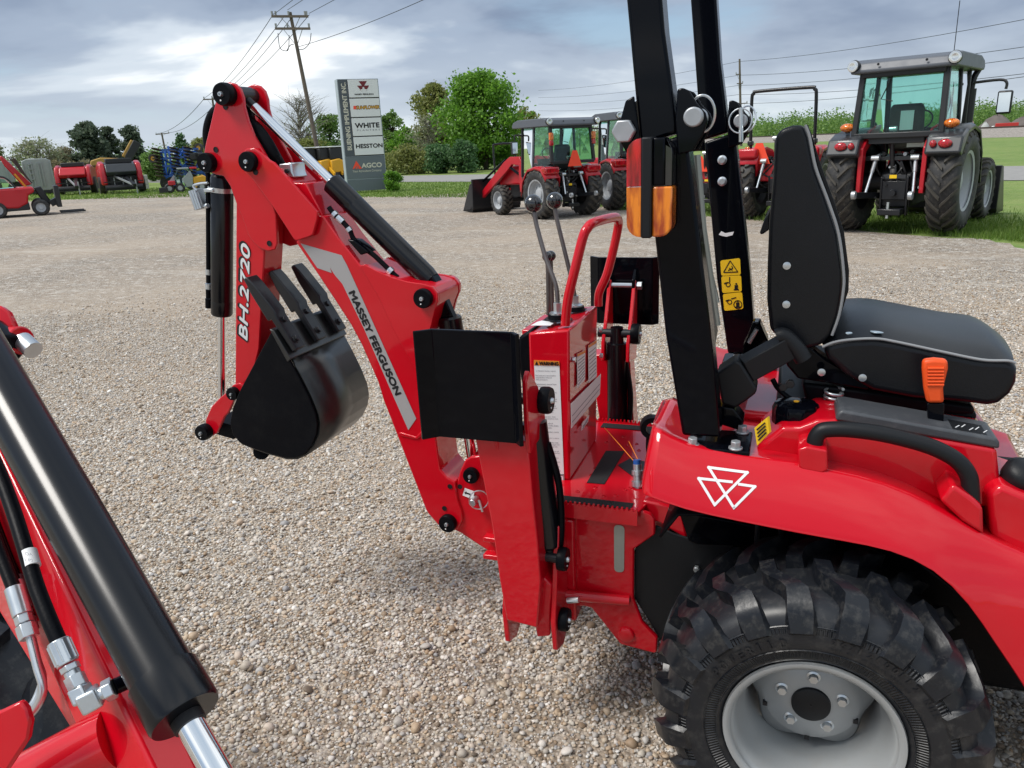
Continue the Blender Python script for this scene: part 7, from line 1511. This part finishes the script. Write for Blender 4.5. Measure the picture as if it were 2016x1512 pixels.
mb = MB(); mb.prism([V((X(57), -0.5, zb(372))), V((X(72), -0.5, zb(370))), V((X(86), -0.5, zb(400))), V((X(80), -0.5, zb(412))), V((X(66), -0.5, zb(392)))], (0, 0.6, 0)); b(mb, 'boom_head', 'cab_dark', bevel=0.03)
mb = MB(); mb.box((X(101), -0.3, zb(390)), 10*s, 1.2, 48*s); b(mb, 'fork_carriage', 'cab_dark', bevel=0.02)
for y in (-0.7, 0.1): mb = MB(); mb.bar(V((X(100), y, 0.06)), V((X(152), y, 0.06)), 0.12, 0.05); b(mb, 'fork', 'cab_dark')
mb = MB(); mb.bar(V((X(84), -0.3, zb(404))), V((X(100), -0.3, zb(398))), 0.7, 0.2); b(mb, 'tilt_link', 'cab_dark')
# grey grain trailer
t = at_view('grain_trailer', 'grey ribbed grain trailer behind the red telehandler', 'trailer', 75, 54, 0); b = lb(t); s = mpx(75, 54); sz = mpz(75, 54); X = lambda px: (px-75)*s; zb = lambda py: max(0, (385-py)*sz)
mb = MB(); mb.prism([V((X(44), 0, zb(376))), V((X(44), 0, zb(322))), V((X(55), 0, zb(318))), V((X(92), 0, zb(318))), V((X(102), 0, zb(322))), V((X(103), 0, zb(372))), V((X(90), 0, zb(378)))], (0, 5.5, 0)); b(mb, 'box', 'trailer_grey', bevel=0.04)
for px in (46, 57, 63, 76, 82, 100): mb = MB(); mb.box((X(px), -0.04, zb(348)), 2.2*s, 0.08, 52*s); b(mb, 'rib', 'trailer_grey')
for py in (328, 337, 346, 356): mb = MB(); mb.box((X(60), -0.10, zb(py)), 6*s, 0.06, 1.5*s); b(mb, 'ladder_rung', 'trailer_grey')
mb = MB(); mb.box((X(74), 0.6, zb(380)), 50*s, 1.2, 6*s); b(mb, 'axle_frame', 'cab_dark')
for px in (52, 94): mb = MB(); mb.cyl((X(px), 0.3, 0.45), (X(px), 0.9, 0.45), 0.45, n=18); b(mb, 'wheel', 'rubber_far')
t = at_view('grain_trailer', 'second grey trailer at the left picture edge, mostly hidden', 'trailer', 0, 56, 0); b = lb(t); s = mpx(0, 56)
mb = MB(); mb.box((0, 2, 1.35), 52*s, 4.5, 48*s); b(mb, 'box', 'trailer_grey', bevel=0.05)
for x in (-0.7, -0.2, 0.3, 0.8): mb = MB(); mb.box((x, -0.28, 1.35), 0.08, 0.08, 46*s); b(mb, 'rib', 'trailer_grey')
for x in (-0.6, 0.6): mb = MB(); mb.cyl((x, 0.3, 0.4), (x, 0.9, 0.4), 0.4, n=16); b(mb, 'wheel', 'rubber_far')
# two balers
def baler(label, px, dist, x0, x1, top, hoodm, yaw):
    t = at_view('baler', label, 'baler', px, dist, yaw, 'balers parked on the grass'); b = lb(t); s = mpx(px, dist); w_ = (x1-x0)*s; H = (384-top)*mpz(px, dist)
    prof = [V((-0, 0, 0.45)), V((0, 0, H*0.62)), V((0, 0.25, H*0.86)), V((0, 0.9, H*0.93)), V((0, 2.6, H*0.80)), V((0, 2.9, 0.5))]
    for sx in (-1, 1):
        mb = MB(); mb.prism([p + V((sx*w_*0.5, 0, 0)) for p in prof], (-sx*w_*0.14, 0, 0)); b(mb, 'side_panel', 'red_far', bevel=0.08, seg=3)
        mb = MB(); c = V((sx*w_*0.47, 0.9, 0.45)); mb.cyl(c - V((0.16, 0, 0)), c + V((0.16, 0, 0)), 0.45, n=18); b(mb, 'wheel', 'rubber_far')
    mb = MB(); mb.prism([V((-w_*0.36, 0.02, H*0.52)), V((-w_*0.36, -0.12, H*0.62)), V((-w_*0.36, 0.20, H*0.84)), V((-w_*0.36, 0.85, H*0.90)), V((-w_*0.36, 2.2, H*0.8)), V((-w_*0.36, 2.2, H*0.5))], (w_*0.72, 0, 0)); b(mb, 'hood', hoodm, bevel=0.05, seg=3)
    mb = MB(); mb.box((0, 0.8, H*0.93), w_*0.62, 0.7, H*0.14); b(mb, 'net_box', 'cab_dark', bevel=0.04)
    mb = MB(); mb.box((0, 0.7, H*0.34), w_*0.80, 0.9, H*0.36); b(mb, 'pickup_housing', 'cab_dark', bevel=0.04)
    for k in range(9): mb = MB(); mb.cyl((-w_*0.40 + k*w_*0.1, 0.15, H*0.16), (-w_*0.40 + k*w_*0.1, 0.1, H*0.46), 0.03, n=6); b(mb, 'rod', 'dark_steel' if k % 2 else 'zinc_dull')
    mb = MB(); mb.cyl((-w_*0.44, -0.2, 0.32), (w_*0.44, -0.2, 0.32), 0.14, n=12); b(mb, 'pickup_reel', 'cab_dark'); mb = MB(); mb.bar((-w_*0.46, -0.35, 0.62), (w_*0.46, -0.35, 0.62), 0.05, 0.05); b(mb, 'guard_bar', 'dark_steel'); mb = MB(); mb.bar((-w_*0.46, -0.35, 0.22), (w_*0.46, -0.35, 0.22), 0.05, 0.05); b(mb, 'guard_bar', 'dark_steel')
    mb = MB(); mb.bar((0.1, 0.2, 0.85), (w_*0.18, -1.7, 0.42), 0.16, 0.14); b(mb, 'drawbar', 'dark_steel'); mb = MB(); mb.bar((-w_*0.18, 0.2, 0.9), (w_*0.16, -1.5, 0.45), 0.08, 0.08); b(mb, 'drive_shaft', 'zinc_dull'); mb = MB(); mb.bar((w_*0.22, -1.5, 0.0), (w_*0.22, -1.5, 0.7), 0.06, 0.06, up=(1, 0, 0)); b(mb, 'jack_stand', 'zinc_dull')
baler('left baler with red hood standing beside the grey trailer', 139, 50, 103, 176, 324, 'red_far', -8)
baler('right baler with dark grey hood and red side panels', 236, 47, 195, 279, 318, 'grey_panel', 5)
# harvester with raised unloading tube
t = at_view('harvester', 'faded yellow harvester with raised unloading tube between and behind the balers', 'harvester', 205, 60, 0); b = lb(t); s = mpx(205, 60); sz = mpz(205, 60); X = lambda px: (px-205)*s; zb = lambda py: max(0, (378-py)*sz)
mb = MB(); mb.prism([V((X(176), 0, zb(372))), V((X(174), 0, zb(345))), V((X(180), 0, zb(326))), V((X(200), 0, zb(321))), V((X(240), 0, zb(324))), V((X(240), 0, zb(370)))], (0, 3, 0)); b(mb, 'body', 'harvest_yellow', bevel=0.06)
for py in (336, 350, 362): mb = MB(); mb.box((X(186), -0.05, zb(py)), 16*s, 0.1, 2.2*s); b(mb, 'step', 'rust_dark')
mb = MB(); mb.cyl((X(190), -0.2, 0.55), (X(190), 0.5, 0.55), 0.55, n=18); b(mb, 'wheel', 'rubber_far')
mb = MB(); mb.bar(V((X(248), 1, zb(322))), V((X(272), 1, zb(292))), 0.6, 0.32); b(mb, 'unloading_tube', 'harvest_yellow', bevel=0.04); mb = MB(); mb.bar(V((X(255), 0.8, zb(326))), V((X(280), 0.8, zb(294))), 0.5, 0.50); b(mb, 'tube_hood', 'cab_dark', bevel=0.04)
# concrete blocks
n_ = 0
for r_ in range(3):
    for c_ in range(2):
        p = gd(272 + c_*9, 52); mb = MB(); s = mpx(275, 52); mb.box(V((p.x, p.y, (5 + r_*10)*s)), 8.6*s, 0.6, 9.7*s, Matrix.Rotation(facing(275), 3, 'Z')); o = mb.build('concrete_block', 'concrete', bevel=0.02)
        tag(o, 'grey concrete block right of the balers, %s row, %s column of the stack' % (('bottom', 'middle', 'top')[r_], ('left', 'right')[c_]), 'block', 'stacked concrete blocks')
# folded blue tillage implement
t = at_view('tillage_implement', 'folded blue tillage implement with dark disc gangs left of the backhoe', 'implement', 352, 46, 0); b = lb(t); s = mpx(352, 46); sz = mpz(352, 46); X = lambda px: (px-352)*s; zb = lambda py: max(0, (378-py)*sz)
rg = random.Random(9)
for px in (322, 336, 350, 366, 380, 396):
    mb = MB(); mb.bar(V((X(px), rg.uniform(-.5, .5), zb(368))), V((X(px + rg.uniform(-5, 5)), rg.uniform(-.5, .5), zb(rg.uniform(294, 306)))), 0.12, 0.12, up=(1, 0, 0)); b(mb, 'wing_frame', 'blue')
for py in (304, 318, 332, 348):
    for y in (-0.6, 0.6): mb = MB(); mb.bar(V((X(318), y, zb(py + rg.uniform(-3, 3)))), V((X(400), y, zb(py + rg.uniform(-5, 5)))), 0.10, 0.10); b(mb, 'cross_tube', 'blue')
for k in range(12): mb = MB(); mb.bar(V((X(rg.uniform(320, 400)), rg.uniform(-.8, .8), zb(rg.uniform(340, 366)))), V((X(rg.uniform(320, 400)), rg.uniform(-.8, .8), zb(rg.uniform(296, 335)))), 0.07, 0.07); b(mb, 'brace', 'blue')
for gx in (312, 346, 374):
    for k in range(9):
        c = V((X(gx + rg.uniform(-1, 1)), -0.7, zb(300 + k*6.2))); mb = MB(); mb.lathe([(-0.01, 0), (0.0, 0.26), (0.02, 0.26), (0.01, 0)], c, (0.3, 0.2, 1), 16); b(mb, 'disc', 'rust_dark')
for px, py in ((304, 316), (395, 300)):
    c = V((X(px), -0.6, zb(py))); mb = MB(); mb.lathe([(-0.1, 0.12), (-0.1, 0.22), (0.1, 0.22), (0.1, 0.12)], c, (0.4, 1, 0), 20, closed=True); w_ = b(mb, 'gauge_tyre', 'rubber_far', smooth=40); mb = MB(); mb.cyl(c - V((0.02, 0.05, 0)), c + V((0.02, 0.05, 0)), 0.12, n=14); b(mb, 'hub', 'yellow', w_)
for px in (392, 384): mb = MB(); mb.box((X(px), -0.8, zb(316)), 0.5, 0.3, 0.4); b(mb, 'weight', 'cab_dark', bevel=0.08)
for px in (325, 372): mb = MB(); mb.cyl((X(px), -0.3, 0.42), (X(px), 0.3, 0.42), 0.42, n=18); b(mb, 'transport_wheel', 'rubber_far')
# small grey telehandler
t = at_view('compact_telehandler', 'small grey and red telehandler with yellow rear parked before the blue implement', 'telehandler', 352, 43, 0); b = lb(t); s = mpx(352, 43); sz = mpz(352, 43); X = lambda px: (px-352)*s; zb = lambda py: max(0, (381-py)*sz)
mb = MB(); mb.prism([V((X(340), 0, zb(370))), V((X(338), 0, zb(352))), V((X(346), 0, zb(337))), V((X(366), 0, zb(336))), V((X(374), 0, zb(350))), V((X(372), 0, zb(372)))], (0, 1.0, 0)); b(mb, 'cab', 'glass', bevel=0.05); 
mb = MB(); mb.prism([V((X(352), -0.03, zb(356))), V((X(371), -0.03, zb(340))), V((X(375), -0.03, zb(352))), V((X(372), -0.03, zb(370))), V((X(360), -0.03, zb(372)))], (0, 0.1, 0)); b(mb, 'cab_door', 'trailer_grey', bevel=0.03)
mb = MB(); mb.box((X(357), 0.5, zb(336)), 24*s, 1.1, 3*s); b(mb, 'cab_roof', 'trailer_grey', bevel=0.02); mb = MB(); mb.box((X(378), 0.5, zb(336)), 14*s, 0.9, 4*s); b(mb, 'roof_lamp', 'red_far', bevel=0.02)
mb = MB(); mb.prism([V((X(374), 0, zb(374))), V((X(374), 0, zb(354))), V((X(396), 0, zb(350))), V((X(404), 0, zb(356))), V((X(404), 0, zb(374)))], (0, 1.2, 0)); b(mb, 'engine_cover', 'yellow', bevel=0.05)
mb = MB(); mb.box((X(331), 0.3, zb(362)), 14*s, 1.0, 9*s); b(mb, 'front_body', 'red_far', bevel=0.03); mb = MB(); mb.bar(V((X(340), 0.2, zb(350))), V((X(318), 0.2, zb(374))), 0.2, 0.2); b(mb, 'boom', 'trailer_grey'); mb = MB(); mb.box((X(313), 0.2, zb(376)), 0.4, 1.0, 0.3); b(mb, 'attachment', 'cab_dark')
for px in (346, 325, 390): mb = MB(); c = V((X(px), -0.1, 10*s)); mb.lathe([(0, 5*s), (0, 8.5*s), (0.05, 10*s), (0.28, 10*s), (0.3, 0)], c, (0, 1, 0), 22); w_ = b(mb, 'tyre', 'rubber_far', smooth=40); mb = MB(); mb.cyl(c + V((0, 0.01, 0)), c + V((0, 0.06, 0)), 5.2*s, n=18); b(mb, 'rim', 'rim_far', w_)

# ---- grass blades along the yard's edge and round the parked tractors
rg = random.Random(11); gb = MB()
def blade(p, h, wd):
    a = rg.uniform(0, 6.283); u = V((math.cos(a), math.sin(a), 0)); l_ = V((rg.gauss(0, .35), rg.gauss(0, .35), 0))*h
    gb.v += [p - u*wd, p + u*wd, p + V((0, 0, h)) + l_]; k = len(gb.v); gb.f.append((k-3, k-2, k-1))
for _ in range(26000):
    px = rg.uniform(1080, 2060); k = (px - 1080)/980; y0 = 398 + 80*k
    py = y0 - abs(rg.gauss(0, 1))*22 + rg.uniform(-2, 5)
    if py < 300: continue
    p = G(px, py); blade(p, rg.uniform(0.03, 0.10)*(1.0 if rg.random() < 0.92 else 1.6), 0.006)
for _ in range(9000):
    px = rg.uniform(640, 960); p = G(px, rg.uniform(359, 389)); blade(p, rg.uniform(0.03, 0.09), 0.014)
for _ in range(7000):
    px = rg.uniform(-20, 460); p = G(px, rg.uniform(377, 396) - px*0.02); blade(p, rg.uniform(0.04, 0.12), 0.022)
me = bpy.data.meshes.new('grass_blades'); me.from_pydata([tuple(q) for q in gb.v], [], gb.f); gr = link('grass_blades', me, 'blade', smooth=0); tag(gr, 'short green grass along the edge of the gravel yard', 'grass', kind='stuff')
